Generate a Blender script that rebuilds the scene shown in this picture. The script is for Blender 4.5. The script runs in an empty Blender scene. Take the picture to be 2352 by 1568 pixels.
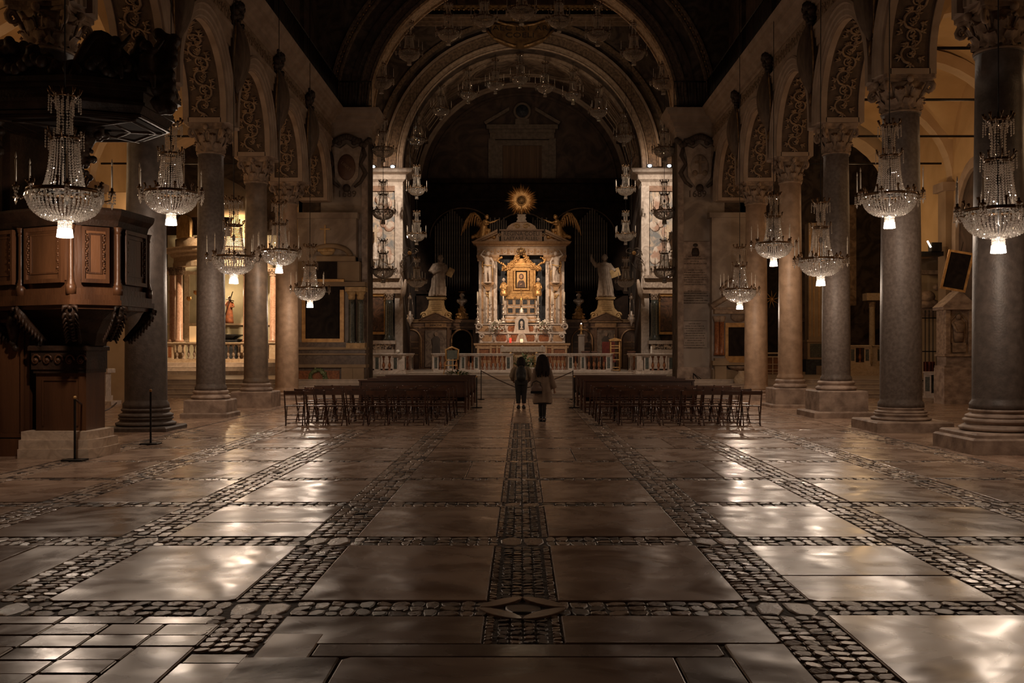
import bpy, math, random
from math import sin, cos, pi, sqrt, radians
from mathutils import Vector, Matrix, noise
R = random.Random(7)
S = bpy.context.scene
COL = S.collection
F = 2287.0; VX = 1197.0; VY = 805.0; H = 1.7; AX = 0.06      # AX: the church's centre line

def at(px, py, Y):                       # a point of the photograph at depth Y, in metres
    return Vector(((px-VX)*Y/F, Y, H-(py-VY)*Y/F))

# ---- camera, world, exposure ------------------------------------------------
cam = bpy.data.cameras.new('camera'); co = bpy.data.objects.new('camera', cam); COL.objects.link(co)
cam.sensor_width = 36; cam.lens = 36*F/2352; cam.clip_end = 300
co.location = (0, 0, H); co.rotation_euler = (pi/2, 0, 0)
cam.shift_x = -21/2352; cam.shift_y = 21/2352
S.camera = co
S.view_settings.view_transform = 'Standard'; S.view_settings.look = 'None'
S.view_settings.gamma = 1; S.view_settings.use_curve_mapping = False
S.view_settings.exposure = -0.08
w = bpy.data.worlds.new('ambient_fill'); S.world = w; w.use_nodes = True
w.node_tree.nodes['Background'].inputs[0].default_value = (1.0, .62, .42, 1)
w.node_tree.nodes['Background'].inputs[1].default_value = 0.012  # dim warm ambient fill added over the unroofed nave
S.cycles.max_bounces = 5; S.cycles.diffuse_bounces = 3; S.cycles.glossy_bounces = 3
S.cycles.transmission_bounces = 2; S.cycles.transparent_max_bounces = 12
S.cycles.caustics_reflective = False; S.cycles.caustics_refractive = False
S.cycles.sample_clamp_indirect = 3.0

def light(name, kind, loc, power, color, radius=.1, to=None, spot=None, size=None, blend=.5):
    l = bpy.data.lights.new(name, kind); l.energy = power; l.color = color
    if kind in ('POINT', 'SPOT'): l.shadow_soft_size = radius
    if spot: l.spot_size = radians(spot); l.spot_blend = blend
    if size: l.size = size
    o = bpy.data.objects.new(name, l); COL.objects.link(o); o.location = loc
    if to is not None: o.rotation_euler = (Vector(to)-Vector(loc)).to_track_quat('-Z', 'Y').to_euler()
    return o
COOL = (1.0, .78, .60); WARM = (1.0, .62, .30); AMB = (1.0, .62, .31)

# ---- materials --------------------------------------------------------------
MATS = {}
def mat(name, col, col2=None, scale=3.0, rough=.6, bump=0.0, metal=0.0, detail=6, kind='noise', bscale=None,
        var=0.0, spec=.5, stretch=None, thr=(.35, .65), coat=0.0, rough2=None, dist=.02, wavy=0.0, wscale=1.3):
    if name in MATS: return MATS[name]
    m = bpy.data.materials.new(name); m.use_nodes = True; MATS[name] = m
    nt = m.node_tree; N = nt.nodes; L = nt.links; b = N['Principled BSDF']
    b.inputs['Roughness'].default_value = rough; b.inputs['Metallic'].default_value = metal
    b.inputs['Specular IOR Level'].default_value = spec
    if coat: b.inputs['Coat Weight'].default_value = coat; b.inputs['Coat Roughness'].default_value = .15
    tc = N.new('ShaderNodeTexCoord'); mp = N.new('ShaderNodeMapping'); L.new(tc.outputs['Object'], mp.inputs[0])
    if stretch: mp.inputs['Scale'].default_value = stretch
    oi = N.new('ShaderNodeObjectInfo')
    if var:
        ad = N.new('ShaderNodeVectorMath'); ad.operation = 'MULTIPLY_ADD'
        L.new(oi.outputs['Random'], ad.inputs[0]); ad.inputs[1].default_value = (37, 21, 53); L.new(mp.outputs[0], ad.inputs[2])
        vec = ad.outputs[0]
    else: vec = mp.outputs[0]
    if kind == 'noise':
        t = N.new('ShaderNodeTexNoise'); t.inputs['Scale'].default_value = scale; t.inputs['Detail'].default_value = detail
        L.new(vec, t.inputs['Vector']); fac = t.outputs['Fac']
    elif kind == 'vein':
        t = N.new('ShaderNodeTexNoise'); t.inputs['Scale'].default_value = scale; t.inputs['Detail'].default_value = detail
        t.inputs['Distortion'].default_value = 2.5; L.new(vec, t.inputs['Vector']); fac = t.outputs['Fac']
    elif kind == 'voronoi':
        t = N.new('ShaderNodeTexVoronoi'); t.inputs['Scale'].default_value = scale; L.new(vec, t.inputs['Vector']); fac = t.outputs['Distance']
    elif kind == 'wave':
        t = N.new('ShaderNodeTexWave'); t.inputs['Scale'].default_value = scale; t.inputs['Distortion'].default_value = 6
        t.inputs['Detail'].default_value = 4; L.new(vec, t.inputs['Vector']); fac = t.outputs['Fac']
    cr = N.new('ShaderNodeValToRGB'); L.new(fac, cr.inputs[0])
    c2 = col2 or tuple(c*.7 for c in col)
    cr.color_ramp.elements[0].position = thr[0]; cr.color_ramp.elements[1].position = thr[1]
    cr.color_ramp.elements[0].color = (*c2, 1); cr.color_ramp.elements[1].color = (*col, 1)
    out = cr.outputs[0]
    if var:
        mx = N.new('ShaderNodeHueSaturation'); mr = N.new('ShaderNodeMapRange'); L.new(oi.outputs['Random'], mr.inputs[0])
        mr.inputs['To Min'].default_value = 1-var; mr.inputs['To Max'].default_value = 1+var
        L.new(mr.outputs[0], mx.inputs['Value']); L.new(out, mx.inputs['Color']); out = mx.outputs[0]
    L.new(out, b.inputs['Base Color'])
    if rough2 is not None:
        mr = N.new('ShaderNodeMapRange'); L.new(fac, mr.inputs[0]); mr.inputs['From Min'].default_value = .3; mr.inputs['From Max'].default_value = .7
        mr.inputs['To Min'].default_value = rough; mr.inputs['To Max'].default_value = rough2; L.new(mr.outputs[0], b.inputs['Roughness'])
    nrm = None
    if wavy:
        t3 = N.new('ShaderNodeTexNoise'); t3.inputs['Scale'].default_value = wscale; t3.inputs['Detail'].default_value = 1.5
        L.new(vec, t3.inputs['Vector'])
        b3 = N.new('ShaderNodeBump'); b3.inputs['Distance'].default_value = wavy; b3.inputs['Strength'].default_value = 1
        L.new(t3.outputs['Fac'], b3.inputs['Height']); nrm = b3.outputs[0]
    if bump:
        t2 = N.new('ShaderNodeTexNoise'); t2.inputs['Scale'].default_value = bscale or scale*4; t2.inputs['Detail'].default_value = 5
        L.new(vec, t2.inputs['Vector'])
        bp = N.new('ShaderNodeBump'); bp.inputs['Strength'].default_value = bump; bp.inputs['Distance'].default_value = dist
        L.new(t2.outputs['Fac'], bp.inputs['Height'])
        if nrm: L.new(nrm, bp.inputs['Normal'])
        nrm = bp.outputs[0]
    if nrm: L.new(nrm, b.inputs['Normal'])
    return m
def emit(name, col, strength):
    if name in MATS: return MATS[name]
    m = bpy.data.materials.new(name); m.use_nodes = True; MATS[name] = m
    b = m.node_tree.nodes['Principled BSDF']; b.inputs['Base Color'].default_value = (*col, 1)
    b.inputs['Emission Color'].default_value = (*col, 1); b.inputs['Emission Strength'].default_value = strength
    return m

slab_m = mat('floor_marble', (.43, .30, .222), (.27, .175, .125), .9, rough=.19, rough2=.36, bump=.08, bscale=18, var=.20, wavy=.035, wscale=1.5, dist=.006, kind='vein', spec=.5)
slabd_m = mat('floor_marble_dark', (.25, .18, .145), (.16, .115, .09), 1.2, rough=.18, rough2=.34, bump=.12, bscale=20, var=.2, wavy=.04, dist=.006, kind='vein')
stone_m = mat('floor_stones', (.38, .28, .215), (.17, .12, .09), 2.2, rough=.20, rough2=.38, bump=.25, bscale=40, var=.35, dist=.01, thr=(.3, .6))
stoned_m = mat('floor_stones_dark', (.13, .10, .085), (.06, .045, .04), 3, rough=.3, bump=.3, bscale=40, var=.4, dist=.01)
grout_m = mat('floor_grout', (.10, .072, .056), (.05, .036, .028), 6, rough=.75, bump=.5, bscale=30)
wall_m = mat('nave_plaster', (.36, .26, .19), (.24, .165, .12), 1.3, rough=.8, bump=.25, bscale=14)
mould_m = mat('nave_moulding', (.40, .30, .225), (.28, .20, .145), 2, rough=.7, bump=.15, bscale=18)
relief_m = mat('stucco_relief', (.34, .235, .15), (.20, .13, .08), 5, rough=.65, bump=.4, bscale=24)
reliefback_m = mat('relief_ground', (.115, .075, .05), (.07, .045, .03), 5, rough=.8, bump=.4, bscale=30)
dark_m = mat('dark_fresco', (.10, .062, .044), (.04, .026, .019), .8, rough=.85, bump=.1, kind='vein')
darkgold_m = mat('dull_gilding', (.42, .25, .10), (.12, .07, .035), 7, rough=.45, metal=.35, bump=.4, bscale=20)
granite_m = mat('grey_granite', (.14, .108, .09), (.09, .068, .056), 14, rough=.55, bump=.2, bscale=30, var=.1, spec=.35)
tan_m = mat('lamplit_tan_shaft', (.36, .235, .15), (.25, .16, .10), 5, rough=.5, bump=.2, bscale=20, var=.06, spec=.35)  # warm light of the near lamps is put into this shaft colour
base_m = mat('worn_base_stone', (.43, .32, .25), (.22, .155, .12), 4, rough=.65, bump=.45, bscale=14, var=.1)
cap_m = mat('capital_stone', (.38, .27, .19), (.20, .135, .095), 6, rough=.75, bump=.45, bscale=20, var=.1)
ochre_m = mat('ochre_plaster', (.64, .44, .22), (.54, .36, .17), 1.1, rough=.9, bump=.1, bscale=14)
iron_m = mat('black_iron', (.03, .026, .024), (.015, .013, .012), 8, rough=.45, metal=.6)
white_m = mat('white_marble', (.66, .56, .48), (.45, .36, .30), 2.2, rough=.4, bump=.1, bscale=14, kind='vein')
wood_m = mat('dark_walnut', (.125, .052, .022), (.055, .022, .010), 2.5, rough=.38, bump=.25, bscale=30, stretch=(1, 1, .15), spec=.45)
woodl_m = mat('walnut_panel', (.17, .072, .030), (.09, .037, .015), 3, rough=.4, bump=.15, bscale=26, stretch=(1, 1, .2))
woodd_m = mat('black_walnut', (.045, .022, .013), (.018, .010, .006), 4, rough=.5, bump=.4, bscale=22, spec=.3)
gold_m = mat('gilt', (.74, .44, .18), (.46, .25, .09), 8, rough=.42, metal=.6, bump=.25, bscale=26)
goldp_m = mat('gold_paint', (.58, .33, .12), (.38, .20, .07), 6, rough=.4, metal=.3, bump=.15, bscale=24)
silver_m = mat('tarnished_silver', (.66, .56, .48), (.38, .31, .26), 8, rough=.3, metal=.55, bump=.2, bscale=30)
redmarble_m = mat('red_brown_marble', (.36, .14, .06), (.17, .06, .028), 6, rough=.3, bump=.05, kind='vein')
greenmarble_m = mat('green_black_marble', (.12, .12, .10), (.035, .04, .035), 8, rough=.28, kind='vein')
bluemarble_m = mat('blue_black_marble', (.055, .058, .065), (.025, .026, .03), 8, rough=.5, spec=.2)
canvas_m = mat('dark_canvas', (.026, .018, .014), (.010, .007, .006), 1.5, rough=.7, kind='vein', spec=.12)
candle_m = mat('candle_wax', (.72, .62, .50), (.66, .56, .44), 4, rough=.45)
statue_m = mat('statue_marble', (.46, .35, .27), (.30, .22, .165), 5, rough=.6, bump=.2, bscale=20)
ochrest_m = mat('ochre_stone', (.58, .38, .18), (.38, .24, .10), 6, rough=.6, bump=.3, bscale=24)
leaf_m = mat('plant_leaves', (.16, .19, .08), (.07, .09, .035), 8, rough=.45)
flower_m = mat('white_petals', (.80, .73, .64), (.60, .52, .43), 20, rough=.6)
chair_m = mat('brown_chair_wood', (.10, .042, .022), (.05, .02, .011), 5, rough=.33, bump=.1, var=.25, stretch=(1, 1, .3))
pew_m = mat('pew_wood', (.085, .036, .02), (.04, .017, .010), 4, rough=.36, bump=.1, stretch=(.2, 1, 1))

# ---- mesh builder -----------------------------------------------------------
class MB:
    def __init__(s): s.v = []; s.f = []; s.s = []
    def add(s, vs, fs, smooth=False, M=None):
        o = len(s.v)
        if M is not None: vs = [M @ Vector(v) for v in vs]
        s.v.extend([tuple(v) for v in vs]); s.f.extend([tuple(i+o for i in f) for f in fs]); s.s.extend([smooth]*len(fs))
        return s
    def merge(s, o, M=None):
        n = len(s.v)
        s.v.extend([tuple(M @ Vector(v)) for v in o.v] if M is not None else o.v)
        s.f.extend([tuple(i+n for i in f) for f in o.f]); s.s.extend(o.s); return s
    def box(s, x0, x1, y0, y1, z0, z1, M=None, ch=0.0):
        if not ch:                                 # hair's breadth of play, so that touching faces never coincide
            x0, x1 = min(x0, x1), max(x0, x1); z0, z1 = min(z0, z1), max(z0, z1); y0, y1 = min(y0, y1), max(y0, y1)
            j = (len(s.v)//8 % 7)*.0004; x0 -= j; x1 += j; y0 -= j; y1 += j; z1 += j
        if ch:
            a = ch; vs = []
            for z, k in ((z0, 0), (z1-a, 0), (z1, a)):
                vs += [(x0+k, y0+k, z), (x1-k, y0+k, z), (x1-k, y1-k, z), (x0+k, y1-k, z)]
            fs = [(3, 2, 1, 0), (8, 9, 10, 11)]
            for l in (0, 4):
                for i in range(4): j = (i+1) % 4; fs.append((l+i, l+j, l+4+j, l+4+i))
            return s.add(vs, fs, False, M)
        vs = [(x0, y0, z0), (x1, y0, z0), (x1, y1, z0), (x0, y1, z0), (x0, y0, z1), (x1, y0, z1), (x1, y1, z1), (x0, y1, z1)]
        return s.add(vs, [(0, 3, 2, 1), (4, 5, 6, 7), (0, 1, 5, 4), (1, 2, 6, 5), (2, 3, 7, 6), (3, 0, 4, 7)], False, M)
    def lathe(s, prof, n=24, c=(0, 0, 0), M=None, smooth=True, a0=0, a1=2*pi, cap=True, sq=False, sx=1, sy=1):
        vs = []; full = abs(a1-a0-2*pi) < 1e-6; m = n if full else n+1
        for r, z in prof:
            for i in range(m):
                a = a0+(a1-a0)*i/n; q = 1
                if sq: q = 1/max(abs(cos(a)), abs(sin(a)))
                vs.append((c[0]+r*cos(a)*q*sx, c[1]+r*sin(a)*q*sy, c[2]+z))
        fs = []
        for k in range(len(prof)-1):
            for i in range(n):
                j = (i+1) % m; fs.append((k*m+i, k*m+j, (k+1)*m+j, (k+1)*m+i))
        if cap and full:
            fs.append(tuple(range(m-1, -1, -1))); fs.append(tuple((len(prof)-1)*m+i for i in range(m)))
        return s.add(vs, fs, smooth, M)
    def sqlathe(s, prof, c=(0, 0, 0), M=None, sx=1, sy=1):        # square section moulding
        return s.lathe([(r*1.0, z) for r, z in prof], 4, c, M, False, pi/4, pi/4+2*pi, True, True, sx, sy)
    def tube(s, path, rad, n=8, M=None, smooth=True, closed=False, cap=True, flat=1.0, up=None):
        P = [Vector(p) for p in path]; m = len(P)
        if not hasattr(rad, '__len__'): rad = [rad]*m
        vs = []; prev = None
        for i in range(m):
            a = P[i-1] if (i or closed) else P[i]; b = P[(i+1) % m] if (i < m-1 or closed) else P[i]
            t = (b-a); t = t.normalized() if t.length > 1e-9 else Vector((0, 0, 1))
            if prev is None:
                u = Vector(up) if up else (Vector((0, 0, 1)) if abs(t.z) < .9 else Vector((1, 0, 0)))
                u = (u-t*u.dot(t)).normalized()
            else:
                u = prev-t*prev.dot(t); u = u.normalized() if u.length > 1e-6 else prev
            prev = u; w_ = t.cross(u)
            for k in range(n):
                an = 2*pi*k/n; vs.append(P[i]+(u*cos(an)*flat+w_*sin(an))*rad[i])
        fs = []
        for i in range(m if closed else m-1):
            for k in range(n):
                j = (k+1) % n; i2 = (i+1) % m; fs.append((i*n+k, i*n+j, i2*n+j, i2*n+k))
        if cap and not closed: fs.append(tuple(range(n-1, -1, -1))); fs.append(tuple((m-1)*n+k for k in range(n)))
        return s.add(vs, fs, smooth, M)
    def ball(s, c, r, n=10, m=6, M=None, rz=None, ry=None, smooth=True):
        rz = rz or r; ry = ry or r; vs = [(c[0], c[1], c[2]-rz)]
        for j in range(1, m):
            p = pi*j/m
            for i in range(n): vs.append((c[0]+r*sin(p)*cos(2*pi*i/n), c[1]+ry*sin(p)*sin(2*pi*i/n), c[2]-rz*cos(p)))
        vs.append((c[0], c[1], c[2]+rz)); fs = []
        for i in range(n): fs.append((0, 1+(i+1) % n, 1+i)); fs.append((len(vs)-1, 1+(m-2)*n+i, 1+(m-2)*n+(i+1) % n))
        for j in range(m-2):
            for i in range(n): k = (i+1) % n; fs.append((1+j*n+i, 1+j*n+k, 1+(j+1)*n+k, 1+(j+1)*n+i))
        return s.add(vs, fs, smooth, M)
    def xocta(s, c, r, h=None):                     # crystal bead, turned at random
        h = h or r; M = Matrix.Translation(c) @ Matrix.Rotation(R.uniform(-.5, .5), 4, 'X') @ Matrix.Rotation(R.uniform(-.5, .5), 4, 'Y') @ Matrix.Rotation(R.uniform(0, 1.6), 4, 'Z')
        return s.add([(r, 0, 0), (0, r, 0), (-r, 0, 0), (0, -r, 0), (0, 0, h), (0, 0, -h)],
                     [(0, 1, 4), (1, 2, 4), (2, 3, 4), (3, 0, 4), (1, 0, 5), (2, 1, 5), (3, 2, 5), (0, 3, 5)], False, M)
    def octa(s, c, r, h=None):
        h = h or r; x, y, z = c
        return s.add([(x+r, y, z), (x, y+r, z), (x-r, y, z), (x, y-r, z), (x, y, z+h), (x, y, z-h)],
                     [(0, 1, 4), (1, 2, 4), (2, 3, 4), (3, 0, 4), (1, 0, 5), (2, 1, 5), (3, 2, 5), (0, 3, 5)])
    def prism(s, poly, d0, d1, axis='y', smooth=False, M=None):   # poly: 2-D points; extruded along axis from d0 to d1
        def mk(p, d):
            if axis == 'y': return (p[0], d, p[1])
            if axis == 'x': return (d, p[0], p[1])
            return (p[0], p[1], d)
        n = len(poly); vs = [mk(p, d0) for p in poly]+[mk(p, d1) for p in poly]
        fs = [tuple(range(n)), tuple(range(2*n-1, n-1, -1))]+[(i, (i+1) % n, n+(i+1) % n, n+i) for i in range(n)]
        return s.add(vs, fs, smooth, M)
    def strip(s, A, B, d0, d1, axis='y', M=None, smooth=False):   # solid between two 2-D polylines, extruded
        def mk(p, d):
            if axis == 'y': return (p[0], d, p[1])
            if axis == 'x': return (d, p[0], p[1])
            return (p[0], p[1], d)
        n = len(A); vs = [mk(p, d0) for p in A]+[mk(p, d0) for p in B]+[mk(p, d1) for p in A]+[mk(p, d1) for p in B]
        fs = []; sm = []
        for i in range(n-1):
            for q in ((i, i+1, n+i+1, n+i), (2*n+i, 3*n+i, 3*n+i+1, 2*n+i+1)): fs.append(q); sm.append(False)
            for q in ((i, 2*n+i, 2*n+i+1, i+1), (n+i, n+i+1, 3*n+i+1, 3*n+i)): fs.append(q); sm.append(smooth)
        for i in (0, n-1): fs.append((i, n+i, 3*n+i, 2*n+i)); sm.append(False)
        o = len(s.f); s.add(vs, fs, False, M); s.s[o:] = sm; return s
    def sweep(s, prof, path, M=None, closed=False, smooth=False): # prof: (out, up) points; path: list of (origin, out dir, up dir)
        n = len(prof); vs = []
        for o, u, w_ in path: vs += [Vector(o)+Vector(u)*a+Vector(w_)*b for a, b in prof]
        m = len(path); fs = []
        for i in range(m if closed else m-1):
            i2 = (i+1) % m
            for k in range(n-1): fs.append((i*n+k, i*n+k+1, i2*n+k+1, i2*n+k))
        if not closed: fs.append(tuple(range(n))); fs.append(tuple((m-1)*n+k for k in range(n)))
        return s.add(vs, fs, smooth, M)
    def grid(s, fn, nu, nv, smooth=True, M=None):
        vs = [fn(i/nu, j/nv) for j in range(nv+1) for i in range(nu+1)]
        fs = [(j*(nu+1)+i, j*(nu+1)+i+1, (j+1)*(nu+1)+i+1, (j+1)*(nu+1)+i) for j in range(nv) for i in range(nu)]
        return s.add(vs, fs, smooth, M)
    def mesh(s, name, m):
        me = bpy.data.meshes.new(name); me.from_pydata(s.v, [], s.f); me.polygons.foreach_set('use_smooth', s.s)
        me.materials.append(m); me.update(); return me
    def build(s, name, m, parent=None, loc=None, rz=0):
        o = bpy.data.objects.new(name, s.mesh(name, m)); COL.objects.link(o)
        if parent: o.parent = parent
        if loc is not None: o.location = loc
        if rz: o.rotation_euler.z = rz
        return o

def tag(o, label=None, cat=None, group=None, kind=None):
    if label: o['label'] = label
    if cat: o['category'] = cat
    if group: o['group'] = group
    if kind: o['kind'] = kind
    return o
def thing(name, label, cat, loc=(0, 0, 0), rz=0, group=None):
    o = bpy.data.objects.new(name, None); COL.objects.link(o); o.location = loc; o.rotation_euler.z = rz
    o.empty_display_size = .1
    return tag(o, label, cat, group)
def inst(me, name, parent=None, loc=(0, 0, 0), rz=0, sc=None):
    o = bpy.data.objects.new(name, me); COL.objects.link(o); o.location = loc
    if rz: o.rotation_euler.z = rz
    if sc: o.scale = sc
    if parent: o.parent = parent
    return o
KIDS = {}
def dup(o, loc=None, rz=None, label=None, parent=None, sc=None, group=None):
    c = o.copy(); COL.objects.link(c)
    if parent: c.parent = parent
    for ch in list(o.children): dup(ch, parent=c)
    if loc is not None: c.location = loc
    if rz is not None: c.rotation_euler.z = rz
    if label: c['label'] = label
    if group: c['group'] = group
    if sc: c.scale = sc
    return c
def arc(cx, cz, rx, rz_, a0, a1, n): return [(cx+rx*cos(a0+(a1-a0)*i/n), cz+rz_*sin(a0+(a1-a0)*i/n)) for i in range(n+1)]
def archshape(cx, spring, r, base, n=20, rz_=None):   # closed outline of an arched panel
    return [(cx+r, base)]+arc(cx, spring, r, rz_ or r, 0, pi, n)+[(cx-r, base)]
def text(body, size, loc, m, parent=None, name='lettering', rot=(pi/2, 0, 0), ext=.004, sx=1):
    c = bpy.data.curves.new('t', 'FONT'); c.body = body; c.size = size; c.align_x = 'CENTER'; c.align_y = 'CENTER'; c.extrude = ext
    c.resolution_u = 2
    o = bpy.data.objects.new('t', c); COL.objects.link(o); me = bpy.data.meshes.new_from_object(o.evaluated_get(bpy.context.evaluated_depsgraph_get()))
    bpy.data.objects.remove(o); me.materials.clear(); me.materials.append(m)
    o = bpy.data.objects.new(name, me); COL.objects.link(o); o.location = loc; o.rotation_euler = rot; o.scale.x = sx
    if parent: o.parent = parent
    return o
def blob(parts, vox=.02, smooth=2, dec=None):
    """parts: MB of overlapping closed shapes -> one continuous surface (voxel remesh)"""
    me = parts.mesh('tmp', statue_m); o = bpy.data.objects.new('tmp', me); COL.objects.link(o)
    md = o.modifiers.new('r', 'REMESH'); md.mode = 'VOXEL'; md.voxel_size = vox; md.use_smooth_shade = True
    if smooth:
        ms = o.modifiers.new('s', 'SMOOTH'); ms.iterations = smooth; ms.factor = .5
    if dec:
        d = o.modifiers.new('d', 'DECIMATE'); d.ratio = dec
    dg = bpy.context.evaluated_depsgraph_get(); e = o.evaluated_get(dg); m2 = bpy.data.meshes.new_from_object(e)
    bpy.data.objects.remove(o); bpy.data.meshes.remove(me)
    r = MB(); r.v = [tuple(v.co) for v in m2.vertices]; r.f = [tuple(p.vertices) for p in m2.polygons]; r.s = [True]*len(r.f)
    bpy.data.meshes.remove(m2); return r
# ---- unseen lights: aisle washers, chapel and altar spots, added fills ----
for s_ in (-1, 1):
    for y in (14.5, 19.2, 23.6, 28.0, 32.4, 36.8):
        light('aisle_uplight', 'POINT', (s_*12.4, y, 6.2), 55 if s_ > 0 else 55, AMB, .12)
light('left_chapel_lamp', 'SPOT', (-11.5, 44.5, 8.5), 4200, (1.0, .70, .42), .15, to=(-15, 50, 3), spot=80)
light('left_chapel_lamp', 'POINT', (-14.7, 49.4, 4.6), 80, (1.0, .70, .40), .1)
light('right_chapel_lamp', 'POINT', (14.5, 42.5, 6.5), 90, WARM, .15)
for s_ in (-1, 1):
    light('pier_spot', 'SPOT', (s_*3.2, 42.2, 13.0), 5200, (1.0, .83, .66), .15, to=(s_*7.3, 51, 7.6), spot=34, blend=.4)
    light('altar_spot', 'SPOT', (s_*5.2, 44.0, 10.4), 3600, (1.0, .74, .52), .12, to=(-s_*.3, 52.5, 4.6), spot=30, blend=.7)
    light('arch_wash', 'POINT', (s_*6.8, 50.0, 11.6), 20, WARM, .15)
light('vault_wash', 'SPOT', (0, 44.5, 12.0), 260, (1.0, .72, .48), .3, to=(0, 53, 17.2), spot=90, blend=.8)
light('icon_lamp', 'POINT', (0, 52.0, 4.35), 9, (1.0, .66, .34), .05)
light('icon_lamp', 'POINT', (0, 52.1, 6.35), 2.5, (1.0, .66, .34), .05)
light('crown_fill', 'SPOT', (0, 43.0, 11.5), 520, (1.0, .74, .50), .15, to=(0, 53, 8.2), spot=26, blend=.5)  # added fill that brightens the sunburst
light('organ_wash', 'POINT', (0, 55.2, 5.6), 14, (1.0, .72, .5), .2)
light('crossing_fill', 'POINT', (0, 46.0, 13.6), 52, (1.0, .72, .46), .3)  # added fill for both arches and the soffit, no fixture there
for s_ in (-1, 1): light('step_fill', 'SPOT', (s_*5.0, 41.6, 10.6), 1500, (1.0, .84, .68), .15, to=(s_*3.4, 47.6, 1.0), spot=52, blend=.7)  # added fill that brightens the balustrades and steps
for s_ in (-1, 1): light('cornice_floodlight', 'POINT', (s_*6.6, 50.0, 11.25), 11, (.95, .95, 1.0), .1)
# ============================================================ FLOOR ==========
floor = MB().box(-20, 20, -1, 37, -.3, -.010).build('floor', grout_m)
tag(floor, 'patterned marble and stone floor running the length of the nave', 'floor', kind='structure')
PER = 1.735
XC = [.01+PER*k for k in range(-4, 5)]; SW = .215           # long strips: centres, half width
YC = [6.58, 8.9, 11.03, 13.2, 15.3, 17.35, 19.4, 21.45, 23.5, 25.5, 27.5, 29.5, 31.5, 33.5, 35.4]
YH = [.18, .20, .15, .12, .11, .10]+[.10]*9
def slab(x0, x1, y0, y1, m=slab_m, name='slab', th=.10, tilt=.0016):
    g = .004
    x0 += g+R.random()*.006; x1 -= g+R.random()*.006; y0 += g+R.random()*.006; y1 -= g+R.random()*.006
    cx, cy = (x0+x1)/2, (y0+y1)/2; dz = R.uniform(-.003, .004); tx, ty = R.uniform(-tilt, tilt), R.uniform(-tilt, tilt)
    b = MB(); c = .07; n = []
    # rounded/chipped corners
    def ring(k, z):
        out = []
        for (x, y, sx, sy) in ((x0, y0, 1, 1), (x1, y0, -1, 1), (x1, y1, -1, -1), (x0, y1, 1, -1)):
            cc = ringc[len(out)//2]
            a = (x+sx*cc, y+sy*k); bb = (x+sx*k, y+sy*cc)
            out += ([bb, a] if (sx*sy > 0) else [a, bb])
        return [(p[0]-cx, p[1]-cy, z+(p[0]-cx)*tx+(p[1]-cy)*ty) for p in out]
    ringc = [R.uniform(.006, .02) if R.random() < .85 or name == 'tile' else R.uniform(.03, .06) for _ in range(4)]
    vs = ring(0, -.06)+ring(0, -.008)+ring(.003, -.002)+ring(.008, 0)
    fs = [tuple(range(24, 32))]
    for l in range(3):
        for i in range(8): j = (i+1) % 8; fs.append((l*8+i, l*8+j, l*8+8+j, l*8+8+i))
    b.add(vs, fs)
    return b.build(name, m, floor, (cx, cy, dz))
stones = []                                                  # (x, y, w, d, dark)
def fill_x(x0, x1, y0, y1, cols, sy, dark=.15):              # strip filled with rows of stones
    y = y0
    while y < y1-.02:
        h = sy*R.uniform(.75, 1.3); h = min(h, y1-y)
        if y1-y-h < .03: h = y1-y
        xs = [x0+(x1-x0)*i/cols for i in range(cols+1)]
        for i in range(1, cols): xs[i] += R.uniform(-.012, .012)
        for i in range(cols):
            q = R.uniform(-.012, .012)
            stones.append(((xs[i]+xs[i+1])/2, y+h/2+q, xs[i+1]-xs[i], h, R.random() < dark))
        y += h
# main longitudinal strips
for k, xc in enumerate(XC):
    prev = 5.95 if k > 4 else (5.78 if k == 4 else 6.40)
    for j, yc in enumerate(YC+[36]):
        y1 = yc-(YH[j] if j < len(YH) else 0)
        far = yc > 22
        if k == 4:                                           # centre strip: bordered mosaic
            if prev > 22: slab(xc-.235, xc+.235, prev, y1); prev = yc+(YH[j] if j < len(YH) else 0); continue
            w_ = .235
            if prev < y1:
                y = prev+.01; s_ = .062 if prev < 9 else .09
                while y < y1-s_*.5:
                    for sx in (-1, 1): stones.append((xc+sx*(w_-.03), y+s_/2, .055, s_*.92, False))
                    y += s_
                y = prev+.01
                while y < y1-.05:
                    for q, xx in enumerate((-.12, -.04, .04, .12)):
                        stones.append((xc+xx, y+.045, .074, .085, (q in (0, 3)) or R.random() < .45))
                    y += .09
        elif far and abs(k-4) > 1: slab(xc-SW, xc+SW, prev, y1)
        else: fill_x(xc-SW, xc+SW, prev, y1, 4 if prev < 16 else 3, .085 if prev < 9 else .13)
        prev = yc+(YH[j] if j < len(YH) else 0)
# cross strips
for j, yc in enumerate(YC):
    hh = YH[j]
    for k in range(len(XC)-1):
        x = XC[k]+SW; x1 = XC[k+1]-SW
        if yc > 20:
            slab(x, x1, yc-hh, yc+hh, slabd_m if R.random() < .3 else slab_m); continue
        while x < x1-.02:
            w_ = .10*R.uniform(.8, 1.5); w_ = min(w_, x1-x)
            if x1-x-w_ < .04: w_ = x1-x
            rows = 3 if hh > .17 else 2
            if rows == 3 and R.random() < .3: rows = 2
            for r in range(rows):
                q = 2*hh/rows; stones.append((x+w_/2, yc-hh+q*(r+.5), w_, q, R.random() < .3))
            x += w_
    for k, xc in enumerate(XC):                              # rosette at each crossing
        if yc > 20: slab(xc-SW, xc+SW, yc-hh, yc+hh); continue
        if k == 4 and j == 0: continue
        stones.append((xc-.10, yc, .2, hh*1.9, False)); stones.append((xc+.10, yc, .2, hh*1.9, False))
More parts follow.
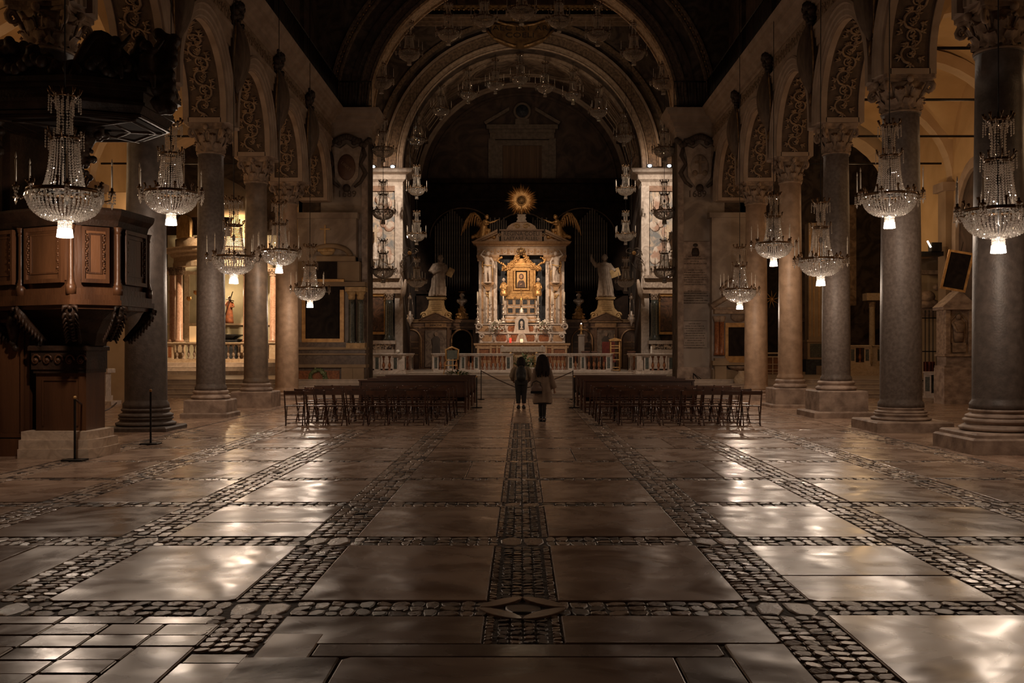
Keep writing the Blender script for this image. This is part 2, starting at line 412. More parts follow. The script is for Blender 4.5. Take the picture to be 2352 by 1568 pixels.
# stone meshes: irregular rounded cushions, unit size
def stone_mesh(seed):
    r = random.Random(seed); n = r.choice((6, 7, 8, 8)); b = MB(); vs = []
    base = []; off_ = r.uniform(0, .4)
    for i in range(n):
        a = 2*pi*(i+.5)/n+r.uniform(-.16, .16)+(off_ if n < 8 else 0); q = 1/max(abs(cos(a)), abs(sin(a))); q = min(q, 1.34)
        q *= r.uniform(.88, 1.03)*.5; base.append((q*cos(a), q*sin(a)))
    tx, ty = r.uniform(-.007, .007), r.uniform(-.007, .007)
    for k, z in ((1.0, -.02), (.97, -.006), (.90, -.0015), (.80, .0)):
        vs += [(x*k, y*k, z+(x*tx+y*ty if z > -.005 else 0)) for x, y in base]
    fs = []
    for l in range(3):
        for i in range(n): j = (i+1) % n; fs.append((l*n+i, l*n+j, l*n+n+j, l*n+n+i))
    fs.append(tuple(range(3*n, 4*n)))
    return b.add(vs, fs, False)
SMB = [stone_mesh(i) for i in range(14)]
SML = [b.mesh('stone', stone_m) for b in SMB]; SMD = [b.mesh('stone', stoned_m) for b in SMB]
stones.sort(key=lambda s: (s[1]/6)**2/(s[2]*s[3]*60+.3) if abs(s[0]) < s[1]*.52 else 1e6)
rest = [MB(), MB()]
for i, (x, y, w_, h, d) in enumerate(stones):
    q = R.randrange(14)
    if i < 298:
        o = inst((SMD if d else SML)[q], 'stone', floor, (x, y, R.uniform(-.004, .002))); o.scale = (w_*.985, h*.985, 1)
    else:
        rest[1 if d else 0].merge(SMB[q], Matrix.Translation((x, y, R.uniform(-.004, .002))) @ Matrix.Diagonal((w_*.985, h*.985, 1, 1)))
for b, m in zip(rest, (stone_m, stoned_m)):
    o = b.build('mosaic_stones', m, floor); o['kind'] = 'stuff'
# guilloche rosette in the first crossing: four almond pieces round a dark centre
def lens(L_, W_, z=.004):
    top = arc(0, 0, L_/2, W_/2, 0, pi, 8); n = 16; pts = []
    for i in range(n):
        a = 2*pi*i/n; pts.append((L_/2*cos(a), W_/2*sin(a)*(abs(sin(a))**.3)))
    b = MB(); vs = [(x, y, -.03) for x, y in pts]+[(x*.98, y*.96, z-.002) for x, y in pts]+[(x*.94, y*.86, z) for x, y in pts]
    fs = [tuple(range(2*n, 3*n))]
    for l in (0, n):
        for i in range(n): j = (i+1) % n; fs.append((l+i, l+j, l+n+j, l+n+i))
    return b.add(vs, fs)
lm = lens(.40, .135).mesh('almond_stone', slab_m)
for sx in (-1, 1):
    for sy in (-1, 1):
        o = inst(lm, 'almond_stone', floor, (.01+sx*.143, 6.58+sy*.143, .003)); o.rotation_euler.z = -sx*sy*pi/4
inst(SMD[3], 'stone', floor, (.01, 6.58, .0), sc=(.24, .24, 1))
# slabs between the strips
def split_slab(x0, x1, y0, y1, m=slab_m):
    r = R.random()
    if r < .22: q = y0+(y1-y0)*R.uniform(.35, .65); slab(x0, x1, y0, q, m); slab(x0, x1, q, y1, m)
    elif r < .30: q = x0+(x1-x0)*R.uniform(.4, .6); slab(x0, q, y0, y1, m); slab(q, x1, y0, y1, m)
    else: slab(x0, x1, y0, y1, m)
for k in range(len(XC)-1):
    x0, x1 = XC[k]+SW, XC[k+1]-SW
    if k in (3, 4): x0, x1 = (x0, XC[4]-.235) if k == 3 else (XC[4]+.235, x1)
    for j in range(len(YC)):
        y0 = YC[j]+YH[j]; y1 = YC[j+1]-YH[j+1] if j+1 < len(YC) else 36.0
        (slab if (k in (3, 4) and j < 3) else split_slab)(x0, x1, y0, y1)
# first row and threshold in front of it
for k in (3, 4):
    x0, x1 = (XC[3]+SW, XC[4]-.235) if k == 3 else (XC[4]+.235, XC[5]-SW)
    slab(x0, x1, 5.78, 6.40)
slab(XC[5]+SW, XC[6]-SW, 4.7, 6.40); slab(XC[6]+SW, XC[7]-SW, 4.7, 6.40)
nr = MB()
y = 4.75
while y < 5.95:
    for i in range(4):
        nr.merge(SMB[R.randrange(14)], Matrix.Translation((XC[5]-SW+.43*(i+.5)/4, y+.05, 0)) @ Matrix.Diagonal((.104, .098, 1, 1)))
    y += .10
o = nr.build('mosaic_stones', stone_m, floor); o['kind'] = 'stuff'
slab(-1.18, 1.15, 5.53, 5.78, slabd_m, 'threshold_strip'); slab(-1.0, .85, 4.2, 5.53, slab_m)
slab(-1.55, -1.0, 4.2, 5.53, slabd_m); slab(.85, 1.17, 4.2, 5.53, slabd_m); slab(1.17, XC[5]-SW, 4.2, 5.78)
slab(-1.5, -1.18, 4.2, 6.0, slab_m); 
# tile field at the lower left, rows alternating in tone
for c_ in range(7):
    x1 = -1.52-.345*c_; x0 = x1-.345
    if c_ == 0: slab(x0, x1, 4.6, 5.42, slab_m, 'tile'); slab(x0, x1, 5.42, 5.60, slabd_m, 'tile'); fill_n = (x0, x1, 5.6, 6.36); continue
    if c_ == 1: slab(x0, x1, 4.6, 5.72, slab_m, 'tile', tilt=.003); slab(x0, x1, 5.72, 5.95, slabd_m, 'tile'); slab(x0, x1, 5.95, 6.20, slab_m, 'tile'); continue
    y = 4.76
    while y < 6.19:
        d = .24; slab(x0, x1, y, y+d, slabd_m if (int(y/.24)+c_) % 2 else slab_m, 'tile', tilt=.003); y += d
for x0 in (-4.45, -5.15, -5.85): slab(x0, x0+.5, 4.6, 6.25, slab_m, 'tile', tilt=.003)
for k, x0 in enumerate((-4.4, -3.9, -3.4, -2.9, -2.4)): slab(x0, x0+.49, 6.205, 6.39, slabd_m if k % 2 else slab_m, 'tile', tilt=.003)
nr = MB(); y = 5.62
while y < 6.36:
    for i in range(4): nr.merge(SMB[R.randrange(14)], Matrix.Translation((-1.865+.345*(i+.5)/4, y+.05, 0)) @ Matrix.Diagonal((.088, .098, 1, 1)))
    y += .10
for i in range(5): nr.merge(SMB[R.randrange(14)], Matrix.Translation((-1.93, 5.98+.09*i, 0)) @ Matrix.Diagonal((.09, .088, 1, 1)))
nr.build('mosaic_stones', stone_m, floor)['kind'] = 'stuff'
# aisles
for s_ in (-1, 1):
    for i in range(3):
        x0 = 7.2+i*2.6
        for j in range(7):
            y0 = 9.5+j*3.8; a, b_ = (x0, x0+2.6) if s_ > 0 else (-x0-2.6, -x0)
            slab(a, b_, y0, y0+3.8, slab_m)
# ============================================================ NAVE ===========
CY = [12.6+4.4*i for i in range(6)]          # 12.6 17.0 21.4 25.8 30.2 34.6 ; pier at 39
WX = 8.1; T = .55                             # arcade centre line offset and half thickness
SPR = 7.50; RI = 1.72                         # arch springing height (top of the abacus block) and radius
YEND = 39.0
def frame_pts(n=20): return arc(0, 0, RI, RI, 0, pi, n)
# --- arcade wall of one side: spandrels over the arches, joined with the dark upper wall
def arcade(side):
    x0, x1 = side*(WX-T)+AX, side*(WX+T)+AX
    b = MB(); ys = CY+[YEND]
    for i in range(6):
        c = (ys[i]+ys[i+1])/2
        A = arc(c, SPR+.32, RI, RI, pi, 0, 20); A = [(ys[i], SPR), (c-RI, SPR)]+A+[(c+RI, SPR), (ys[i+1], SPR)]
        B = [(p[0], 10.0) for p in A]
        b.strip(A, B, x0, x1, 'x')
    b.box(min(x0, x1), max(x0, x1), ys[0], YEND+1, 10.0, 11.2)
    w_ = b.build('wall_'+('right' if side > 0 else 'left'), wall_m)
    tag(w_, ('right' if side > 0 else 'left')+' arcade wall of the nave with round arches over the columns', 'wall', kind='structure')
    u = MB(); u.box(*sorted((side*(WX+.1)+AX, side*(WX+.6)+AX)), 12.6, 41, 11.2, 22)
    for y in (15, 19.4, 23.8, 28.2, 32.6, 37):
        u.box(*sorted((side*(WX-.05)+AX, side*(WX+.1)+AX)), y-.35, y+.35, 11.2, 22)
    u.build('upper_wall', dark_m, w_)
    # entablature: architrave, patterned frieze, cornice
    xw = side*(WX-T)+AX
    def run(prof, name, m, y0=12.6, y1=YEND):
        b = MB(); P = [((xw, y, 0), (-side, 0, 0), (0, 0, 1)) for y in (y0, y1)]
        return b.sweep(prof, P).build(name, m, w_)
    run([(0, 9.50), (.05, 9.50), (.05, 9.72), (.08, 9.74), (.08, 9.93), (.12, 9.96), (.12, 10.02), (0, 10.02)], 'architrave', mould_m)
    run([(0, 10.02), (.04, 10.02), (.04, 10.52), (0, 10.52)], 'frieze', relief_m)
    run([(0, 10.52), (.06, 10.52), (.08, 10.60), (.16, 10.62), (.17, 10.72), (.24, 10.76), (.26, 10.86), (.38, 10.92), (.40, 11.04), (.46, 11.06), (.50, 11.16), (.52, 11.24), (0, 11.24)], 'cornice', mould_m)
    return w_
WALLS = {s: arcade(s) for s in (-1, 1)}
# frieze ornaments: one long run of small scroll leaves (cannot be told apart)
fo = MB()
y = 12.8
k = 0
while y < 38.9:
    fo.merge(MB().tube([(0, y+.11*math.cos(t), 10.27+.11*math.sin(t)) for t in [i*pi/5 for i in range(9)]], .016, 4))
    fo.ball((0, y+.02, 10.27), .035, 6, 4); fo.ball((0, y+.15, 10.27+(.12 if k % 2 else -.12)), .03, 6, 4)
    y += .28; k += 1
fm = fo.mesh('frieze_scrolls', relief_m)
for s_ in (-1, 1):
    o = inst(fm, 'frieze_scrolls', WALLS[s_], (s_*(WX-T-.045)+AX, 0, 0)); o['kind'] = 'stuff'

# --- archivolts with carved soffit panels (a part of the wall, shared meshes)
def scroll_panel():
    """relief on the underside of an arch; u runs along the arc (0..L), v across (-.45...45)"""
    L_ = pi*RI+.64; b = MB()
    def P(u, v, h=0):
        u -= .32
        if u < 0: return Vector((v, -RI+h, u))
        if u > pi*RI: return Vector((v, RI-h, pi*RI-u))
        a = pi-u/RI; return Vector((v, (RI-h)*cos(a), (RI-h)*sin(a)))
    n = 8; step = L_/2/n*.96
    for half in (0, 1):
        for k in range(n):
            s_ = 1 if k % 2 else -1; u0 = .25+step*(k+.5); sc = step*.62
            pts = []
            for i in range(16):
                t = i/15; a = s_*(t*2.6*pi)-pi/2; r = sc*(1-t*.82)
                uu, vv = u0+r*sin(a)*.95, s_*.02+r*cos(a)*.95
                pts.append(P(L_-uu if half else uu, max(-.36, min(.36, vv)), .035))
            b.tube(pts, [.034*(1-i/22) for i in range(16)], 5)
            for da, rr in ((.5, .9), (1.6, 1.0), (2.8, .95), (4.2, .75), (5.2, .5), (0, 0)):
                uu, vv = u0+sc*rr*sin(da*s_), sc*rr*cos(da*s_)*1.1
                c = P(L_-uu if half else uu, max(-.36, min(.36, vv)), .03); b.ball(c, .045, 6, 4, rz=.035)
                for q in (-1, 0, 1):
                    u2, v2 = uu+.11*sin(da*s_+q*.9), vv+.13*cos(da*s_+q*.9)
                    if abs(v2) < .37: b.tube([c, P(L_-(uu+u2)/2 if half else (uu+u2)/2, (vv+v2)/2, .045), P(L_-u2 if half else u2, v2, .02)], [.02, .026, .006], 4)
    return b
sp = scroll_panel().mesh('scroll_relief', relief_m)
bk = MB(); A = [(-RI+.006, -.30)]+arc(0, 0, RI-.006, RI-.006, pi, 0, 24)+[(RI-.006, -.30)]
bk.strip(A, [(p[0]*1.004, p[1]*1.004 if p[1] > 0 else p[1]) for p in A], -.40, .40, 'x'); bkm = bk.mesh('soffit_ground', reliefback_m)
fr = MB()
for x0, x1 in ((-.55, -.40), (.40, .55)):
    A1 = [(-RI+.05, -.32)]+arc(0, 0, RI-.05, RI-.05, pi, 0, 24)+[(RI-.05, -.32)]; B1 = [(-RI-.01, -.32)]+arc(0, 0, RI+.01, RI+.01, pi, 0, 24)+[(RI+.01, -.32)]
    fr.strip(A1, B1, x0, x1, 'x')
for s_ in (-1, 1): fr.box(-.42, .42, s_*RI-(.05 if s_ > 0 else 0), s_*RI+(.05 if s_ < 0 else 0), -.32, -.20)
frm = fr.mesh('soffit_border', mould_m)
av = MB()
for side in (1,):
    prof = [(0, 0), (.05, 0), (.07, .03), (.07, .13), (.10, .16), (.10, .27), (.14, .30), (.12, .36), (0, .36)]   # (out of wall, away from arch)
    path = []
    for z in (-.32,): path.append(((0, -RI, z), (1, 0, 0), (0, -1, 0)))
    for i in range(25):
        a = pi-pi*i/24; path.append(((0, RI*cos(a), RI*sin(a)), (1, 0, 0), (0, cos(a), sin(a))))
    path.append(((0, RI, -.32), (1, 0, 0), (0, 1, 0)))
    av.sweep(prof, path, smooth=False)
avm = av.mesh('archivolt', mould_m)
for side in (-1, 1):
    w_ = WALLS[side]; ys = CY+[YEND]
    for i in range(6):
        c = (ys[i]+ys[i+1])/2; z = SPR+.32
        o = inst(avm, 'archivolt', w_, (side*(WX-T)+AX, c, z)); o.scale.x = -side
        for me, nm in ((sp, 'scroll_relief'), (bkm, 'soffit_ground'), (frm, 'soffit_border')):
            o = inst(me, nm, w_, (side*WX+AX, c, z)); 
            if nm == 'scroll_relief': o['kind'] = 'stuff'
# --- long stucco pendants on the spandrels (knotted drapes) over each column
def pendant():
    b = MB(); n = 14; L_ = 1.75
    prof = [(.02, -1.82)]+[(.06+.22*sin(pi*min(1, (i/n)*1.02))**.8, -1.75+L_*i/n) for i in range(1, n)]+[(.05, .02)]
    vs = []; m = 20
    for r, z in prof:
        for i in range(m):
            a = 2*pi*i/m; q = r*(1+.10*cos(a*7)); vs.append((.12+q*cos(a)*1.15, q*sin(a), z))
    fs = [(k*m+i, k*m+(i+1) % m, (k+1)*m+(i+1) % m, (k+1)*m+i) for k in range(len(prof)-1) for i in range(m)]
    b.add(vs, fs, True); k = MB()
    for i in range(9):
        a = 2*pi*i/9; k.ball((.10*cos(a)+.12, .23*sin(a), .22+.22*cos(a)), .12, 8, 5)
        k.ball((.18, .32*sin(a*1.3), .24+.30*cos(a*1.7)), .07, 6, 4)
    k.ball((.1, 0, .2), .15, 8, 6); k.tube([(.05, 0, .25), (.08, .03, .55)], [.09, .05], 6)
    t = MB(); t.tube([(.08, 0, -1.8), (.12, .02, -2.0), (.1, -.06, -2.12), (.08, -.16, -2.02)], [.03, .028, .022, .012], 6)
    for s_ in (-1, 1): t.tube([(.1, s_*.08, .1), (.16, s_*.26, -.3), (.12, s_*.30, -1.0), (.08, s_*.12, -1.7)], [.022, .03, .028, .02], 6)
    return b.mesh('drape', mat('dark_drape', (.15, .10, .065), (.09, .058, .038), 5, rough=.7, bump=.3, stretch=(3, 3, .5))), k.mesh('knot', woodd_m), t.mesh('cord', darkgold_m)
PD = pendant()
W2 = ['first', 'second', 'third', 'fourth', 'fifth', 'sixth']
for side in (-1, 1):
    for i in (1, 2, 3, 4, 5):
        nm = ('left' if side < 0 else 'right')
        t = thing('stucco_pendant', f'long brown drape ornament with a knot, above the {W2[i-1]} visible column of the {nm} arcade', 'ornament', (side*(WX-T)+AX, CY[i], 10.18), pi if side > 0 else 0, 'knotted drape ornaments on the arcade')
        for me, n_ in zip(PD, ('drape', 'knot', 'cord')): inst(me, n_, t)

# ============================================================ COLUMNS ========
def capital():
    b = MB(); n = 20
    b.lathe([(.36, 0), (.41, .02), (.41, .05), (.37, .07), (.36, .1), (.37, .3), (.42, .5), (.50, .62)], n)      # bell
    lf = MB()
    def leaf(a, z0, h, r0, out, w_):
        pts = []; m = 7
        for j in range(m+1):
            t = j/m; r = r0+out*(t**2.2)*1.0+(.03 if t < .2 else 0); z = z0+h*(t if t < .85 else .85-(t-.85)*.9); ww = w_*(1-.15*t)*(.35 if t > .97 else 1)*(1-.5*max(0, t-.7))
            for q in (-1, -.5, 0, .5, 1):
                rr = r-abs(q)*.05*(1-t)+(.025 if q == 0 else 0); an = a+q*ww/rr*.5
                pts.append((rr*cos(an), rr*sin(an), z-abs(q)*.02))
        fs = [(j*5+i, j*5+i+1, j*5+6+i, j*5+5+i) for j in range(m) for i in range(4)]; lf.add(pts, fs, True)
    for i in range(8): leaf(2*pi*i/8, .06, .30, .38, .13, .24)
    for i in range(8): leaf(2*pi*(i+.5)/8, .10, .48, .38, .17, .24)
    vo = MB()
    for i in range(4):
        a = pi/4+i*pi/2; c, s_ = cos(a), sin(a); pts = []
        for j in range(15):
            t = j/14; an = pi*.5-t*3.0*pi; r = .115*(1-.75*t); pts.append(((.60+r*cos(an))*c, (.60+r*cos(an))*s_, .51+r*sin(an)))
        vo.tube([(.42*c, .42*s_, .34), (.52*c, .52*s_, .50)]+pts, [.03, .045]+[.048*(1-.5*j/14) for j in range(15)], 6)
        a = i*pi/2; vo.ball((.52*cos(a), .52*sin(a), .66), .075, 8, 5)
        for d in (-1, 1):
            vo.tube([(.4*cos(a+d*.15), .4*sin(a+d*.15), .36), (.45*cos(a+d*.2), .45*sin(a+d*.2), .52), (.47*cos(a+d*.1), .47*sin(a+d*.1), .57), (.46*cos(a+d*.05), .46*sin(a+d*.05), .52)], .028, 5)
    ab = MB(); pts = []
    for i in range(4):
        a = pi/4+i*pi/2; c = .60
        p0 = Vector((cos(a), sin(a)))*.74; p1 = Vector((cos(a+pi/2), sin(a+pi/2)))*.74; mid = (p0+p1)/2; inw = -mid.normalized()
        for t in (.06, .2, .35, .5, .65, .8, .94): q = p0.lerp(p1, t)+inw*.10*sin(pi*t)+(-inw*.03 if abs(t-.5) < .01 else Vector((0, 0))); pts.append((q.x, q.y))
    ab.prism(pts, .62, .68, 'z'); ab.prism([(x*1.07, y*1.07) for x, y in pts], .68, .76, 'z')
    return b, lf, vo, ab
CAPB = capital(); CAPM = [m.mesh(n, cap_m) for m, n in zip(CAPB, ('bell', 'acanthus_leaves', 'volutes', 'abacus'))]
CAPT = 7.50
def column(name_label, x, y, r, shaft_m, pedestal, z_sh, basem=base_m, scale=1.0, capz=6.74, rot=0, ped2=None):
    t = thing('column', name_label, 'column', (x, y, 0), rot, 'nave columns')
    # base: list of ('sq'|'rd', z0, z1, halfwidth)
    for k, (kd, z0, z1, hw) in enumerate(pedestal):
        b = MB()
        if kd == 'sq': 
            j = .012; b.lathe([(hw, z0), (hw, z1-.03), (hw-.03, z1)], 4, (0, 0, 0), None, False, pi/4, pi/4+2*pi, True, True)
        else:
            h = z1-z0; b.lathe([(hw*.92, z0), (hw, z0+h*.12), (hw, z0+h*.30), (hw*.93, z0+h*.40), (hw*.86, z0+h*.5), (hw*.85, z0+h*.62), (hw*.90, z0+h*.70), (hw*.91, z0+h*.86), (hw*.84, z1)], 32)
        b.build('plinth' if kd == 'sq' else 'base_moulding', basem, t)
    n = 36; prof = [(r*1.10, z_sh), (r*1.10, z_sh+.10), (r*1.0, z_sh+.16)]
    for i in range(9):
        q = i/8; prof.append((r*(1-.13*q**1.5), z_sh+.2+(capz-.2-z_sh)*q))
    prof += [(r*.93, capz-.02), (r*.93, capz+.03)]
    b = MB(); b.lathe(prof, n); b.build('shaft', shaft_m, t)
    cp = inst(CAPM[0], 'capital', t, (0, 0, capz))
    for me, nm in zip(CAPM[1:], ('acanthus_leaves', 'volutes', 'abacus')): inst(me, nm, cp)
    s_ = r/.42; cp.scale = (1.0*max(.86, s_), max(.86, s_), 1)
    return t
gr2 = mat('dark_granite', (.10, .076, .064), (.062, .047, .04), 8, rough=.5, bump=.25, bscale=26, kind='noise')
X_ = lambda s: s*WX+AX
column('grey granite column behind the wooden pulpit, its capital above the pulpit canopy', X_(-1), 17.0, .42, gr2, [('sq', 0, .14, .66), ('rd', .14, .42, .60)], .42)
column('dark granite column right beside the wooden pulpit, on a low worn round base', X_(-1)-.02, 21.4, .435, gr2, [('sq', 0, .10, .66), ('rd', .10, .30, .62), ('rd', .28, .48, .56)], .46, basem=granite_m)
column('grey granite column on a tapered square block, second past the pulpit', X_(-1), 25.8, .365, granite_m, [('sq', 0, .12, .60), ('sq', .12, .45, .53), ('rd', .45, .68, .50)], .66)
column('brownish column with an oval scar on its shaft, on a plain square block', X_(-1), 30.2, .36, mat('brown_shaft', (.19, .13, .088), (.12, .084, .058), 6, rough=.5, bump=.2, bscale=24), [('sq', 0, .48, .60), ('rd', .48, .72, .50)], .70)
column('smooth lamplit tan column next to the left chancel-side pier altar', X_(-1)-.1, 34.6, .40, tan_m, [('rd', 0, .26, .56), ('sq', 0, .12, .62)], .24)
column('tall grey column at the right edge of the photograph on a rough yellow block', X_(1), 17.0, .43, gr2, [('sq', 0, .26, .80), ('sq', .26, .34, .72), ('rd', .34, .56, .64), ('rd', .55, .72, .54)], .70)
column('thick grey granite column on a wide square plinth, hung with a chandelier before it', X_(1), 21.4, .43, granite_m, [('sq', 0, .22, .80), ('rd', .22, .38, .62), ('rd', .37, .50, .54)], .48)
column('grey column with a pale scratch, on a high jointed block with a lower step', X_(1), 25.8, .36, granite_m, [('sq', 0, .16, .80), ('sq', .16, .68, .62), ('rd', .68, .92, .52)], .90)
column('tan column on a high block beside the lit chapel steps, right arcade', X_(1), 30.2, .36, tan_m, [('sq', 0, .10, .72), ('sq', .10, .58, .60), ('rd', .58, .84, .50)], .82)
column('smooth tan column nearest the inscribed pier on the right', X_(1), 34.6, .40, tan_m, [('sq', 0, .14, .60), ('rd', .12, .34, .55)], .32)
# the iron tie rods that cross the aisles
for side in (-1, 1):
    for i in range(1, 6):
        b = MB(); b.tube([(side*(WX)+AX, CY[i], 8.2), (side*14.6, CY[i], 8.2)], .035, 6)
        tag(b.build('tie_rod', iron_m), f'black iron tie rod across the {"right" if side>0 else "left"} aisle at the {W2[i-1]} visible column', 'tie rod', 'tie rods across the aisles')
# ============================================================ CHANDELIERS ====
crystal_m = bpy.data.materials.new('crystal'); crystal_m.use_nodes = True
_n = crystal_m.node_tree.nodes; _l = crystal_m.node_tree.links; _n.remove(_n['Principled BSDF'])
_g = _n.new('ShaderNodeBsdfGlossy'); _g.inputs['Roughness'].default_value = .06; _g.inputs['Color'].default_value = (1, .95, .9, 1)
_t = _n.new('ShaderNodeBsdfTransparent'); _t.inputs['Color'].default_value = (.86, .82, .78, 1)
_tr = _n.new('ShaderNodeBsdfTranslucent'); _tr.inputs['Color'].default_value = (.98, .92, .85, 1)
_m1 = _n.new('ShaderNodeMixShader'); _m1.inputs[0].default_value = .62; _l.new(_t.outputs[0], _m1.inputs[1]); _l.new(_g.outputs[0], _m1.inputs[2])
_m2 = _n.new('ShaderNodeMixShader'); _m2.inputs[0].default_value = .50; _l.new(_m1.outputs[0], _m2.inputs[1]); _l.new(_tr.outputs[0], _m2.inputs[2])
_l.new(_m2.outputs[0], _n['Material Output'].inputs[0])
lampglass_m = emit('lit_lamp_glass', (1.0, .86, .74), 2.6)
LP = 105
def strand(b, p0, p1, n, r, sag=0, h=1.25):
    p0, p1 = Vector(p0), Vector(p1)
    for i in range(n):
        t = (i+.5)/n; q = p0.lerp(p1, t); q.z -= sag*4*t*(1-t); b.xocta(q, r, r*h)
def drop(b, p, r=.022, L_=.07):
    b.octa(Vector(p)-Vector((0, 0, L_*.5)), r, L_*.6); b.octa(Vector(p), r*.5)
def chandelier_parts(tall=True):
    """origin at the bottom of the lamp; total 2.1 m"""
    cr = MB(); N = 50
    zb, zr = .22, .62                              # bowl bottom / rim ring
    bowl = [(.16, .24), (.28, .27), (.38, .33), (.455, .42), (.49, .52), (.50, .62)]
    for i in range(N):                             # bowl strands
        a = 2*pi*i/N
        for j in range(len(bowl)-1):
            (r0, z0), (r1, z1) = bowl[j], bowl[j+1]; k = 3 if j < 4 else 2
            for q in range(k):
                t = (q+.5)/k; r = r0+(r1-r0)*t; cr.xocta((r*cos(a), r*sin(a), z0+(z1-z0)*t), .017+.005*(j > 1), .024)
    for i in range(20):                            # swags around the rim and drops
        a0, a1 = 2*pi*i/20, 2*pi*(i+1)/20
        strand(cr, (.50*cos(a0), .50*sin(a0), .60), (.50*cos(a1), .50*sin(a1), .60), 6, .014, .09)
        drop(cr, (.51*cos(a0), .51*sin(a0), .60), .02, .09)
    neck = [(.30, .66), (.25, .80), (.215, .98), (.195, 1.18), (.185, 1.36)] if tall else [(.31, .66), (.265, .82), (.225, 1.0), (.195, 1.2), (.17, 1.40)]
    M_ = 30
    for i in range(M_):
        a = 2*pi*i/M_
        for j in range(len(neck)-1):
            (r0, z0), (r1, z1) = neck[j], neck[j+1]
            for q in range(5):
                t = (q+.5)/5; r = r0+(r1-r0)*t; cr.xocta((r*cos(a), r*sin(a), z0+(z1-z0)*t), .0155, .020)
    up = [(.11, 1.42), (.10, 1.6), (.10, 1.82), (.13, 1.98)]
    for i in range(12):
        a = 2*pi*i/12
        for j in range(3):
            (r0, z0), (r1, z1) = up[j], up[j+1]
            for q in range(5):
                t = (q+.5)/5; r = r0+(r1-r0)*t; cr.xocta((r*cos(a), r*sin(a), z0+(z1-z0)*t), .0155, .020)
    hang = MB()
    for i in range(8):                             # hanging fringes of the two upper crowns
        a = 2*pi*(i+.5)/8
        for (r, z, L_) in ((.25, 1.50, .26), (.21, 2.0, .24)):
            strand(hang, (r*cos(a), r*sin(a), z), (r*1.02*cos(a), r*1.02*sin(a), z-L_), 7, .014, h=1.5)
            strand(hang, (r*cos(a), r*sin(a), z), (.13*cos(a), .13*sin(a), z-.06), 5, .012, .05)
    arms_ = []; cans_ = []
    for i in range(8):                             # arms with candles
        a = 2*pi*(i+.3)/8; c, s_ = cos(a), sin(a); arm = MB(); can = MB(); arms_.append(arm); cans_.append(can if (i % 2 == 0 or i == 3) else None)
        arm.tube([(.46*c, .46*s_, .60), (.52*c, .52*s_, .54), (.60*c, .60*s_, .56), (.62*c, .62*s_, .66)], .011, 5)
        arm.lathe([(.008, .64), (.045, .67), (.05, .69), (.02, .70), (.018, .74)], 8, (.62*c, .62*s_, 0))
        for k in range(6):
            b_ = a+k*pi/3; strand(hang, ((.62+.045*cos(b_))*1*c, .62*s_+.045*sin(b_), .67), (.62*c+.045*cos(b_)*.9, .62*s_+.045*sin(b_), .50), 4, .013, h=1.6)
        drop(hang, (.62*c, .62*s_, .52), .022, .09)
        strand(hang, (.50*c, .50*s_, .60), (.62*c, .62*s_, .62), 5, .013, .10)
        if i % 2 == 0 or i == 3: can.lathe([(.013, .72), (.013, 1.05), (.006, 1.06)], 8, (.62*c, .62*s_, 0)); can.lathe([(.003, 1.06), (.014, 1.09), (.010, 1.12), (.002, 1.16)], 6, (.62*c, .62*s_, 0))
    rim = MB(); rim2 = MB(); rim3 = MB(); rim.lathe([(.475, .615), (.505, .62), (.505, .665), (.475, .67)], 32, cap=False)
    rim2.lathe([(.185, 1.38), (.20, 1.385), (.20, 1.42), (.185, 1.425)], 24, cap=False); rim3.lathe([(.14, 1.98), (.155, 1.985), (.155, 2.02), (.14, 2.02)], 20, cap=False)
    for i in range(8):                             # dark leaf sprays standing on the rims
        a = 2*pi*i/8; c, s_ = cos(a), sin(a)
        rim.tube([(.49*c, .49*s_, .66), (.47*c, .47*s_, .74), (.50*c, .50*s_, .80)], [.01, .018, .028], 5)
        rim2.tube([(.2*c, .2*s_, 1.40), (.245*c, .245*s_, 1.46), (.25*c, .25*s_, 1.53)], [.01, .012, .02], 5)
        rim3.tube([(.15*c, .15*s_, 1.99), (.20*c, .20*s_, 2.03), (.215*c, .215*s_, 2.10)], [.01, .012, .028], 5)
    stem = MB(); stem.tube([(0, 0, .2), (0, 0, 2.12)], .013, 6); stem.ball((0, 0, 1.1), .04, 8, 6, rz=.09); stem.ball((0, 0, 1.7), .03, 8, 6, rz=.07)
    for i in range(6):
        a = 2*pi*i/6; stem.tube([(0, 0, .64), (.48*cos(a), .48*sin(a), .64)], .008, 4)
    return dict(crystal_strands=cr, crystal_fringes=hang, rim=rim, middle_crown=rim2, top_crown=rim3, stem=stem), arms_, cans_
CP, ARMS, CANS = chandelier_parts()
brass_m = mat('dark_brass', (.20, .11, .05), (.09, .05, .025), 9, rough=.35, metal=.7)
CH = {k: v.mesh(k, {'crystal_strands': crystal_m, 'crystal_fringes': crystal_m, 'rim': brass_m, 'middle_crown': brass_m, 'top_crown': brass_m, 'stem': iron_m}[k]) for k, v in CP.items()}
AM = [(a.mesh('arm', brass_m), c.mesh('candle', candle_m) if c else None) for a, c in zip(ARMS, CANS)]
lb = MB(); lu = MB()
for i in range(24):                                # the shade of glass rods, open at the bottom
    a = 2*pi*i/24; c, s_ = cos(a), sin(a); lb.tube([(.089*c, .089*s_, .115), (.094*c, .094*s_, .06), (.102*c, .102*s_, .0)], .0125, 5)
    lu.tube([(.086*c, .086*s_, .225), (.088*c, .088*s_, .115)], .0085, 5)
for z in (.21, .17, .13): lu.lathe([(.090, z), (.100, z+.006), (.100, z+.014), (.090, z+.02)], 24, cap=False)
lbd = lb.mesh('lamp_shade', lampglass_m); lud = lu.mesh('rod_collar', crystal_m)
lbo = MB().merge(lb).merge(lu).mesh('lamp_shade', crystal_m)
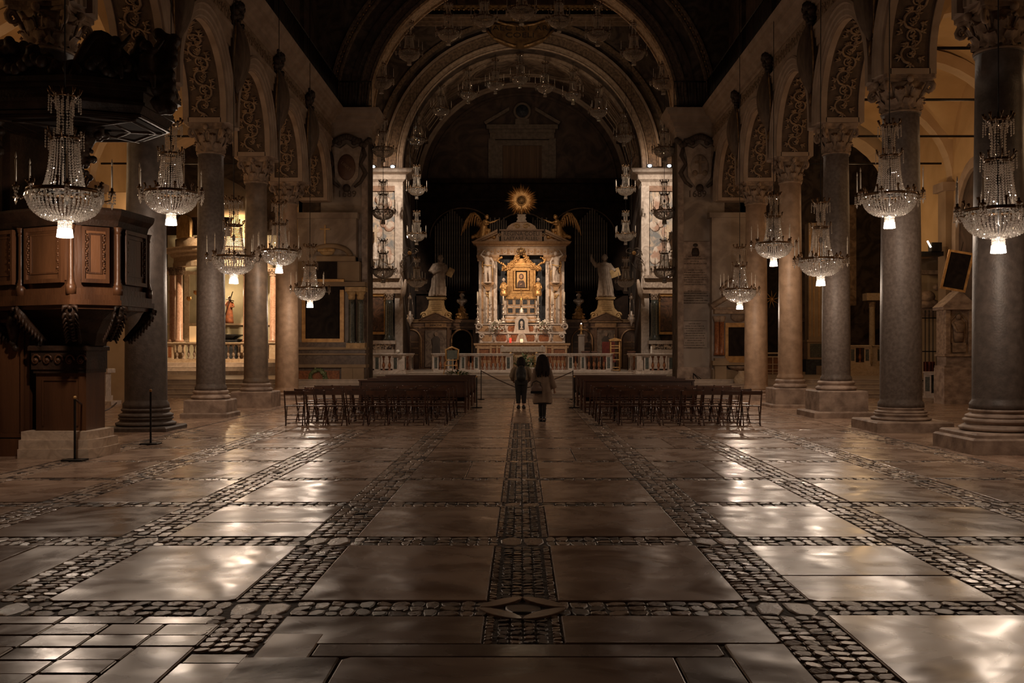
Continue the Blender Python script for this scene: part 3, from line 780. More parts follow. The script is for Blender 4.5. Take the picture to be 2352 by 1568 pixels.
bulb = MB(); bulb.ball((0, 0, .06), .05, 12, 8); bulbm = bulb.mesh('bulb', emit('bulb_glow', (1.0, .92, .84), 60))
def chandelier(x, y, z, label, group, lit=True, sc=1.0, cord=None, rz=0, power=None):
    t = thing('chandelier', label, 'chandelier', (x, y, z), rz, group); t.scale = (sc, sc, sc)
    for k, me in CH.items():
        o = inst(me, k, t)
        if k.startswith('crystal'): o['kind'] = 'stuff'
    for a_, c_ in AM:
        o = inst(a_, 'arm', t)
        if c_: inst(c_, 'candle', o)
    o = inst(lbd if lit else lbo, 'lamp_shade', t)
    if lit:
        inst(lud, 'rod_collar', o)
        inst(bulbm, 'bulb', t)
        light('chandelier_lamp', 'POINT', (x, y, z-.06*sc), power or LP, COOL, .06); light('chandelier_inner_lamp', 'POINT', (x, y, z+.42*sc), 13, (1.0, .86, .72), .05)
    if cord:
        b = MB(); b.tube([(0, 0, 2.1), (0, 0, 2.1+(cord-z)/sc)], .011, 5); b.build('cord', iron_m, t)
    return t
g = 'lit crystal chandeliers along the nave'
chs = [(-1, 14.1, 545, 'lit crystal chandelier in front of the wooden pulpit'),
       (-1, 19.6, 517, 'lit crystal chandelier just right of the pulpit canopy'),
       (-1, 24.0, 651, 'lit low chandelier between the second and third columns past the pulpit'),
       (-1, 28.6, 627, 'lit high chandelier before the brown column with the oval scar'),
       (-1, 32.9, 706, 'lit chandelier before the dark painting of the left pier altar'),
       (1, 15.0, 581, 'lit crystal chandelier before the column at the right edge of the photograph'),
       (1, 19.4, 524, 'lit crystal chandelier before the thick grey column on a wide square plinth'),
       (1, 24.0, 656, 'lit low chandelier hanging before the column with the pale scratch'),
       (1, 28.3, 611, 'lit high chandelier between the two tan columns on the right'),
       (1, 32.3, 710, 'lit chandelier hanging beside the dark square painting of the right pier')]
for (s_, Y, py, lab), px in zip(chs, (149, 393, 537, 641, 712, 2293, 2043, 1885, 1777, 1699)):
    p = at(px, py, Y); chandelier(p.x, p.y, p.z, lab, g, True, cord=16, rz=R.uniform(0, 1))
# ============================================================ TRIUMPHAL ARCH =
PY = 39.6                                    # front face of the arch wall
HW, SP2, RZ = 6.15, 11.15, 5.75              # opening half width, springing, rise
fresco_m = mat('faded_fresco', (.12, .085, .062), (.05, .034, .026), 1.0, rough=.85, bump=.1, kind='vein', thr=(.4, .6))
frescob_m = mat('chapel_fresco', (.58, .45, .34), (.22, .22, .22), 1.6, rough=.7, kind='vein', thr=(.38, .62), detail=8)
pier_m = mat('veined_pier_marble', (.34, .265, .21), (.22, .165, .13), .55, rough=.5, bump=.05, kind='vein', thr=(.42, .58))
gild_m = mat('arch_ornament', (.24, .16, .10), (.10, .065, .042), 9, rough=.7, bump=.6, bscale=18, dist=.04)
b = MB()
A = [(AX-HW, 0), (AX-HW, SP2)]+arc(AX, SP2, HW, RZ, pi, 0, 32)[1:-1]+[(AX+HW, SP2), (AX+HW, 0)]
B = [(AX-19, 0), (AX-19, 22)]+[(AX-HW-2+(2*HW+4)*i/30, 22) for i in range(31)]+[(AX+19, 22), (AX+19, 0)]
b.strip(A, B, PY, PY+1.3, 'y')
# the openings towards the aisles are cut by building the side parts separately
b = MB()
Ai = [(AX-HW, 0), (AX-HW, SP2)]+arc(AX, SP2, HW, RZ, pi, 0, 32)[1:-1]+[(AX+HW, SP2), (AX+HW, 0)]
Bo = [(AX-8.9, 0), (AX-8.9, 22)]+[(AX-HW-2+(2*HW+4)*i/30, 22) for i in range(31)]+[(AX+8.9, 22), (AX+8.9, 0)]
b.strip(Ai, Bo, PY, PY+1.3, 'y')
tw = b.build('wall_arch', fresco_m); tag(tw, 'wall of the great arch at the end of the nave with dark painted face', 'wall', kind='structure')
# mouldings round the great arch (concentric rings on the face)
def ring(y, r0, r1, out, m, name, par, hw=HW, rz=RZ, sp=SP2, low=None, cx=AX, n=40, prof=None):
    prof = prof or [(0, 0), (out, 0), (out, r1-r0), (0, r1-r0)]
    path = []
    if low is not None: path.append(((cx-hw-r0, y, low), (0, -1, 0), (-1, 0, 0)))
    for i in range(n+1):
        a = pi-pi*i/n; path.append(((cx+(hw+r0)*cos(a), y, sp+(rz+r0)*sin(a)), (0, -1, 0), (cos(a), 0, sin(a))))
    if low is not None: path.append(((cx+hw+r0, y, low), (0, -1, 0), (1, 0, 0)))
    bb = MB(); bb.sweep(prof, path); return bb.build(name, m, par)
ring(PY, .02, .42, .10, mat('dark_band', (.14, .09, .058), (.06, .038, .026), 9, rough=.7, bump=.5, bscale=18), 'inner_band', tw, prof=[(0, 0), (.08, 0), (.10, .06), (.06, .10), (.06, .30), (.11, .34), (.11, .40), (0, .40)])
ring(PY, .62, .80, .08, dark_m, 'plain_band', tw)
ring(PY, 1.2, 1.6, .1, gild_m, 'outer_band', tw, prof=[(0, 0), (.06, 0), (.10, .05), (.10, .12), (.05, .16), (.05, .26), (.10, .30), (.10, .38), (0, .38)])
dn = MB()
for i in range(110):
    a = pi*i/109; dn.ball((AX+(HW+1.40)*cos(a), PY-.07, SP2+(RZ+1.40)*sin(a)), .055, 6, 4)
o = dn.build('bead_row', darkgold_m, tw); o['kind'] = 'stuff'
# carved soffit of the great arch
sf = MB(); path = arc(AX, SP2, HW-.02, RZ-.02, pi, 0, 40)
sf.strip(path, [(AX+(p[0]-AX)*1.004, SP2+(p[1]-SP2)*1.004) for p in path], PY+.02, PY+1.28, 'y'); sf.build('soffit', mat('soffit_carving', (.70, .49, .29), (.36, .23, .13), 8, rough=.65, bump=.6, bscale=12, dist=.04), tw)
for y in (PY+.06, PY+1.1):
    sf = MB(); sf.strip(arc(AX, SP2, HW-.08, RZ-.08, pi, 0, 40), arc(AX, SP2, HW, RZ, pi, 0, 40), y, y+.12, 'y'); sf.build('soffit_rib', MATS['soffit_carving'], tw)
# piers faced in veined marble with cornice, year, coat of arms
for s_ in (-1, 1):
    nm = 'left' if s_ < 0 else 'right'
    xi, xo = AX+s_*HW, AX+s_*8.0
    b = MB(); b.box(min(xi, xo), max(xi, xo), PY-.14, PY+.002, 0, 10.15); 
    pr = b.build('wall_pier_'+nm, pier_m); tag(pr, f'{nm} pier of the great arch faced in veined marble', 'pier', kind='structure')
    b = MB(); b.box(min(xi, xo)-.04, max(xi, xo)+.04, PY-.22, PY-.14, 0, .95); b.box(min(xi, xo)-.02, max(xi, xo)+.02, PY-.19, PY-.14, .95, 1.05); b.build('pier_base', base_m, pr)
    b = MB()
    prof = [(0, 10.10), (.06, 10.10), (.07, 10.30), (.12, 10.33), (.12, 10.50), (.2, 10.56), (.22, 10.70), (.34, 10.78), (.36, 10.92), (.46, 11.0), (.50, 11.12), (.52, 11.22), (0, 11.22)]
    P0 = [((xo-s_*.0, PY-.14, 0), (-s_*0, -1, 0), (0, 0, 1)), ((xi, PY-.14, 0), (-s_*1, -1, 0), (0, 0, 1)), ((xi, PY+1.3, 0), (-s_, 0, 0), (0, 0, 1))]
    b.sweep(prof, P0); b.build('pier_cornice', mould_m, pr)
    b = MB(); b.box(*sorted((xi, xi+s_*.22)), PY-.20, PY-.14, 1.05, 10.1); b.build('corner_strip', base_m, pr)
# railings along the cornices and in front of the arch
def railing(p0, p1, name_label, h=1.05, step=.16):
    p0, p1 = Vector(p0), Vector(p1); t = thing('railing', name_label, 'railing', p0); d = p1-p0; L_ = d.length; u = d.normalized()
    b = MB(); b.tube([Vector((0, 0, h)), d+Vector((0, 0, h))], .03, 6); b.build('top_rail', iron_m, t)
    b = MB(); b.tube([Vector((0, 0, .1)), d+Vector((0, 0, .1))], .016, 4); b.build('bottom_rail', iron_m, t)
    b = MB(); n = int(L_/step)
    bm = MB(); bm.tube([(0, 0, 0), (0, 0, h)], .013, 4); bme = bm.mesh('bar', iron_m)
    for i in range(n+1): inst(bme, 'bar', t, u*(L_*i/n))
for s_ in (-1, 1):
    nm = 'left' if s_ < 0 else 'right'
    railing((AX+s_*7.25, 24.5, 11.24), (AX+s_*7.25, PY-.5, 11.24), f'black iron railing running along the {nm} nave cornice')
    railing((AX+s_*7.2, PY-.45, 11.22), (AX+s_*5.95, PY-.45, 11.22), f'short black iron railing on top of the {nm} arch pier', step=.12)
# ============================================================ CROSSING =======
TY = 51.0; CW, CSP, CR = 6.1, 11.1, 6.05      # chancel wall plane, opening
plat_m = mat('platform_marble', (.52, .42, .34), (.38, .30, .24), 1.5, rough=.35, bump=.05, kind='vein')
stp = thing('stairs', 'low marble steps leading up from the nave to the crossing', 'steps', (0, 0, 0)); stp['kind'] = 'structure'
for i in range(4):
    b = MB(); b.box(-19, 19, 36.0+.75*i, 60 if i == 3 else 36.0+.75*(i+1)+.05, -.1, .15*(i+1)-.035); b.box(-19, 19, 36-.03+.75*i, 60 if i == 3 else 36.8+.75*i, .15*(i+1)-.035, .15*(i+1))
    b.build('step', plat_m, stp)
b = MB(); b.box(-6.0, 6.0, 46.2, 57, .58, .70); b.box(-6.05, 6.05, 46.15, 46.5, .66, .70); b.build('step', plat_m, stp)
# chancel wall with arch
b = MB(); Ai = [(AX-CW, .6), (AX-CW, CSP)]+arc(AX, CSP, CW, CR, pi, 0, 32)[1:-1]+[(AX+CW, CSP), (AX+CW, .6)]
Bo = [(AX-19, .6), (AX-19, 19.5)]+[(AX-18+36*i/30, 19.5) for i in range(31)]+[(AX+19, 19.5), (AX+19, .6)]
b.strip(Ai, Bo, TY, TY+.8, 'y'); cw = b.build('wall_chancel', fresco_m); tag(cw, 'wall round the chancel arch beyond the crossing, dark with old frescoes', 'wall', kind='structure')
arch_light = mat('chancel_arch_stucco', (.42, .32, .235), (.27, .19, .13), 7, rough=.7, bump=.6, bscale=12, dist=.03)
ring(TY, .0, .34, .1, arch_light, 'inner_ring', cw, CW, CR, CSP, .7, prof=[(0, 0), (.10, 0), (.14, .05), (.09, .09), (.09, .24), (.15, .27), (.15, .33), (0, .33)])
ring(TY, .36, .86, .1, gild_m, 'ornament_ring', cw, CW, CR, CSP, None, prof=[(0, 0), (.12, 0), (.08, .06), (.08, .40), (.16, .44), (.16, .5), (0, .5)])
ring(TY, .88, 1.0, .22, mould_m, 'edge_ring', cw, CW, CR, CSP, None)
ring(TY, 1.35, 1.55, .1, gild_m, 'outer_ring', cw, CW, CR, CSP, None)
# crossing ceiling and its cornice
b = MB(); b.box(-19, 19, PY+1.3, TY, 19.4, 19.7); ce = b.build('ceiling', dark_m); tag(ce, 'dark coffered wooden ceiling over the crossing', 'ceiling', kind='structure')
for i in range(5):
    b = MB(); b.box(-10, 10, 42.2+2*i, 42.6+2*i, 19.15, 19.4); b.build('beam', woodd_m, ce)
for x in range(-9, 10, 3):
    b = MB(); b.box(x-.2, x+.2, PY+1.3, TY, 19.17, 19.4); b.build('beam', woodd_m, ce)
b = MB(); b.box(-10, 10, TY-.35, TY, 18.45, 18.6); b.box(-10, 10, TY-.2, TY, 18.3, 18.45); b.box(-10, 10, TY-.6, TY, 18.6, 18.72); b.build('upper_cornice', mat('dim_cornice', (.25, .17, .11), (.14, .09, .06), 5, rough=.6), cw)
b = MB()
for i in range(80): b.ball((-9.9+.25*i, TY-.62, 18.95), .06, 6, 4)
b.box(-10, 10, TY-.66, TY-.1, 19.04, 19.15)
b.build('gilt_dentils', darkgold_m, cw)['kind'] = 'stuff'
# barrel vault of the chancel, with ribs, oval fresco
BY = 57.5
b = MB(); n = 32; p0 = arc(AX, CSP, CW, CR, pi, 0, n); b.strip(p0, arc(AX, CSP, CW+.3, CR+.3, pi, 0, n), TY+.8, BY+.4, 'y', smooth=True)
vault_m = mat('vault_fresco', (.30, .215, .15), (.13, .09, .065), 1.3, rough=.8, kind='vein', thr=(.38, .62), detail=8)
vt = b.build('ceiling_chancel', vault_m); tag(vt, 'painted barrel vault over the high altar', 'vault', kind='structure')
def on_vault(a, y, h=0): return Vector((AX+(CW-h)*cos(a), y, CSP+(CR-h)*sin(a)))
vf = MB()
for k, (s1, s2, w_) in enumerate(((1.0, 1.0, .16), (.86, .84, .08), (1.10, 1.12, .06))):     # oval frame in relief
    pts = [on_vault(pi/2+.52*s1*cos(t), 54.0+1.75*s2*sin(t), .04) for t in [2*pi*i/40 for i in range(40)]]
    vf.tube(pts, w_*.6, 6, closed=True)
vf.build('oval_frame', arch_light, vt)
vb = MB()
for i in range(72):
    t = 2*pi*i/72; vb.ball(on_vault(pi/2+.56*cos(t), 54.0+1.86*sin(t), .07), .055, 6, 4)
vb.build('oval_beads', arch_light, vt)['kind'] = 'stuff'
for a0 in (.12, .44, .80, pi-.12, pi-.44, pi-.80):             # ribs and side panels
    b = MB(); b.tube([on_vault(a0, y, .03) for y in (TY+.8, BY)], .10, 6); b.build('rib', arch_light, vt)
for a0 in (.62, pi-.62, .28, pi-.28):
    for y in (52.6, 54.0, 55.6):
        b = MB(); b.tube([on_vault(a0+da, y+dy, .03) for da, dy in ((-.1, -.5), (.1, -.5), (.1, .5), (-.1, .5))], .05, 5, closed=True); b.build('panel_frame', arch_light, vt)
for y in (TY+.9, BY-.2):
    b = MB(); b.strip(arc(AX, CSP, CW-.12, CR-.12, pi, 0, n), arc(AX, CSP, CW, CR, pi, 0, n), y, y+.18, 'y'); b.build('rib', arch_light if y < 53 else mould_m, vt)
# side walls and back wall of the chancel
for s_ in (-1, 1):
    b = MB(); b.box(*sorted((AX+s_*CW, AX+s_*(CW+.4))), TY+.8, BY+.4, .6, CSP+.02)
    tag(b.build('wall_chancel_'+('left' if s_ < 0 else 'right'), dark_m), f'dark {"left" if s_<0 else "right"} side wall of the chancel', 'wall', kind='structure')
b = MB(); b.box(AX-CW-.3, AX+CW+.3, BY, BY+.4, .6, CSP+CR+.4)
bw = b.build('wall_back', dark_m); tag(bw, 'dark end wall of the chancel behind the organ', 'wall', kind='structure')
ring(BY, -.25, .02, .1, mould_m, 'wall_arch_moulding', bw, CW, CR, CSP)
ring(BY, -.75, -.6, .1, dark_m, 'inner_moulding', bw, CW, CR, CSP)
# pedimented window on the back wall
wn = thing('window_1', 'curtained window with a broken pediment and a round shield high on the end wall', 'window', (AX+.0, BY, 0)); wn['kind'] = 'structure'
dull_m = mat('dull_window_stone', (.17, .125, .09), (.10, .072, .052), 5, rough=.7, bump=.1)
def zb(py): return H-(py-VY)*BY/F
zt, zm = zb(335), zb(418)
b = MB(); b.box(-1.55, -1.13, -.14, 0, zm-.2, zt+.1); b.box(1.13, 1.55, -.14, 0, zm-.2, zt+.1); b.box(-1.55, 1.55, -.14, 0, zt, zt+.3); b.build('window_frame', dull_m, wn)
b = MB(); b.box(-1.85, 1.85, -.24, 0, zt+.35, zt+.7); b.box(-2.05, 2.05, -.4, 0, zt+.9, zt+1.15); b.box(-1.9, 1.9, -.3, 0, zt+.7, zt+.9); b.build('entablature', dull_m, wn)
for s_ in (-1, 1):
    b = MB(); b.prism([(s_*2.1, zt+1.15), (s_*.75, zt+1.95), (s_*.75, zt+2.15), (s_*2.2, zt+1.3)], -.42, 0); b.build('broken_pediment', dull_m, wn)
    b = MB(); b.box(*sorted((s_*1.55, s_*1.95)), -.2, 0, zm-1.2, zt+.4); b.build('side_pilaster', dull_m, wn)
b = MB(); b.tube([(.44*cos(t), -.25, zt+1.95+.44*sin(t)) for t in [2*pi*i/24 for i in range(24)]], .09, 8, closed=True); b.prism([(-.4, zt+1.15), (.4, zt+1.15), (.4, zt+1.5), (-.4, zt+1.5)], -.3, 0); b.build('round_shield', dull_m, wn)
b = MB(); b.lathe([(.36, 0), (.36, .1)], 20, M=Matrix.Translation((0, -.2, zt+1.95)) @ Matrix.Rotation(pi/2, 4, 'X')); b.build('shield_face', bluemarble_m, wn)
b = MB(); nu = 60
b.grid(lambda u, v: (-1.13+2.26*u, -.05-.035*sin(u*70)-.02*sin(u*31), zm+(zt-zm)*v), nu, 3); b.build('curtain', mat('window_curtain', (.17, .105, .065), (.10, .06, .038), 3, rough=.9, stretch=(3, 1, .1)), wn)
# organ: pipes in groups in front of the back wall, case behind
oc = thing('organ', 'large pipe organ with dark metal pipes in arched case behind the altar', 'organ', (AX, 56.6, 0))
pipe_m = mat('organ_pipe_metal', (.24, .20, .17), (.14, .115, .10), 3, rough=.42, metal=.5)
case_m = mat('organ_case', (.030, .018, .013), (.014, .009, .007), 3, rough=.8, spec=.08)
b = MB(); b.box(-6.0, 6.0, .1, .8, .7, 11.3); b.box(-6.05, 6.05, -.25, .3, 11.2, 11.45); b.box(-6.05, 6.05, -.15, .3, 10.2, 10.32); b.build('case', case_m, oc)
b = MB(); b.box(-6.0, 6.0, -.35, .1, 4.9, 5.1); b.box(-6, 6, -.2, .1, 3.4, 4.9); b.build('pipe_shelf', case_m, oc)
for cx, r in ((-3.35, 1.9), (3.45, 1.9), (0, 1.6)):
    b = MB(); b.tube([(cx+r*cos(t), 0, 8.1+r*.9*sin(t)) for t in [pi*i/20 for i in range(21)]], .05, 5); b.build('case_arch', mat('case_gilding', (.16, .095, .05), (.08, .05, .03), 6, rough=.5), oc)
def pipe_mesh(h, r):
    b = MB(); b.lathe([(.02, 0), (r, .5), (r, .52), (r, h), (r*.9, h+.01)], 12); m = MB(); b.box(-r*.5, r*.5, -r*1.05, -r*.8, .6, .72); return b
def zo(py): return H-(py-VY)*56.4/F
grp = [(1000+5.5*i, 480+abs(i-7)*5.5) for i in range(15)]+[(1322+5.5*i, 478+abs(i-7)*5.5) for i in range(14)]
grp += [(1126+5.2*i, 500+(6 if i % 2 else 0)) for i in range(8)]+[(1224+5.2*i, 500+(6 if i % 2 else 0)) for i in range(8)]
for px, py in grp:
    h = zo(py)-5.1; pipe_mesh(h, .052).build('organ_pipe', pipe_m, oc, ((px-VX)*56.4/F-AX, -.2, 5.1))
# name cartouche over the chancel arch
ct = thing('cartouche', 'dark gilded scroll cartouche with Latin words above the chancel arch', 'cartouche', (AX-.12, TY-.3, 0))
def zt_(py): return H-(py-VY)*(TY-.3)/F
b = MB(); out = []
for i in range(25): t = i/24; out.append((-1.75+3.5*t, zt_(50)+.10*sin(t*2*pi*2+pi)-.20*cos((t-.5)*pi)))
lo = [(-1.2+2.4*(1-i/12), zt_(96)-.35*sin(pi*i/12)) for i in range(13)]
b.prism(out+lo, -.12, .1); b.build('plaque', mat('cartouche_gold', (.26, .15, .06), (.12, .065, .028), 4, rough=.45, metal=.4, bump=.3), ct)
b = MB()
for s_ in (-1, 1):
    pts = [(s_*(1.75+.28*cos(t)*(1-t/9)), -.1, zt_(56)+.26*sin(t)*(1-t/9)) for t in [i*.5 for i in range(15)]]; b.tube(pts, .07, 6)
    b.tube([(s_*.1, -.12, zt_(50)-.25), (s_*.7, -.16, zt_(50)-.18), (s_*1.4, -.12, zt_(47)), (s_*1.8, -.1, zt_(42))], .06, 6)
    b.tube([(s_*1.7, -.1, zt_(70)), (s_*1.3, -.14, zt_(90)), (s_*.5, -.14, zt_(104)), (s_*.2, -.14, zt_(108))], .07, 6)
    b.ball((s_*.3, -.1, zt_(44)), .14, 8, 6); b.tube([(s_*.2, -.15, zt_(42)), (s_*.55, -.15, zt_(34)), (s_*.9, -.1, zt_(40))], .08, 6)
b.ball((0, -.15, zt_(36)), .26, 10, 8); b.build('scroll_frame', darkgold_m, ct)
text('HAEC EST ARA\nCOELI', .36, (0, -.135, zt_(75)), mat('lettering_dark', (.03, .02, .012), (.02, .012, .008), 3, rough=.6), ct, sx=1.5)
# ============================================================ AISLES =========
OX = 14.9
cream_m = mat('cream_plaster', (.62, .46, .29), (.52, .37, .22), 1.4, rough=.9, bump=.05)
greywall_m = mat('aisle_wall_stone', (.34, .24, .15), (.22, .15, .09), 1.2, rough=.8, bump=.2)
for side in (-1, 1):
    nm = 'left' if side < 0 else 'right'
    b = MB(); b.box(*sorted((side*OX, side*(OX+.5))), 9, 35.0, 0, 12); b.box(*sorted((side*OX, side*(OX+.5))), 35.0, 39.7, 5.2, 12)
    aw = b.build('wall_aisle_'+nm, ochre_m); tag(aw, f'outer wall of the {nm} aisle with tall chapel arches', 'wall', kind='structure')
    ys = CY+[YEND]
    for i in range(6):
        c = (ys[i]+ys[i+1])/2
        if c > 36: continue
        # blind chapel arch: recess shown by a dark panel and moulded frame
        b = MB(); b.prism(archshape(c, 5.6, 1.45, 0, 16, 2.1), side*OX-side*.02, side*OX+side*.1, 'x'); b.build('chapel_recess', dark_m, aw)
        b = MB(); A1 = [(c-1.45, 0), (c-1.45, 5.6)]+arc(c, 5.6, 1.45, 2.1, pi, 0, 16)[1:-1]+[(c+1.45, 5.6), (c+1.45, 0)]
        B1 = [(c-1.75, 0), (c-1.75, 5.6)]+arc(c, 5.6, 1.75, 2.45, pi, 0, 16)[1:-1]+[(c+1.75, 5.6), (c+1.75, 0)]
        b.strip(A1, B1, side*OX-side*.14, side*OX, 'x'); b.build('arch_frame', cream_m if i % 2 else mould_m, aw)
    for y in ys[1:]:
        if y > 37: continue
        b = MB(); b.box(*sorted((side*OX, side*(OX-.28))), y-.32, y+.32, 0, 7.2); b.build('engaged_pier', greywall_m if side > 0 else cream_m, aw)
        b = MB(); b.box(*sorted((side*OX, side*(OX-.42))), y-.42, y+.42, 7.2, 7.5); b.build('impost', mould_m, aw)
        b = MB(); cx = side*(WX+T+OX)/2; r = (OX-WX-T)/2
        b.strip(arc(cx, 7.5, r, r*.95, 0, pi, 20), arc(cx, 7.5, r+.35, r*.95+.35, 0, pi, 20), y-.24, y+.24, 'y')
        b.build('transverse_rib', cream_m, aw)
    # groin vaults
    b = MB(); x0, x1 = side*(WX+T), side*(OX+.1)
    for i in range(6):
        ya, yb = ys[i], ys[i+1]
        def g(u, v):
            x = x0+(x1-x0)*u; y = ya+(yb-ya)*v; zx = sqrt(max(0, 1-(2*u-1)**2))*3.3; zy = sqrt(max(0, 1-(2*v-1)**2))*3.3
            return (x, y, 7.6+max(zx, zy))
        b.grid(g, 22, 16)
    tag(b.build('ceiling_aisle_'+nm, ochre_m), f'ochre groin vaults of the {nm} aisle', 'vault', kind='structure')
    # aisle end arch to the transept, transept walls
    cx = side*(8.9+OX+.3)/2; r = (OX-8.9)/2
    b = MB(); A1 = [(cx-r, .6), (cx-r, 7.5)]+arc(cx, 7.5, r, r, pi, 0, 16)[1:-1]+[(cx+r, 7.5), (cx+r, .6)]
    B1 = [(cx-r-.35, .6), (cx-r-.35, 12)]+[(cx-r-.35+(2*r+.7)*k/16, 12) for k in range(1, 16)]+[(cx+r+.35, 12), (cx+r+.35, .6)]
    b.strip(A1, B1, PY, PY+1.2, 'y'); b.box(*sorted((side*(OX), side*21)), PY, PY+1.2, .6, 12)
    tag(b.build('wall_transept_'+nm, cream_m), f'{nm} transept arch at the end of the aisle', 'wall', kind='structure')
    b = MB(); b.box(*sorted((side*20.5, side*21)), 36.6, 54, 0, 16); b.box(*sorted((side*(OX+.5), side*21)), 36.2, 36.6, 0, 16)
    tag(b.build('wall_side_'+nm, greywall_m), f'side wall of the {nm} transept', 'wall', kind='structure')
# ---- right aisle furnishings
def pt(px, py, Y): return at(px, py, Y)
# tall monument against the right pier
mo = thing('wall_monument', 'tall pale stone tomb monument with a pointed gable, far right aisle', 'monument', (13.95, 31.9, 0)); mo.scale.z = .66
b = MB(); b.box(-.52, .52, -.3, .5, 0, 1.75, ch=.02); b.build('block', base_m, mo)
b = MB(); b.box(-.50, .50, -.26, .5, 1.75, 1.85); b.box(-.42, .42, -.2, .5, 1.85, 2.3); b.build('base', base_m, mo)
b = MB(); b.box(-.44, -.30, -.24, .5, 2.3, 4.55); b.box(.30, .44, -.24, .5, 2.3, 4.55); b.box(-.5, .5, -.28, .5, 2.3, 2.42); b.box(-.32, .32, -.12, .5, 2.42, 4.55); b.build('frame', cap_m, mo)
b = MB(); b.box(-.56, .56, -.34, .5, 4.55, 4.68); b.prism([(-.58, 4.68), (.58, 4.68), (0, 5.45)], -.30, .5); b.build('gable', base_m, mo)
b = MB(); b.ball((0, -.16, 4.2), .10, 8, 6, rz=.14); b.lathe([(.14, 3.0), (.18, 3.3), (.20, 3.8), (.16, 3.98), (.06, 4.06)], 12, (0, -.16, 0), sy=.5); b.tube([(-.2, -.2, 3.9), (-.12, -.26, 3.5), (.1, -.28, 3.5)], .05, 6)
b.box(-.22, .22, -.2, 0, 2.5, 2.95); b.tube([(-.26, -.14, 2.9), (-.26, -.14, 4.0), (0, -.14, 4.45), (.26, -.14, 4.0), (.26, -.14, 2.9)], .03, 5); b.build('relief_figure', cap_m, mo)
# tilted painting above it
tp = thing('painting', 'small dark painting in a gilt frame hanging tilted forward above the gabled monument', 'painting', pt(2198, 622, 31.6))
tp.rotation_euler = (.12, .20, -.25)
b = MB(); w_, h = .33, .58
b.box(-w_, w_, .0, .03, -h, h); b.build('canvas', canvas_m, tp)
b = MB()
for x0, x1, z0, z1 in ((-w_-.05, -w_+.02, -h-.05, h+.05), (w_-.02, w_+.05, -h-.05, h+.05), (-w_, w_, h-.02, h+.05), (-w_, w_, -h-.05, -h+.02)): b.box(x0, x1, -.05, .03, z0, z1)
b.build('frame', gold_m, tp)
b = MB(); b.tube([(-.02, .02, h), (0, .1, h+.35)], .01, 4); b.build('hanging_wire', iron_m, tp)
# grille and doors in the right transept
def grille(x0, x1, y, z0, z1, label, step=.14):
    t = thing('grille', label, 'iron grille', (x0, y, z0)); w_ = x1-x0; h = z1-z0
    bm = MB(); bm.tube([(0, 0, 0), (0, 0, h)], .016, 4); bm.octa((0, 0, h+.06), .03, .08); me = bm.mesh('bar', iron_m)
    n = int(w_/step)
    for i in range(n+1): inst(me, 'bar', t, (w_*i/n, 0, 0))
    for z in (.08, h*.45, h*.93): b = MB(); b.box(0, w_, -.015, .015, z-.02, z+.02); b.build('rail', iron_m, t)
b = MB(); b.box(14.9, 17.5, 37.5, 37.7, .0, 4.2); 
grille(14.95, 16.4, 37.2, .5, 3.1, 'tall black iron grille behind the thick grey column and the gabled monument')
grille(12.3, 13.7, 47.0, .6, 3.2, 'black iron grille closing the dark right chapel')
# niche with lunette relief above grille
nl = thing('niche_monument', 'arched niche with reclining relief and curved pediment above the grille, far right', 'monument', (15.6, 37.9, 0))
b = MB(); b.box(-1.1, 1.1, 0, .3, 3.0, 3.3); b.box(-1.1, -.8, 0, .3, 3.3, 4.6); b.box(.8, 1.1, 0, .3, 3.3, 4.6); b.box(-1.2, 1.2, -.1, .3, 4.6, 4.75); b.build('frame', cap_m, nl)
b = MB(); b.tube([(1.2*cos(t), -.02, 4.75+.5*sin(t)) for t in [pi*i/14 for i in range(15)]], .07, 6); b.build('curved_pediment', cap_m, nl)
b = MB(); b.ball((-.1, .1, 3.75), .3, 10, 6, rz=.25); b.tube([(-.6, .1, 3.4), (0, .05, 3.5), (.6, .1, 3.4)], [.12, .2, .1], 8); b.ball((.2, 0, 4.1), .13, 8, 6); b.build('relief_figure', cap_m, nl)
cu = MB(); cu.grid(lambda u, v: (.42*u, .06*sin(u*22)+.03*sin(u*9), 1.3*v), 24, 2)
o = cu.build('curtain', mat('red_cloth', (.16, .035, .02), (.07, .015, .01), 4, rough=.9), None, (14.55, 36.0, .0)); tag(o, 'dark red curtain hanging beside the grille at far right', 'curtain')
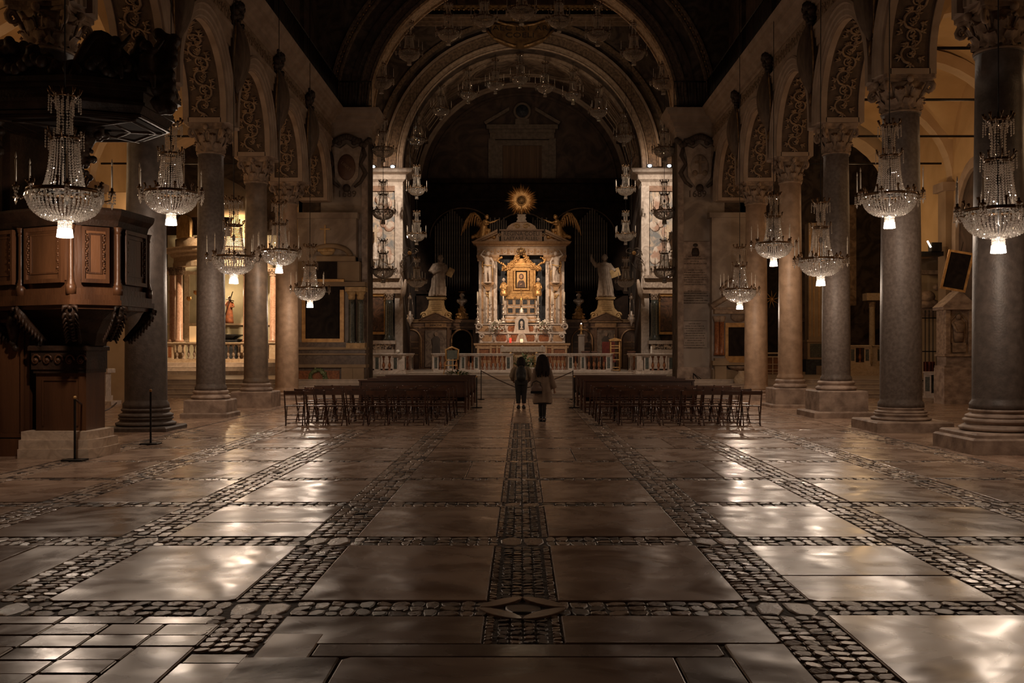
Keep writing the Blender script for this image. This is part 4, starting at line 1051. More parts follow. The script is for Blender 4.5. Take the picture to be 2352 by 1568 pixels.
# ---- balusters and balustrades
def baluster_mesh(m, h=.60, r=.075):
    b = MB(); p = [(.9, 0), (.9, .06), (.55, .08), (.45, .14), (.8, .24), (1.0, .34), (.75, .46), (.38, .60), (.33, .70), (.55, .74), (.42, .80), (.7, .88), (.9, .92), (.9, 1)]
    b.lathe([(r*a, h*z) for a, z in p], 10); return b.mesh('baluster', m)
BALU = {}
def balustrade(label, p0, p1, z, piers, m=white_m, bm=redmarble_m, h=.95, step=.2, inset=greenmarble_m, solid=None):
    """piers: fractions along p0-p1 of panelled piers"""
    p0, p1 = Vector((*p0, z)), Vector((*p1, z)); d = p1-p0; L_ = d.length; t = thing('balustrade', label, 'balustrade', p0, math.atan2(d.y, d.x))
    b = MB(); b.box(-.12, L_+.12, -.19, .19, h-.12, h-.02, ch=.02); b.box(-.15, L_+.15, -.22, .22, h-.05, h, ch=.012); b.build('rail', m, t)
    b = MB(); b.box(-.12, L_+.12, -.19, .19, 0, .17); b.box(-.15, L_+.15, -.22, .22, 0, .08); b.build('base', m, t)
    key = (bm.name, h)
    if key not in BALU: BALU[key] = baluster_mesh(bm, h-.29)
    for f in piers:
        x = f*L_; b = MB(); b.box(x-.13, x+.13, -.15, .15, .17, h-.12); p = b.build('pier', m, t)
        b = MB(); b.box(x-.075, x+.075, -.158, -.14, .24, h-.19); b.build('inset', inset, p)
    ps = sorted(piers)
    for a, c in zip(ps[:-1], ps[1:]):
        x0, x1 = a*L_+.15, c*L_-.15; n = max(1, int((x1-x0)/step))
        for i in range(n): inst(BALU[key], 'baluster', t, (x0+(x1-x0)*(i+.5)/n, 0, .17))
    return t
bz = [
 ('white balustrade with dark red balusters left of the altar gap, nearest the easel', (at(1001, 0, 48).x, 47.6), (at(1062, 0, 48).x, 48.0), .62, (0, .55, 1)),
 ('white balustrade before the left half of the high altar', (at(1066, 0, 48).x, 48.0), (at(1170, 0, 47).x, 47.2), .62, (0, .30, 1)),
 ('white balustrade before the right half of the high altar', (at(1240, 0, 47).x, 47.2), (at(1336, 0, 48).x, 48.0), .62, (0, .70, 1)),
 ('white balustrade with dark red balusters ending beside the gilt stand', (at(1340, 0, 48).x, 48.0), (at(1398, 0, 48).x, 47.6), .62, (0, 1)),
 ('short white balustrade at the foot of the left frescoed chapel pier', (at(858, 0, 46).x, 46.0), (at(918, 0, 46).x, 46.0), .62, (.15, .85)),
 ('narrow white balustrade return beside the left chapel pier', (at(924, 0, 46).x, 46.0), (at(940, 0, 47).x, 47.0), .62, (0, 1)),
 ('narrow white balustrade return beside the right chapel pier', (at(1458, 0, 46).x, 47.0), (at(1468, 0, 46).x, 46.0), .62, (0, 1)),
 ('short white balustrade at the foot of the right frescoed chapel pier', (at(1480, 0, 46).x, 46.0), (at(1545, 0, 46).x, 46.0), .62, (.08, .92)),
]
for lab, p0, p1, z, piers in bz: balustrade(lab, p0, p1, z, piers)
# left chapel: steps, balustrade, round temple
lc = thing('chapel_steps', 'upper marble steps below the balustrade of the lit left chapel', 'steps', (0, 0, 0)); lc['kind'] = 'structure'
for i in range(3):
    b = MB(); b.box(-20.4, -10.6, 45.2+.6*i, 53, .6+.18*i, .6+.18*(i+1)); b.build('step', white_m, lc)
wr_m = mat('warm_marble', (.60, .47, .34), (.45, .33, .22), 3, rough=.5, bump=.1, kind='vein')
balustrade('stone balustrade with an inlaid pier in front of the lit left chapel', (-17.6, 47.2), (-11.7, 47.2), 1.14, (0, .17, .5, .93), m=wr_m, bm=mat('baluster_stone', (.42, .33, .26), (.2, .15, .12), 6, rough=.4, kind='vein'), inset=redmarble_m, step=.24)
tm = thing('chapel_temple', 'round marble chapel temple with pink columns and a heavy cornice, seen between the left columns', 'chapel', (-14.7, 49.3, 1.14))
pk = mat('pink_column_marble', (.58, .36, .26), (.40, .23, .16), 4, rough=.35, kind='vein')
R0 = 2.35
for c, s_ in ((-2.15, -1.15), (-1.72, -1.45), (1.5, -1.45), (2.6, -.75)):
    b = MB(); b.box(c-.22, c+.22, s_-.22, s_+.22, 0, .98); b.build('pedestal', wr_m, tm)
    b = MB(); b.lathe([(.20, .98), (.22, 1.02), (.20, 1.08), (.16, 1.12), (.155, 3.3), (.14, 4.15), (.16, 4.2)], 20, (c, s_, 0)); k = b.build('small_column', pk, tm)
    o = inst(CAPM[0], 'capital', k, (c, s_, 4.18)); o.scale = (.42, .42, .52)
    for q in CAPM[1:]: inst(q, q.name.split('.')[0], o)
b = MB(); n = 24
prof = [(0, 4.58), (.05, 4.58), (.05, 4.8), (.02, 4.82), (.02, 5.05), (.16, 5.12), (.18, 5.22), (.38, 5.30), (.42, 5.42), (.48, 5.46), (-.4, 5.46), (-.4, 4.58), (0, 4.58)]
b.sweep(prof, [((R0*cos(a), R0*sin(a), 0), (cos(a), sin(a), 0), (0, 0, 1)) for a in [pi+pi*i/n for i in range(n+1)]]); b.build('cornice', wr_m, tm)
b = MB(); b.lathe([(R0-.05, 5.46), (R0-.05, 5.95), (R0-.4, 6.0)], 24, a0=pi, a1=2*pi); b.build('drum', wr_m, tm)
b = MB()
for a in (-128, -90, -52):
    a = radians(a); b.prism(archshape(0, 6.5, .55, 5.95, 12), -.06, .12, M=Matrix.Rotation(a+pi/2, 4, 'Z') @ Matrix.Translation((0, -R0+.1, 0)))
b.build('lunettes', ochrest_m, tm)
b = MB(); b.lathe([(R0-.2, 6.9), (R0-.6, 7.9), (R0-1.5, 8.7), (.1, 9.1)], 24, a0=pi, a1=2*pi); b.build('dome', cream_m, tm)
b = MB(); b.box(-3.2, 3.2, 1.1, 1.3, -.5, 6.4); b.build('back_wall', mat('green_grey_plaster', (.46, .42, .30), (.38, .34, .23), 2, rough=.8), tm)
b = MB()
for x in (-2.2, -1.4, 1.4, 2.2): b.box(x-.12, x+.12, 1.0, 1.1, 1.0, 4.6)
b.box(-3.2, 3.2, 1.0, 1.1, 1.85, 1.95); b.box(-3.2, 3.2, .95, 1.1, 4.4, 4.55); b.build('pilasters', wr_m, tm)
b = MB(); b.box(-2.05, -1.72, .98, 1.09, 1.0, 1.8); b.box(-3.0, -2.75, .98, 1.09, 1.0, 1.8); b.build('lit_opening', emit('lit_doorway', (1.0, .62, .28), .42), tm)
b = MB(); b.box(-.7, 1.0, -.3, .6, 0, 1.1, ch=.03); b.box(-.8, 1.1, -.45, .7, 1.0, 1.12); b.lathe([(.35, 1.12), (.42, 1.2), (.6, 1.3), (.62, 1.36)], 4, (.15, 0, 0), smooth=False, a0=pi/4, a1=pi/4+2*pi, sq=True); b.build('altar_urn', bluemarble_m, tm)
# orange-robed statue with a cross
st = thing('cross_statue', 'small painted statue in an orange robe holding a tall cross, in the left chapel', 'statue', at(527, 742, 49.2)); st.scale = (.8, .8, .82)
b = MB(); b.lathe([(.26, 0), (.25, .2), (.20, .7), (.18, .9), (.20, 1.15), (.14, 1.32), (.06, 1.4)], 14); b.tube([(.18, 0, 1.25), (.30, -.1, 1.0), (.16, -.22, .95)], .06, 8); b.tube([(-.18, 0, 1.25), (-.30, -.1, 1.0), (-.18, -.22, 1.15)], .06, 8)
b.build('robe', mat('orange_robe', (.36, .11, .04), (.16, .06, .03), 5, rough=.7), st)
b = MB(); b.ball((0, 0, 1.5), .10, 10, 8, rz=.13); b.build('head', statue_m, st)
b = MB(); b.tube([(-.35, -.25, .0), (.25, -.15, 1.9)], .03, 5); b.tube([(-.15, -.2, 1.45), (.33, -.18, 1.32)], .03, 5); b.build('cross', woodd_m, st)
for k, (px, py) in enumerate(((393, 672), (434, 686), (450, 672))):
    p = at(px, py, 48.6); t = thing('sanctuary_lamp', ['leftmost', 'middle', 'rightmost'][k]+' of three small hanging brass lamps in the left chapel', 'lamp', p, group='hanging brass lamps of the left chapel')
    b = MB(); b.lathe([(.01, -.12), (.09, -.06), (.13, .02), (.10, .06), (.13, .10)], 12); b.build('bowl', gold_m, t)
    b = MB(); b.tube([(0, 0, .1), (0, 0, 1.1)], .008, 4); b.build('chain', iron_m, t)
# left aisle pedestal with relief balusters and grille behind the pulpit
ps = thing('low_balustrade_end', 'short white balustrade end with carved balusters behind the pulpit stair', 'balustrade', (at(222, 0, 31).x, 31.2, 0))
b = MB(); b.box(-.55, .45, -.2, .6, 0, .12); b.box(-.42, .22, -.1, .5, .12, .28); b.box(-.32, .2, 0, .4, .28, 1.0); b.box(-.42, .3, -.1, .5, 1.0, 1.14, ch=.02); b.build('body', white_m, ps)
b = MB(); 
for x in (-.14, .04): b.lathe([(.05, 0), (.035, .06), (.075, .18), (.03, .3), (.06, .42), (.03, .5), (.05, .56)], 8, (x, -.03, .35))
b.build('balusters', greenmarble_m, ps)
grille(at(205, 0, 35).x, at(233, 0, 35).x, 35.2, .0, 3.6, 'black iron grille seen behind the left pulpit stair')
b = MB(); b.box(-.4, .4, -.35, .35, 0, 7.0, ch=.02); o = b.build('stone_pier', cream_m, None, (at(266, 0, 33).x, 33.6, 0)); tag(o, 'pale square stone pier between the pulpit and the dark granite column', 'pier', kind='structure')
# right chapels seen between the columns
balustrade('pale balustrade left of the chapel column, between the grey right columns', (at(1962, 0, 45).x, 45.2), (at(1992, 0, 45).x, 45.0), 1.0, (0, 1), m=wr_m)
balustrade('pale balustrade just left of the thick grey column', (at(2014, 0, 45).x, 45.0), (at(2050, 0, 45).x, 45.2), 1.0, (0, 1), m=wr_m)
balustrade('small white balustrade at the right edge of the thick grey column', (at(2132, 0, 36).x, 36.0), (at(2152, 0, 36).x, 35.8), .0, (.0, 1), m=white_m, bm=greenmarble_m)
rs = thing('right_chapel_steps', 'marble steps rising to the right chapel behind the grey column', 'steps', (0, 0, 0)); rs['kind'] = 'structure'
for i in range(2): b = MB(); b.box(13.6, 20.4, 43.6+.6*i, 50.9, .6+.2*i, .8+.2*i); b.build('step', wr_m, rs)
ac = thing('chapel_column', 'slender pale column with capital and a slab on top in the right chapel', 'column', (at(2003, 0, 47).x, 47.0, 1.0))
b = MB(); b.box(-.22, .22, -.22, .22, 0, .5); b.lathe([(.16, .5), (.14, .6), (.13, 2.7), (.15, 2.75)], 16); b.build('shaft', wr_m, ac)
o = inst(CAPM[0], 'capital', ac, (0, 0, 2.74)); o.scale = (.38, .38, .42)
b = MB(); b.box(-.35, 2.2, -.3, .3, 3.06, 3.4); b.build('slab', wr_m, ac)
pp = thing('pilaster_altar', 'tall grey pilaster with gilt lines above a carved panel, between the scratched and tan columns', 'altar', (at(1875, 0, 46).x, 46.0, .6))
b = MB(); b.box(-.62, .62, 0, .6, 0, .12); b.box(-.36, .36, 0, .6, 1.6, 7.0); b.build('pilaster', greywall_m, pp)
b = MB()
for x in (-.30, -.12, .12, .30): b.box(x-.015, x+.015, -.02, .0, 1.75, 6.6)
b.build('gilt_lines', goldp_m, pp)
b = MB(); b.box(-.42, .42, -.06, .6, .7, 1.6); b.box(-.46, .46, -.1, .6, 1.5, 1.6); b.build('panel_block', greywall_m, pp)
b = MB(); b.box(-.30, .30, -.09, .05, .8, 1.42); b.build('panel', greenmarble_m, pp)
b = MB(); b.box(-.5, .5, -.1, .6, 0, .7); b.build('dark_base', bluemarble_m, pp)
mw = thing('marbled_wall_panel', 'brown marbled wall panel high between the scratched column and the thick grey column', 'wall panel', (at(1967, 0, 47).x, 48.5, .6))
b = MB(); b.box(-.5, .5, 0, .3, 3.3, 8.2); b.build('panel', mat('brown_marbling', (.36, .24, .15), (.15, .09, .055), 1.4, rough=.5, kind='vein', thr=(.4, .6)), mw)
dg = thing('dark_chapel_gate', 'dark chapel opening with gilt star over a low wood gate, between the tan columns', 'gate', (at(1781, 0, 46).x, 46.5, .6))
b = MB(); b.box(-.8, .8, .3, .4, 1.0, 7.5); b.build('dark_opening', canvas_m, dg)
b = MB(); b.box(-.8, .8, 0, .1, 0, .78); b.build('wood_gate', mat('gate_wood', (.22, .085, .035), (.12, .045, .02), 4, rough=.5), dg)
b = MB(); b.box(-.8, .8, -.03, .12, .95, 1.02); b.box(-.8, .8, -.03, .12, .78, .84); b.build('rail', wr_m, dg)
b = MB()
for x in (-.4, .0, .4): b.box(x-.02, x+.02, -.03, 0, 0, .78)
for z in (.05, .2, .45): b.box(-.8, .8, -.03, 0, z, z+.03)
b.build('gate_strips', wr_m, dg)
b = MB()
for i in range(9):
    a = 2*pi*i/9; b.tube([(.08*cos(a), .2, 3.5+.08*sin(a)), (.35*cos(a+.2), .18, 3.5+.42*sin(a+.2))], [.03, .006], 4)
b.ball((0, .2, 3.5), .09, 8, 6); b.build('gilt_star', goldp_m, dg)
# ============================================================ HIGH ALTAR =====
AY = 52.0; kx = AY/F
def ax(px): return (px-VX)*kx
def az(py): return H-(py-VY)*kx
AB = 1.05                                     # altar floor height
b = MB(); b.box(-3.1, 3.1, 49.6, 53.5, .7, .88); b.box(-2.9, 2.9, 50.0, 53.5, .88, AB); 
tag(b.build('altar_step', plat_m), 'marble altar steps below the high altar', 'steps', kind='structure')
al = thing('high_altar', 'high altar table of red brown inlaid marble with white scrolled shelves', 'altar', (0, AY, 0))
zt0 = az(788)
b = MB(); b.box(ax(1096), ax(1302), -.15, 1.2, AB, zt0-.12); b.build('altar_block', redmarble_m, al)
orange_m = mat('orange_marble', (.50, .32, .18), (.35, .20, .105), 5, rough=.4, kind='vein')
b = MB()
for x0, x1 in ((1096, 1101), (1125, 1130), (1140, 1144), (1252, 1256), (1266, 1271), (1297, 1302)): b.box(ax(x0), ax(x1), -.22, -.1, AB, zt0-.12)
for x0, x1 in ((1101, 1125), (1271, 1297)): b.box(ax(x0), ax(x1), -.20, -.15, zt0-.3, zt0-.12); b.box(ax(x0), ax(x1), -.20, -.15, AB, AB+.15)
b.build('altar_pilasters', orange_m, al)
b = MB(); b.sweep([(0, zt0-.26), (.05, zt0-.26), (.07, zt0-.14), (.16, zt0-.10), (.18, zt0), (-.3, zt0)], [((ax(1094), .3, 0), (-1, 0, 0), (0, 0, 1)), ((ax(1094), -.15, 0), (-.7, -.7, 0), (0, 0, 1)), ((ax(1304), -.15, 0), (.7, -.7, 0), (0, 0, 1)), ((ax(1304), .3, 0), (1, 0, 0), (0, 0, 1))]); b.box(ax(1094), ax(1304), -.15, 1.2, zt0-.2, zt0); b.build('mensa', orange_m, al)
def shelf(px0, px1, pyt, pyb, y0, name):
    z0, z1 = az(pyb), az(pyt); b = MB(); b.box(ax(px0), ax(px1), y0, y0+.4, z0, z1-.04); b.box(ax(px0)-.06, ax(px1)+.06, y0-.08, y0+.42, z1-.05, z1, ch=.01); b.box(ax(px0), ax(px1), y0-.03, y0, z0, z0+.05)
    s_ = b.build(name, white_m, al)
    L_ = ax(px1)-ax(px0); n = 6
    for i in range(n):
        if name == 'upper_shelf' and i in (2, 3): pass
        x = ax(px0)+L_*(i+.5)/n; b = MB(); w_ = L_/n*.36
        b.prism([(x-w_, (z0+z1)/2-.10), (x-w_*.8, z0+.08), (x+w_*.8, z0+.08), (x+w_, (z0+z1)/2-.10), (x+w_, (z0+z1)/2+.06), (x+w_*.8, z1-.1), (x-w_*.8, z1-.1), (x-w_, (z0+z1)/2+.06)], y0-.02, y0+.02); b.build('marble_inset', redmarble_m if i % 5 else orange_m, s_)
    for i in range(n-1):
        x = ax(px0)+L_*(i+1)/n; b = MB(); b.tube([(x-.03, y0-.03, z0+.06), (x+.03, y0-.05, (z0+z1)/2), (x-.03, y0-.03, z1-.08)], .028, 6); b.tube([(x+.03, y0-.03, z0+.06), (x-.03, y0-.05, (z0+z1)/2), (x+.03, y0-.03, z1-.08)], .028, 6); b.build('scroll', white_m, s_)
    return s_
shelf(1102, 1298, 764, 787, .05, 'lower_shelf'); shelf(1092, 1300, 743, 764, .35, 'upper_shelf')
for s_ in (-1, 1):                            # big end volutes
    for (px, py, r) in ((1099, 750, .18), (1106, 772, .13)):
        x = ax(px) if s_ < 0 else ax(2*1198.5-px); z = az(py); b = MB()
        b.tube([(x+s_*-(r*cos(t)*(1-t/14)), -.05 if r < .15 else .25, z+r*sin(t)*(1-t/14)) for t in [i*.45 for i in range(20)]], [.06*(1-i/40) for i in range(20)], 6); b.build('end_volute', white_m, al)
# tabernacle
b = MB(); x0, x1 = ax(1184), ax(1212); zc = az(740)
b.prism([(x0-.10, az(764)), (x1+.10, az(764)), (x1+.02, az(745)), (x1+.04, az(733)), (x1-.12, az(726)), (x1-.12, az(722)), (x0+.12, az(722)), (x0+.12, az(726)), (x0-.04, az(733)), (x0-.02, az(745))], .15, .6)
b.box(ax(1187), ax(1209), .1, .6, az(723), az(721)); tb = b.build('tabernacle', white_m, al)
b = MB(); b.prism(archshape(ax(1198), az(741), .16, az(756), 12, .22), .12, .16); b.build('tabernacle_door', bluemarble_m, tb)
b = MB(); b.ball((ax(1198), .11, az(742)), .09, 8, 6, ry=.03, rz=.12); b.lathe([(.05, 0), (.10, .05), (.02, .12), (.08, .2), (.01, .3)], 8, (ax(1198), .12, az(756)), sy=.3); b.build('door_relief', white_m, tb)
b = MB(); b.lathe([(.16, 0), (.2, .04), (.12, .12), (.14, .2), (.05, .3), (.03, .42), (.06, .46), (.01, .52)], 12, (ax(1198), .35, az(721))); b.build('crown', silver_m, tb)
# lower arched niche with candle glow
b = MB(); b.prism(archshape(ax(1198), az(773), .20, az(787), 12, .22), -.02, .1); b.prism([(ax(1184), az(787)), (ax(1212), az(787)), (ax(1207), az(770)), (ax(1189), az(770))], .0, .1); b.build('small_niche', white_m, al)
b = MB(); b.prism(archshape(ax(1198), az(774), .13, az(786), 12, .16), -.03, -.02); b.build('niche_panel', statue_m, al)
# altar front cloth table (second, forward altar with plants)
fa = thing('front_altar', 'forward altar table with lace cloth and gilded angels behind the two visitors', 'altar', (0, 48.9, .75))
k2 = 48.9/F; fx = lambda px: (px-VX)*k2; fz = lambda py: H-(py-VY)*k2-.75
b = MB(); b.box(fx(1150), fx(1252), -.1, .9, fz(799), fz(796)); b.build('table_top', white_m, fa)
b = MB()
nn = 60; b.grid(lambda u, v: (fx(1151)+(fx(1251)-fx(1151))*u, -.12-.01*sin(u*60), fz(797)-(.22+.02*abs(sin(u*50)))*v), nn, 2); b.build('lace_cloth', mat('lace_cloth', (.52, .40, .30), (.38, .28, .2), 12, rough=.9), fa)
for px in (1154, 1245): b = MB(); b.prism([(fx(px-4), fz(796)), (fx(px), fz(792)), (fx(px+4), fz(796))], -.1, .0); b.build('corner_finial', white_m, fa)
b = MB(); b.box(fx(1153), fx(1249), 0, .8, 0, fz(800)); b.build('table_front', orange_m, fa)
b = MB(); b.box(fx(1149.5), fx(1151), -.1, 0, 0, fz(797)); b.box(fx(1251), fx(1252.5), -.1, 0, 0, fz(797)); b.build('corner_post', white_m, fa)
for px in (1173, 1232):
    b = MB(); x = fx(px); b.lathe([(.16, 0), (.14, .25), (.10, .45), (.13, .62), (.06, .72)], 12, (x, -.25, 0)); b.ball((x, -.25, .80), .07, 8, 6, rz=.09)
    for s_ in (-1, 1): b.tube([(x, -.2, .6), (x+s_*.16, -.15, .75), (x+s_*.12, -.15, .45)], [.05, .07, .02], 6)
    b.build('gilded_angel', goldp_m, fa)
# aedicule ----------------------------------------------------------------
ed = thing('altar_canopy', 'tall marble and gilt altar aedicule with pediment lettered REGINA COELI LAETARE ALLEL', 'altar frame', (0, 53.0, 0))
K = 53.0/F; ex = lambda px: (px-VX)*K; ez = lambda py: H-(py-VY)*K
b = MB(); b.box(ex(1100), ex(1296), .3, .9, 1.0, ez(560)); b.build('core', bluemarble_m, ed)
b = MB()
for x0, x1 in ((1100, 1106), (1111, 1120), (1123, 1130), (1134, 1142), (1253, 1261), (1265, 1272), (1276, 1285), (1290, 1296)): b.box(ex(x0), ex(x1), -.12, .32, 1.0, ez(598))
b.build('white_strips', white_m, ed)
b = MB()
for x0, x1 in ((1106, 1111), (1120, 1123), (1130, 1134), (1261, 1265), (1272, 1276), (1285, 1290)): b.box(ex(x0), ex(x1), -.10, .32, 1.0, ez(598))
b.build('ochre_strips', orange_m, ed)
for x0, x1 in ((1098, 1144), (1251, 1298)):
    b = MB(); b.sweep([(0, ez(600)), (.03, ez(600)), (.04, ez(594)), (.09, ez(590)), (.09, ez(586)), (0, ez(586))], [((ex(x0), .3, 0), (-1, 0, 0), (0, 0, 1)), ((ex(x0), -.14, 0), (-.8, -.8, 0), (0, 0, 1)), ((ex(x1), -.14, 0), (.8, -.8, 0), (0, 0, 1)), ((ex(x1), .3, 0), (1, 0, 0), (0, 0, 1))]); b.box(ex(x0), ex(x1), -.14, .3, ez(600), ez(586)); b.build('pilaster_capital', orange_m, ed)
b = MB(); b.box(ex(1096), ex(1300), -.16, .6, ez(586), ez(566)); en = b.build('frieze', mat('canopy_frieze', (.46, .34, .25), (.34, .24, .17), 5, rough=.55), ed)
b = MB()
for i in range(27):
    x = ex(1099)+(ex(1297)-ex(1099))*i/26
    if i in (12, 13, 14): continue
    if i % 2: b.box(x-.06, x-.03, -.19, -.15, ez(584), ez(572)); b.box(x-.01, x+.02, -.19, -.15, ez(584), ez(572)); b.box(x+.04, x+.07, -.19, -.15, ez(584), ez(572))
    else: b.lathe([(.05, 0), (.06, .03), (.02, .04)], 6, M=Matrix.Translation((x, -.15, ez(578))) @ Matrix.Rotation(pi/2, 4, 'X'))
b.build('triglyphs', orange_m, en)['kind'] = 'stuff'
cp_ = [(0, ez(566)), (.04, ez(566)), (.06, ez(563)), (.20, ez(561)), (.24, ez(558)), (.28, ez(556)), (0, ez(556))]
b = MB(); b.sweep(cp_, [((ex(1096), .5, 0), (-1, 0, 0), (0, 0, 1)), ((ex(1096), -.18, 0), (-1, -1, 0), (0, 0, 1)), ((ex(1300), -.18, 0), (1, -1, 0), (0, 0, 1)), ((ex(1300), .5, 0), (1, 0, 0), (0, 0, 1))]); b.box(ex(1096), ex(1300), -.18, .5, ez(566), ez(556)); b.build('cornice', orange_m, ed)
for s_ in (-1, 1):                            # raking cornices
    X = lambda px: ex(px) if s_ < 0 else ex(2*1197.5-px)
    b = MB(); b.prism([(X(1084), ez(557)), (X(1143), ez(528)), (X(1143), ez(534)), (X(1092), ez(557))], -.42, .4); b.prism([(X(1092), ez(557)), (X(1143), ez(534)), (X(1143), ez(538)), (X(1100), ez(557))], -.32, .4); b.build('raking_cornice', orange_m, ed)
    b = MB(); b.prism([(X(1100), ez(557)), (X(1146), ez(536)), (X(1146), ez(557))], -.1, .4); b.build('tympanum', orange_m, ed)
    b = MB(); b.tube([(X(1148)+.08*cos(t*s_)*(1-t/9), -.15, ez(541)+.10*sin(t)*(1-t/9)) for t in [i*.5 for i in range(15)]], .03, 5); b.build('scroll', orange_m, ed)
b = MB(); b.prism([(ex(1151), ez(557)), (ex(1245), ez(557)), (ex(1245), ez(530)), (ex(1151), ez(530))], -.2, .3); b.box(ex(1147), ex(1249), -.3, .35, ez(531), ez(528)); tbp = b.build('inscription_block', mat('inscription_stone', (.36, .24, .17), (.26, .17, .12), 3, rough=.6), ed)
let_m = mat('dark_letters', (.035, .02, .014), (.03, .018, .012), 3, rough=.6)
text('REGINA·COELI', .30, ((ex(1151)+ex(1245))/2, -.21, ez(538)), let_m, tbp, sx=.98)
text('LAETARE·ALLEL·', .27, ((ex(1151)+ex(1245))/2, -.21, ez(549)), let_m, tbp, sx=.98)
b = MB(); n = 12; t0 = [(ex(1163), ez(528)), (ex(1167), ez(520)), (ex(1176), ez(514)), (ex(1186), ez(511)), (ex(1210), ez(511)), (ex(1220), ez(514)), (ex(1229), ez(520)), (ex(1233), ez(528))]; b.prism(t0, -.18, .25); b.build('crest', orange_m, ed)
for s_ in (-1, 1):
    b = MB(); cx = ex(1198)+s_*.24; b.tube([(cx+s_*.18*cos(t)*(1-t/10), -.2, ez(520)+.14*sin(t)*(1-t/10)) for t in [i*.5 for i in range(17)]], .035, 6); b.build('scroll', ochrest_m, ed)
b = MB(); b.lathe([(.26, ez(511)), (.28, ez(509)), (.20, ez(505)), (.25, ez(500)), (.18, ez(497)), (.24, ez(494)), (.2, ez(493))], 4, (ex(1198), 0, 0), smooth=False, a0=pi/4, a1=pi/4+2*pi, sq=True); b.build('crest_pedestal', white_m, ed)
# gilded inner frame with icon
b = MB(); xl, xr = ex(1165), ex(1230); zb_, ztp = ez(682), ez(609)
for k, (dx, y) in enumerate(((0, -.06), (.11, .0), (.20, -.03))):
    m_ = .10; 
    for x0, x1, z0, z1 in ((xl+dx, xl+dx+m_, zb_+dx, ztp-dx), (xr-dx-m_, xr-dx, zb_+dx, ztp-dx), (xl+dx, xr-dx, ztp-dx-m_, ztp-dx), (xl+dx, xr-dx, zb_+dx, zb_+dx+m_)): b.box(x0, x1, y-.1, .3, z0, z1)
b.box(xl, xr, -.02, .3, zb_, ztp); b.box(xl-.08, xr+.08, -.22, .3, zb_-.10, zb_); b.box(xl+.02, xr-.02, -.2, .3, ztp, ztp+.10); b.prism([(xl+.2, ztp+.1), (xr-.2, ztp+.1), (xr-.4, ztp+.35), (xl+.4, ztp+.35)], -.08, .3)
gf = b.build('gilt_frame', gold_m, ed)
b = MB(); b.box(ex(1182), ex(1213), -.06, .1, ez(663), ez(621)); b.build('icon_border', canvas_m, gf)
b = MB()
for x0, x1, z0, z1 in ((1180, 1184, 665, 619), (1211, 1215, 665, 619)): b.box(ex(x0), ex(x1), -.12, .1, ez(z0), ez(z1))
b.box(ex(1180), ex(1215), -.12, .1, ez(622), ez(619)); b.box(ex(1180), ex(1215), -.12, .1, ez(666), ez(662)); b.build('inner_frame', gold_m, gf)
b = MB(); b.box(ex(1187), ex(1208), -.08, 0, ez(660), ez(625)); ic = b.build('icon_panel', mat('icon_gold_ground', (.75, .46, .20), (.62, .36, .14), 5, rough=.5), gf)
cxi = ex(1197)
b = MB(); b.prism([(cxi-.22, ez(660)), (cxi+.22, ez(660)), (cxi+.20, ez(650)), (cxi+.12, ez(644)), (cxi-.10, ez(644)), (cxi-.19, ez(650))], -.10, -.06); b.prism([(cxi+.01+.125*cos(2*pi*i/14), ez(635)+.155*sin(2*pi*i/14)) for i in range(14)], -.10, -.07); b.build('icon_robe', mat('icon_robe', (.13, .075, .05), (.08, .045, .03), 8, rough=.5), ic)
b = MB(); b.prism([(cxi+.075*cos(2*pi*i/14), ez(635.5)+.105*sin(2*pi*i/14)) for i in range(14)], -.135, -.11); b.prism([(cxi-.08, ez(655)), (cxi+.04, ez(653)), (cxi+.06, ez(651)), (cxi-.05, ez(652))], -.11, -.10); b.build('icon_face', mat('icon_skin', (.50, .28, .15), (.42, .22, .12), 8, rough=.5), ic)
# garland
b = MB()
for s_ in (-1, 1):
    for i in range(120):
        t = i/119; px = 1190-35*t if s_ < 0 else 1205+35*t; X1 = ex(px); Z1 = ez(585+33*t**.75-6*sin(pi*t)*-1)
        for q in range(2): b.ball((X1+R.uniform(-.10, .10), -.12+R.uniform(-.08, .05), Z1+R.uniform(-.11, .11)), R.uniform(.035, .06), 6, 4)
o = b.build('garland', gold_m, ed); o['kind'] = 'stuff'
b = MB()
for s_ in (-1, 1):
    for i in range(26):
        t = i/25; b.ball((ex(1198+s_*(45+9*sin(t*6)))+R.uniform(-.05, .05), -.22, ez(592+26*t)), R.uniform(.04, .07), 7, 5)
        b.ball((ex(1198+s_*(88+2*sin(t*6))), -.2, ez(602+24*t)), R.uniform(.04, .06), 7, 5)
o = b.build('hanging_fruit', gold_m, ed); o['kind'] = 'stuff'
b = MB(); b.ball((ex(1197), -.22, ez(578)), .16, 10, 8)
for i in range(8): a = 2*pi*i/8; b.ball((ex(1197)+.18*cos(a), -.22, ez(578)+.16*sin(a)), .07, 6, 4)
b.build('keystone_head', darkgold_m, ed)
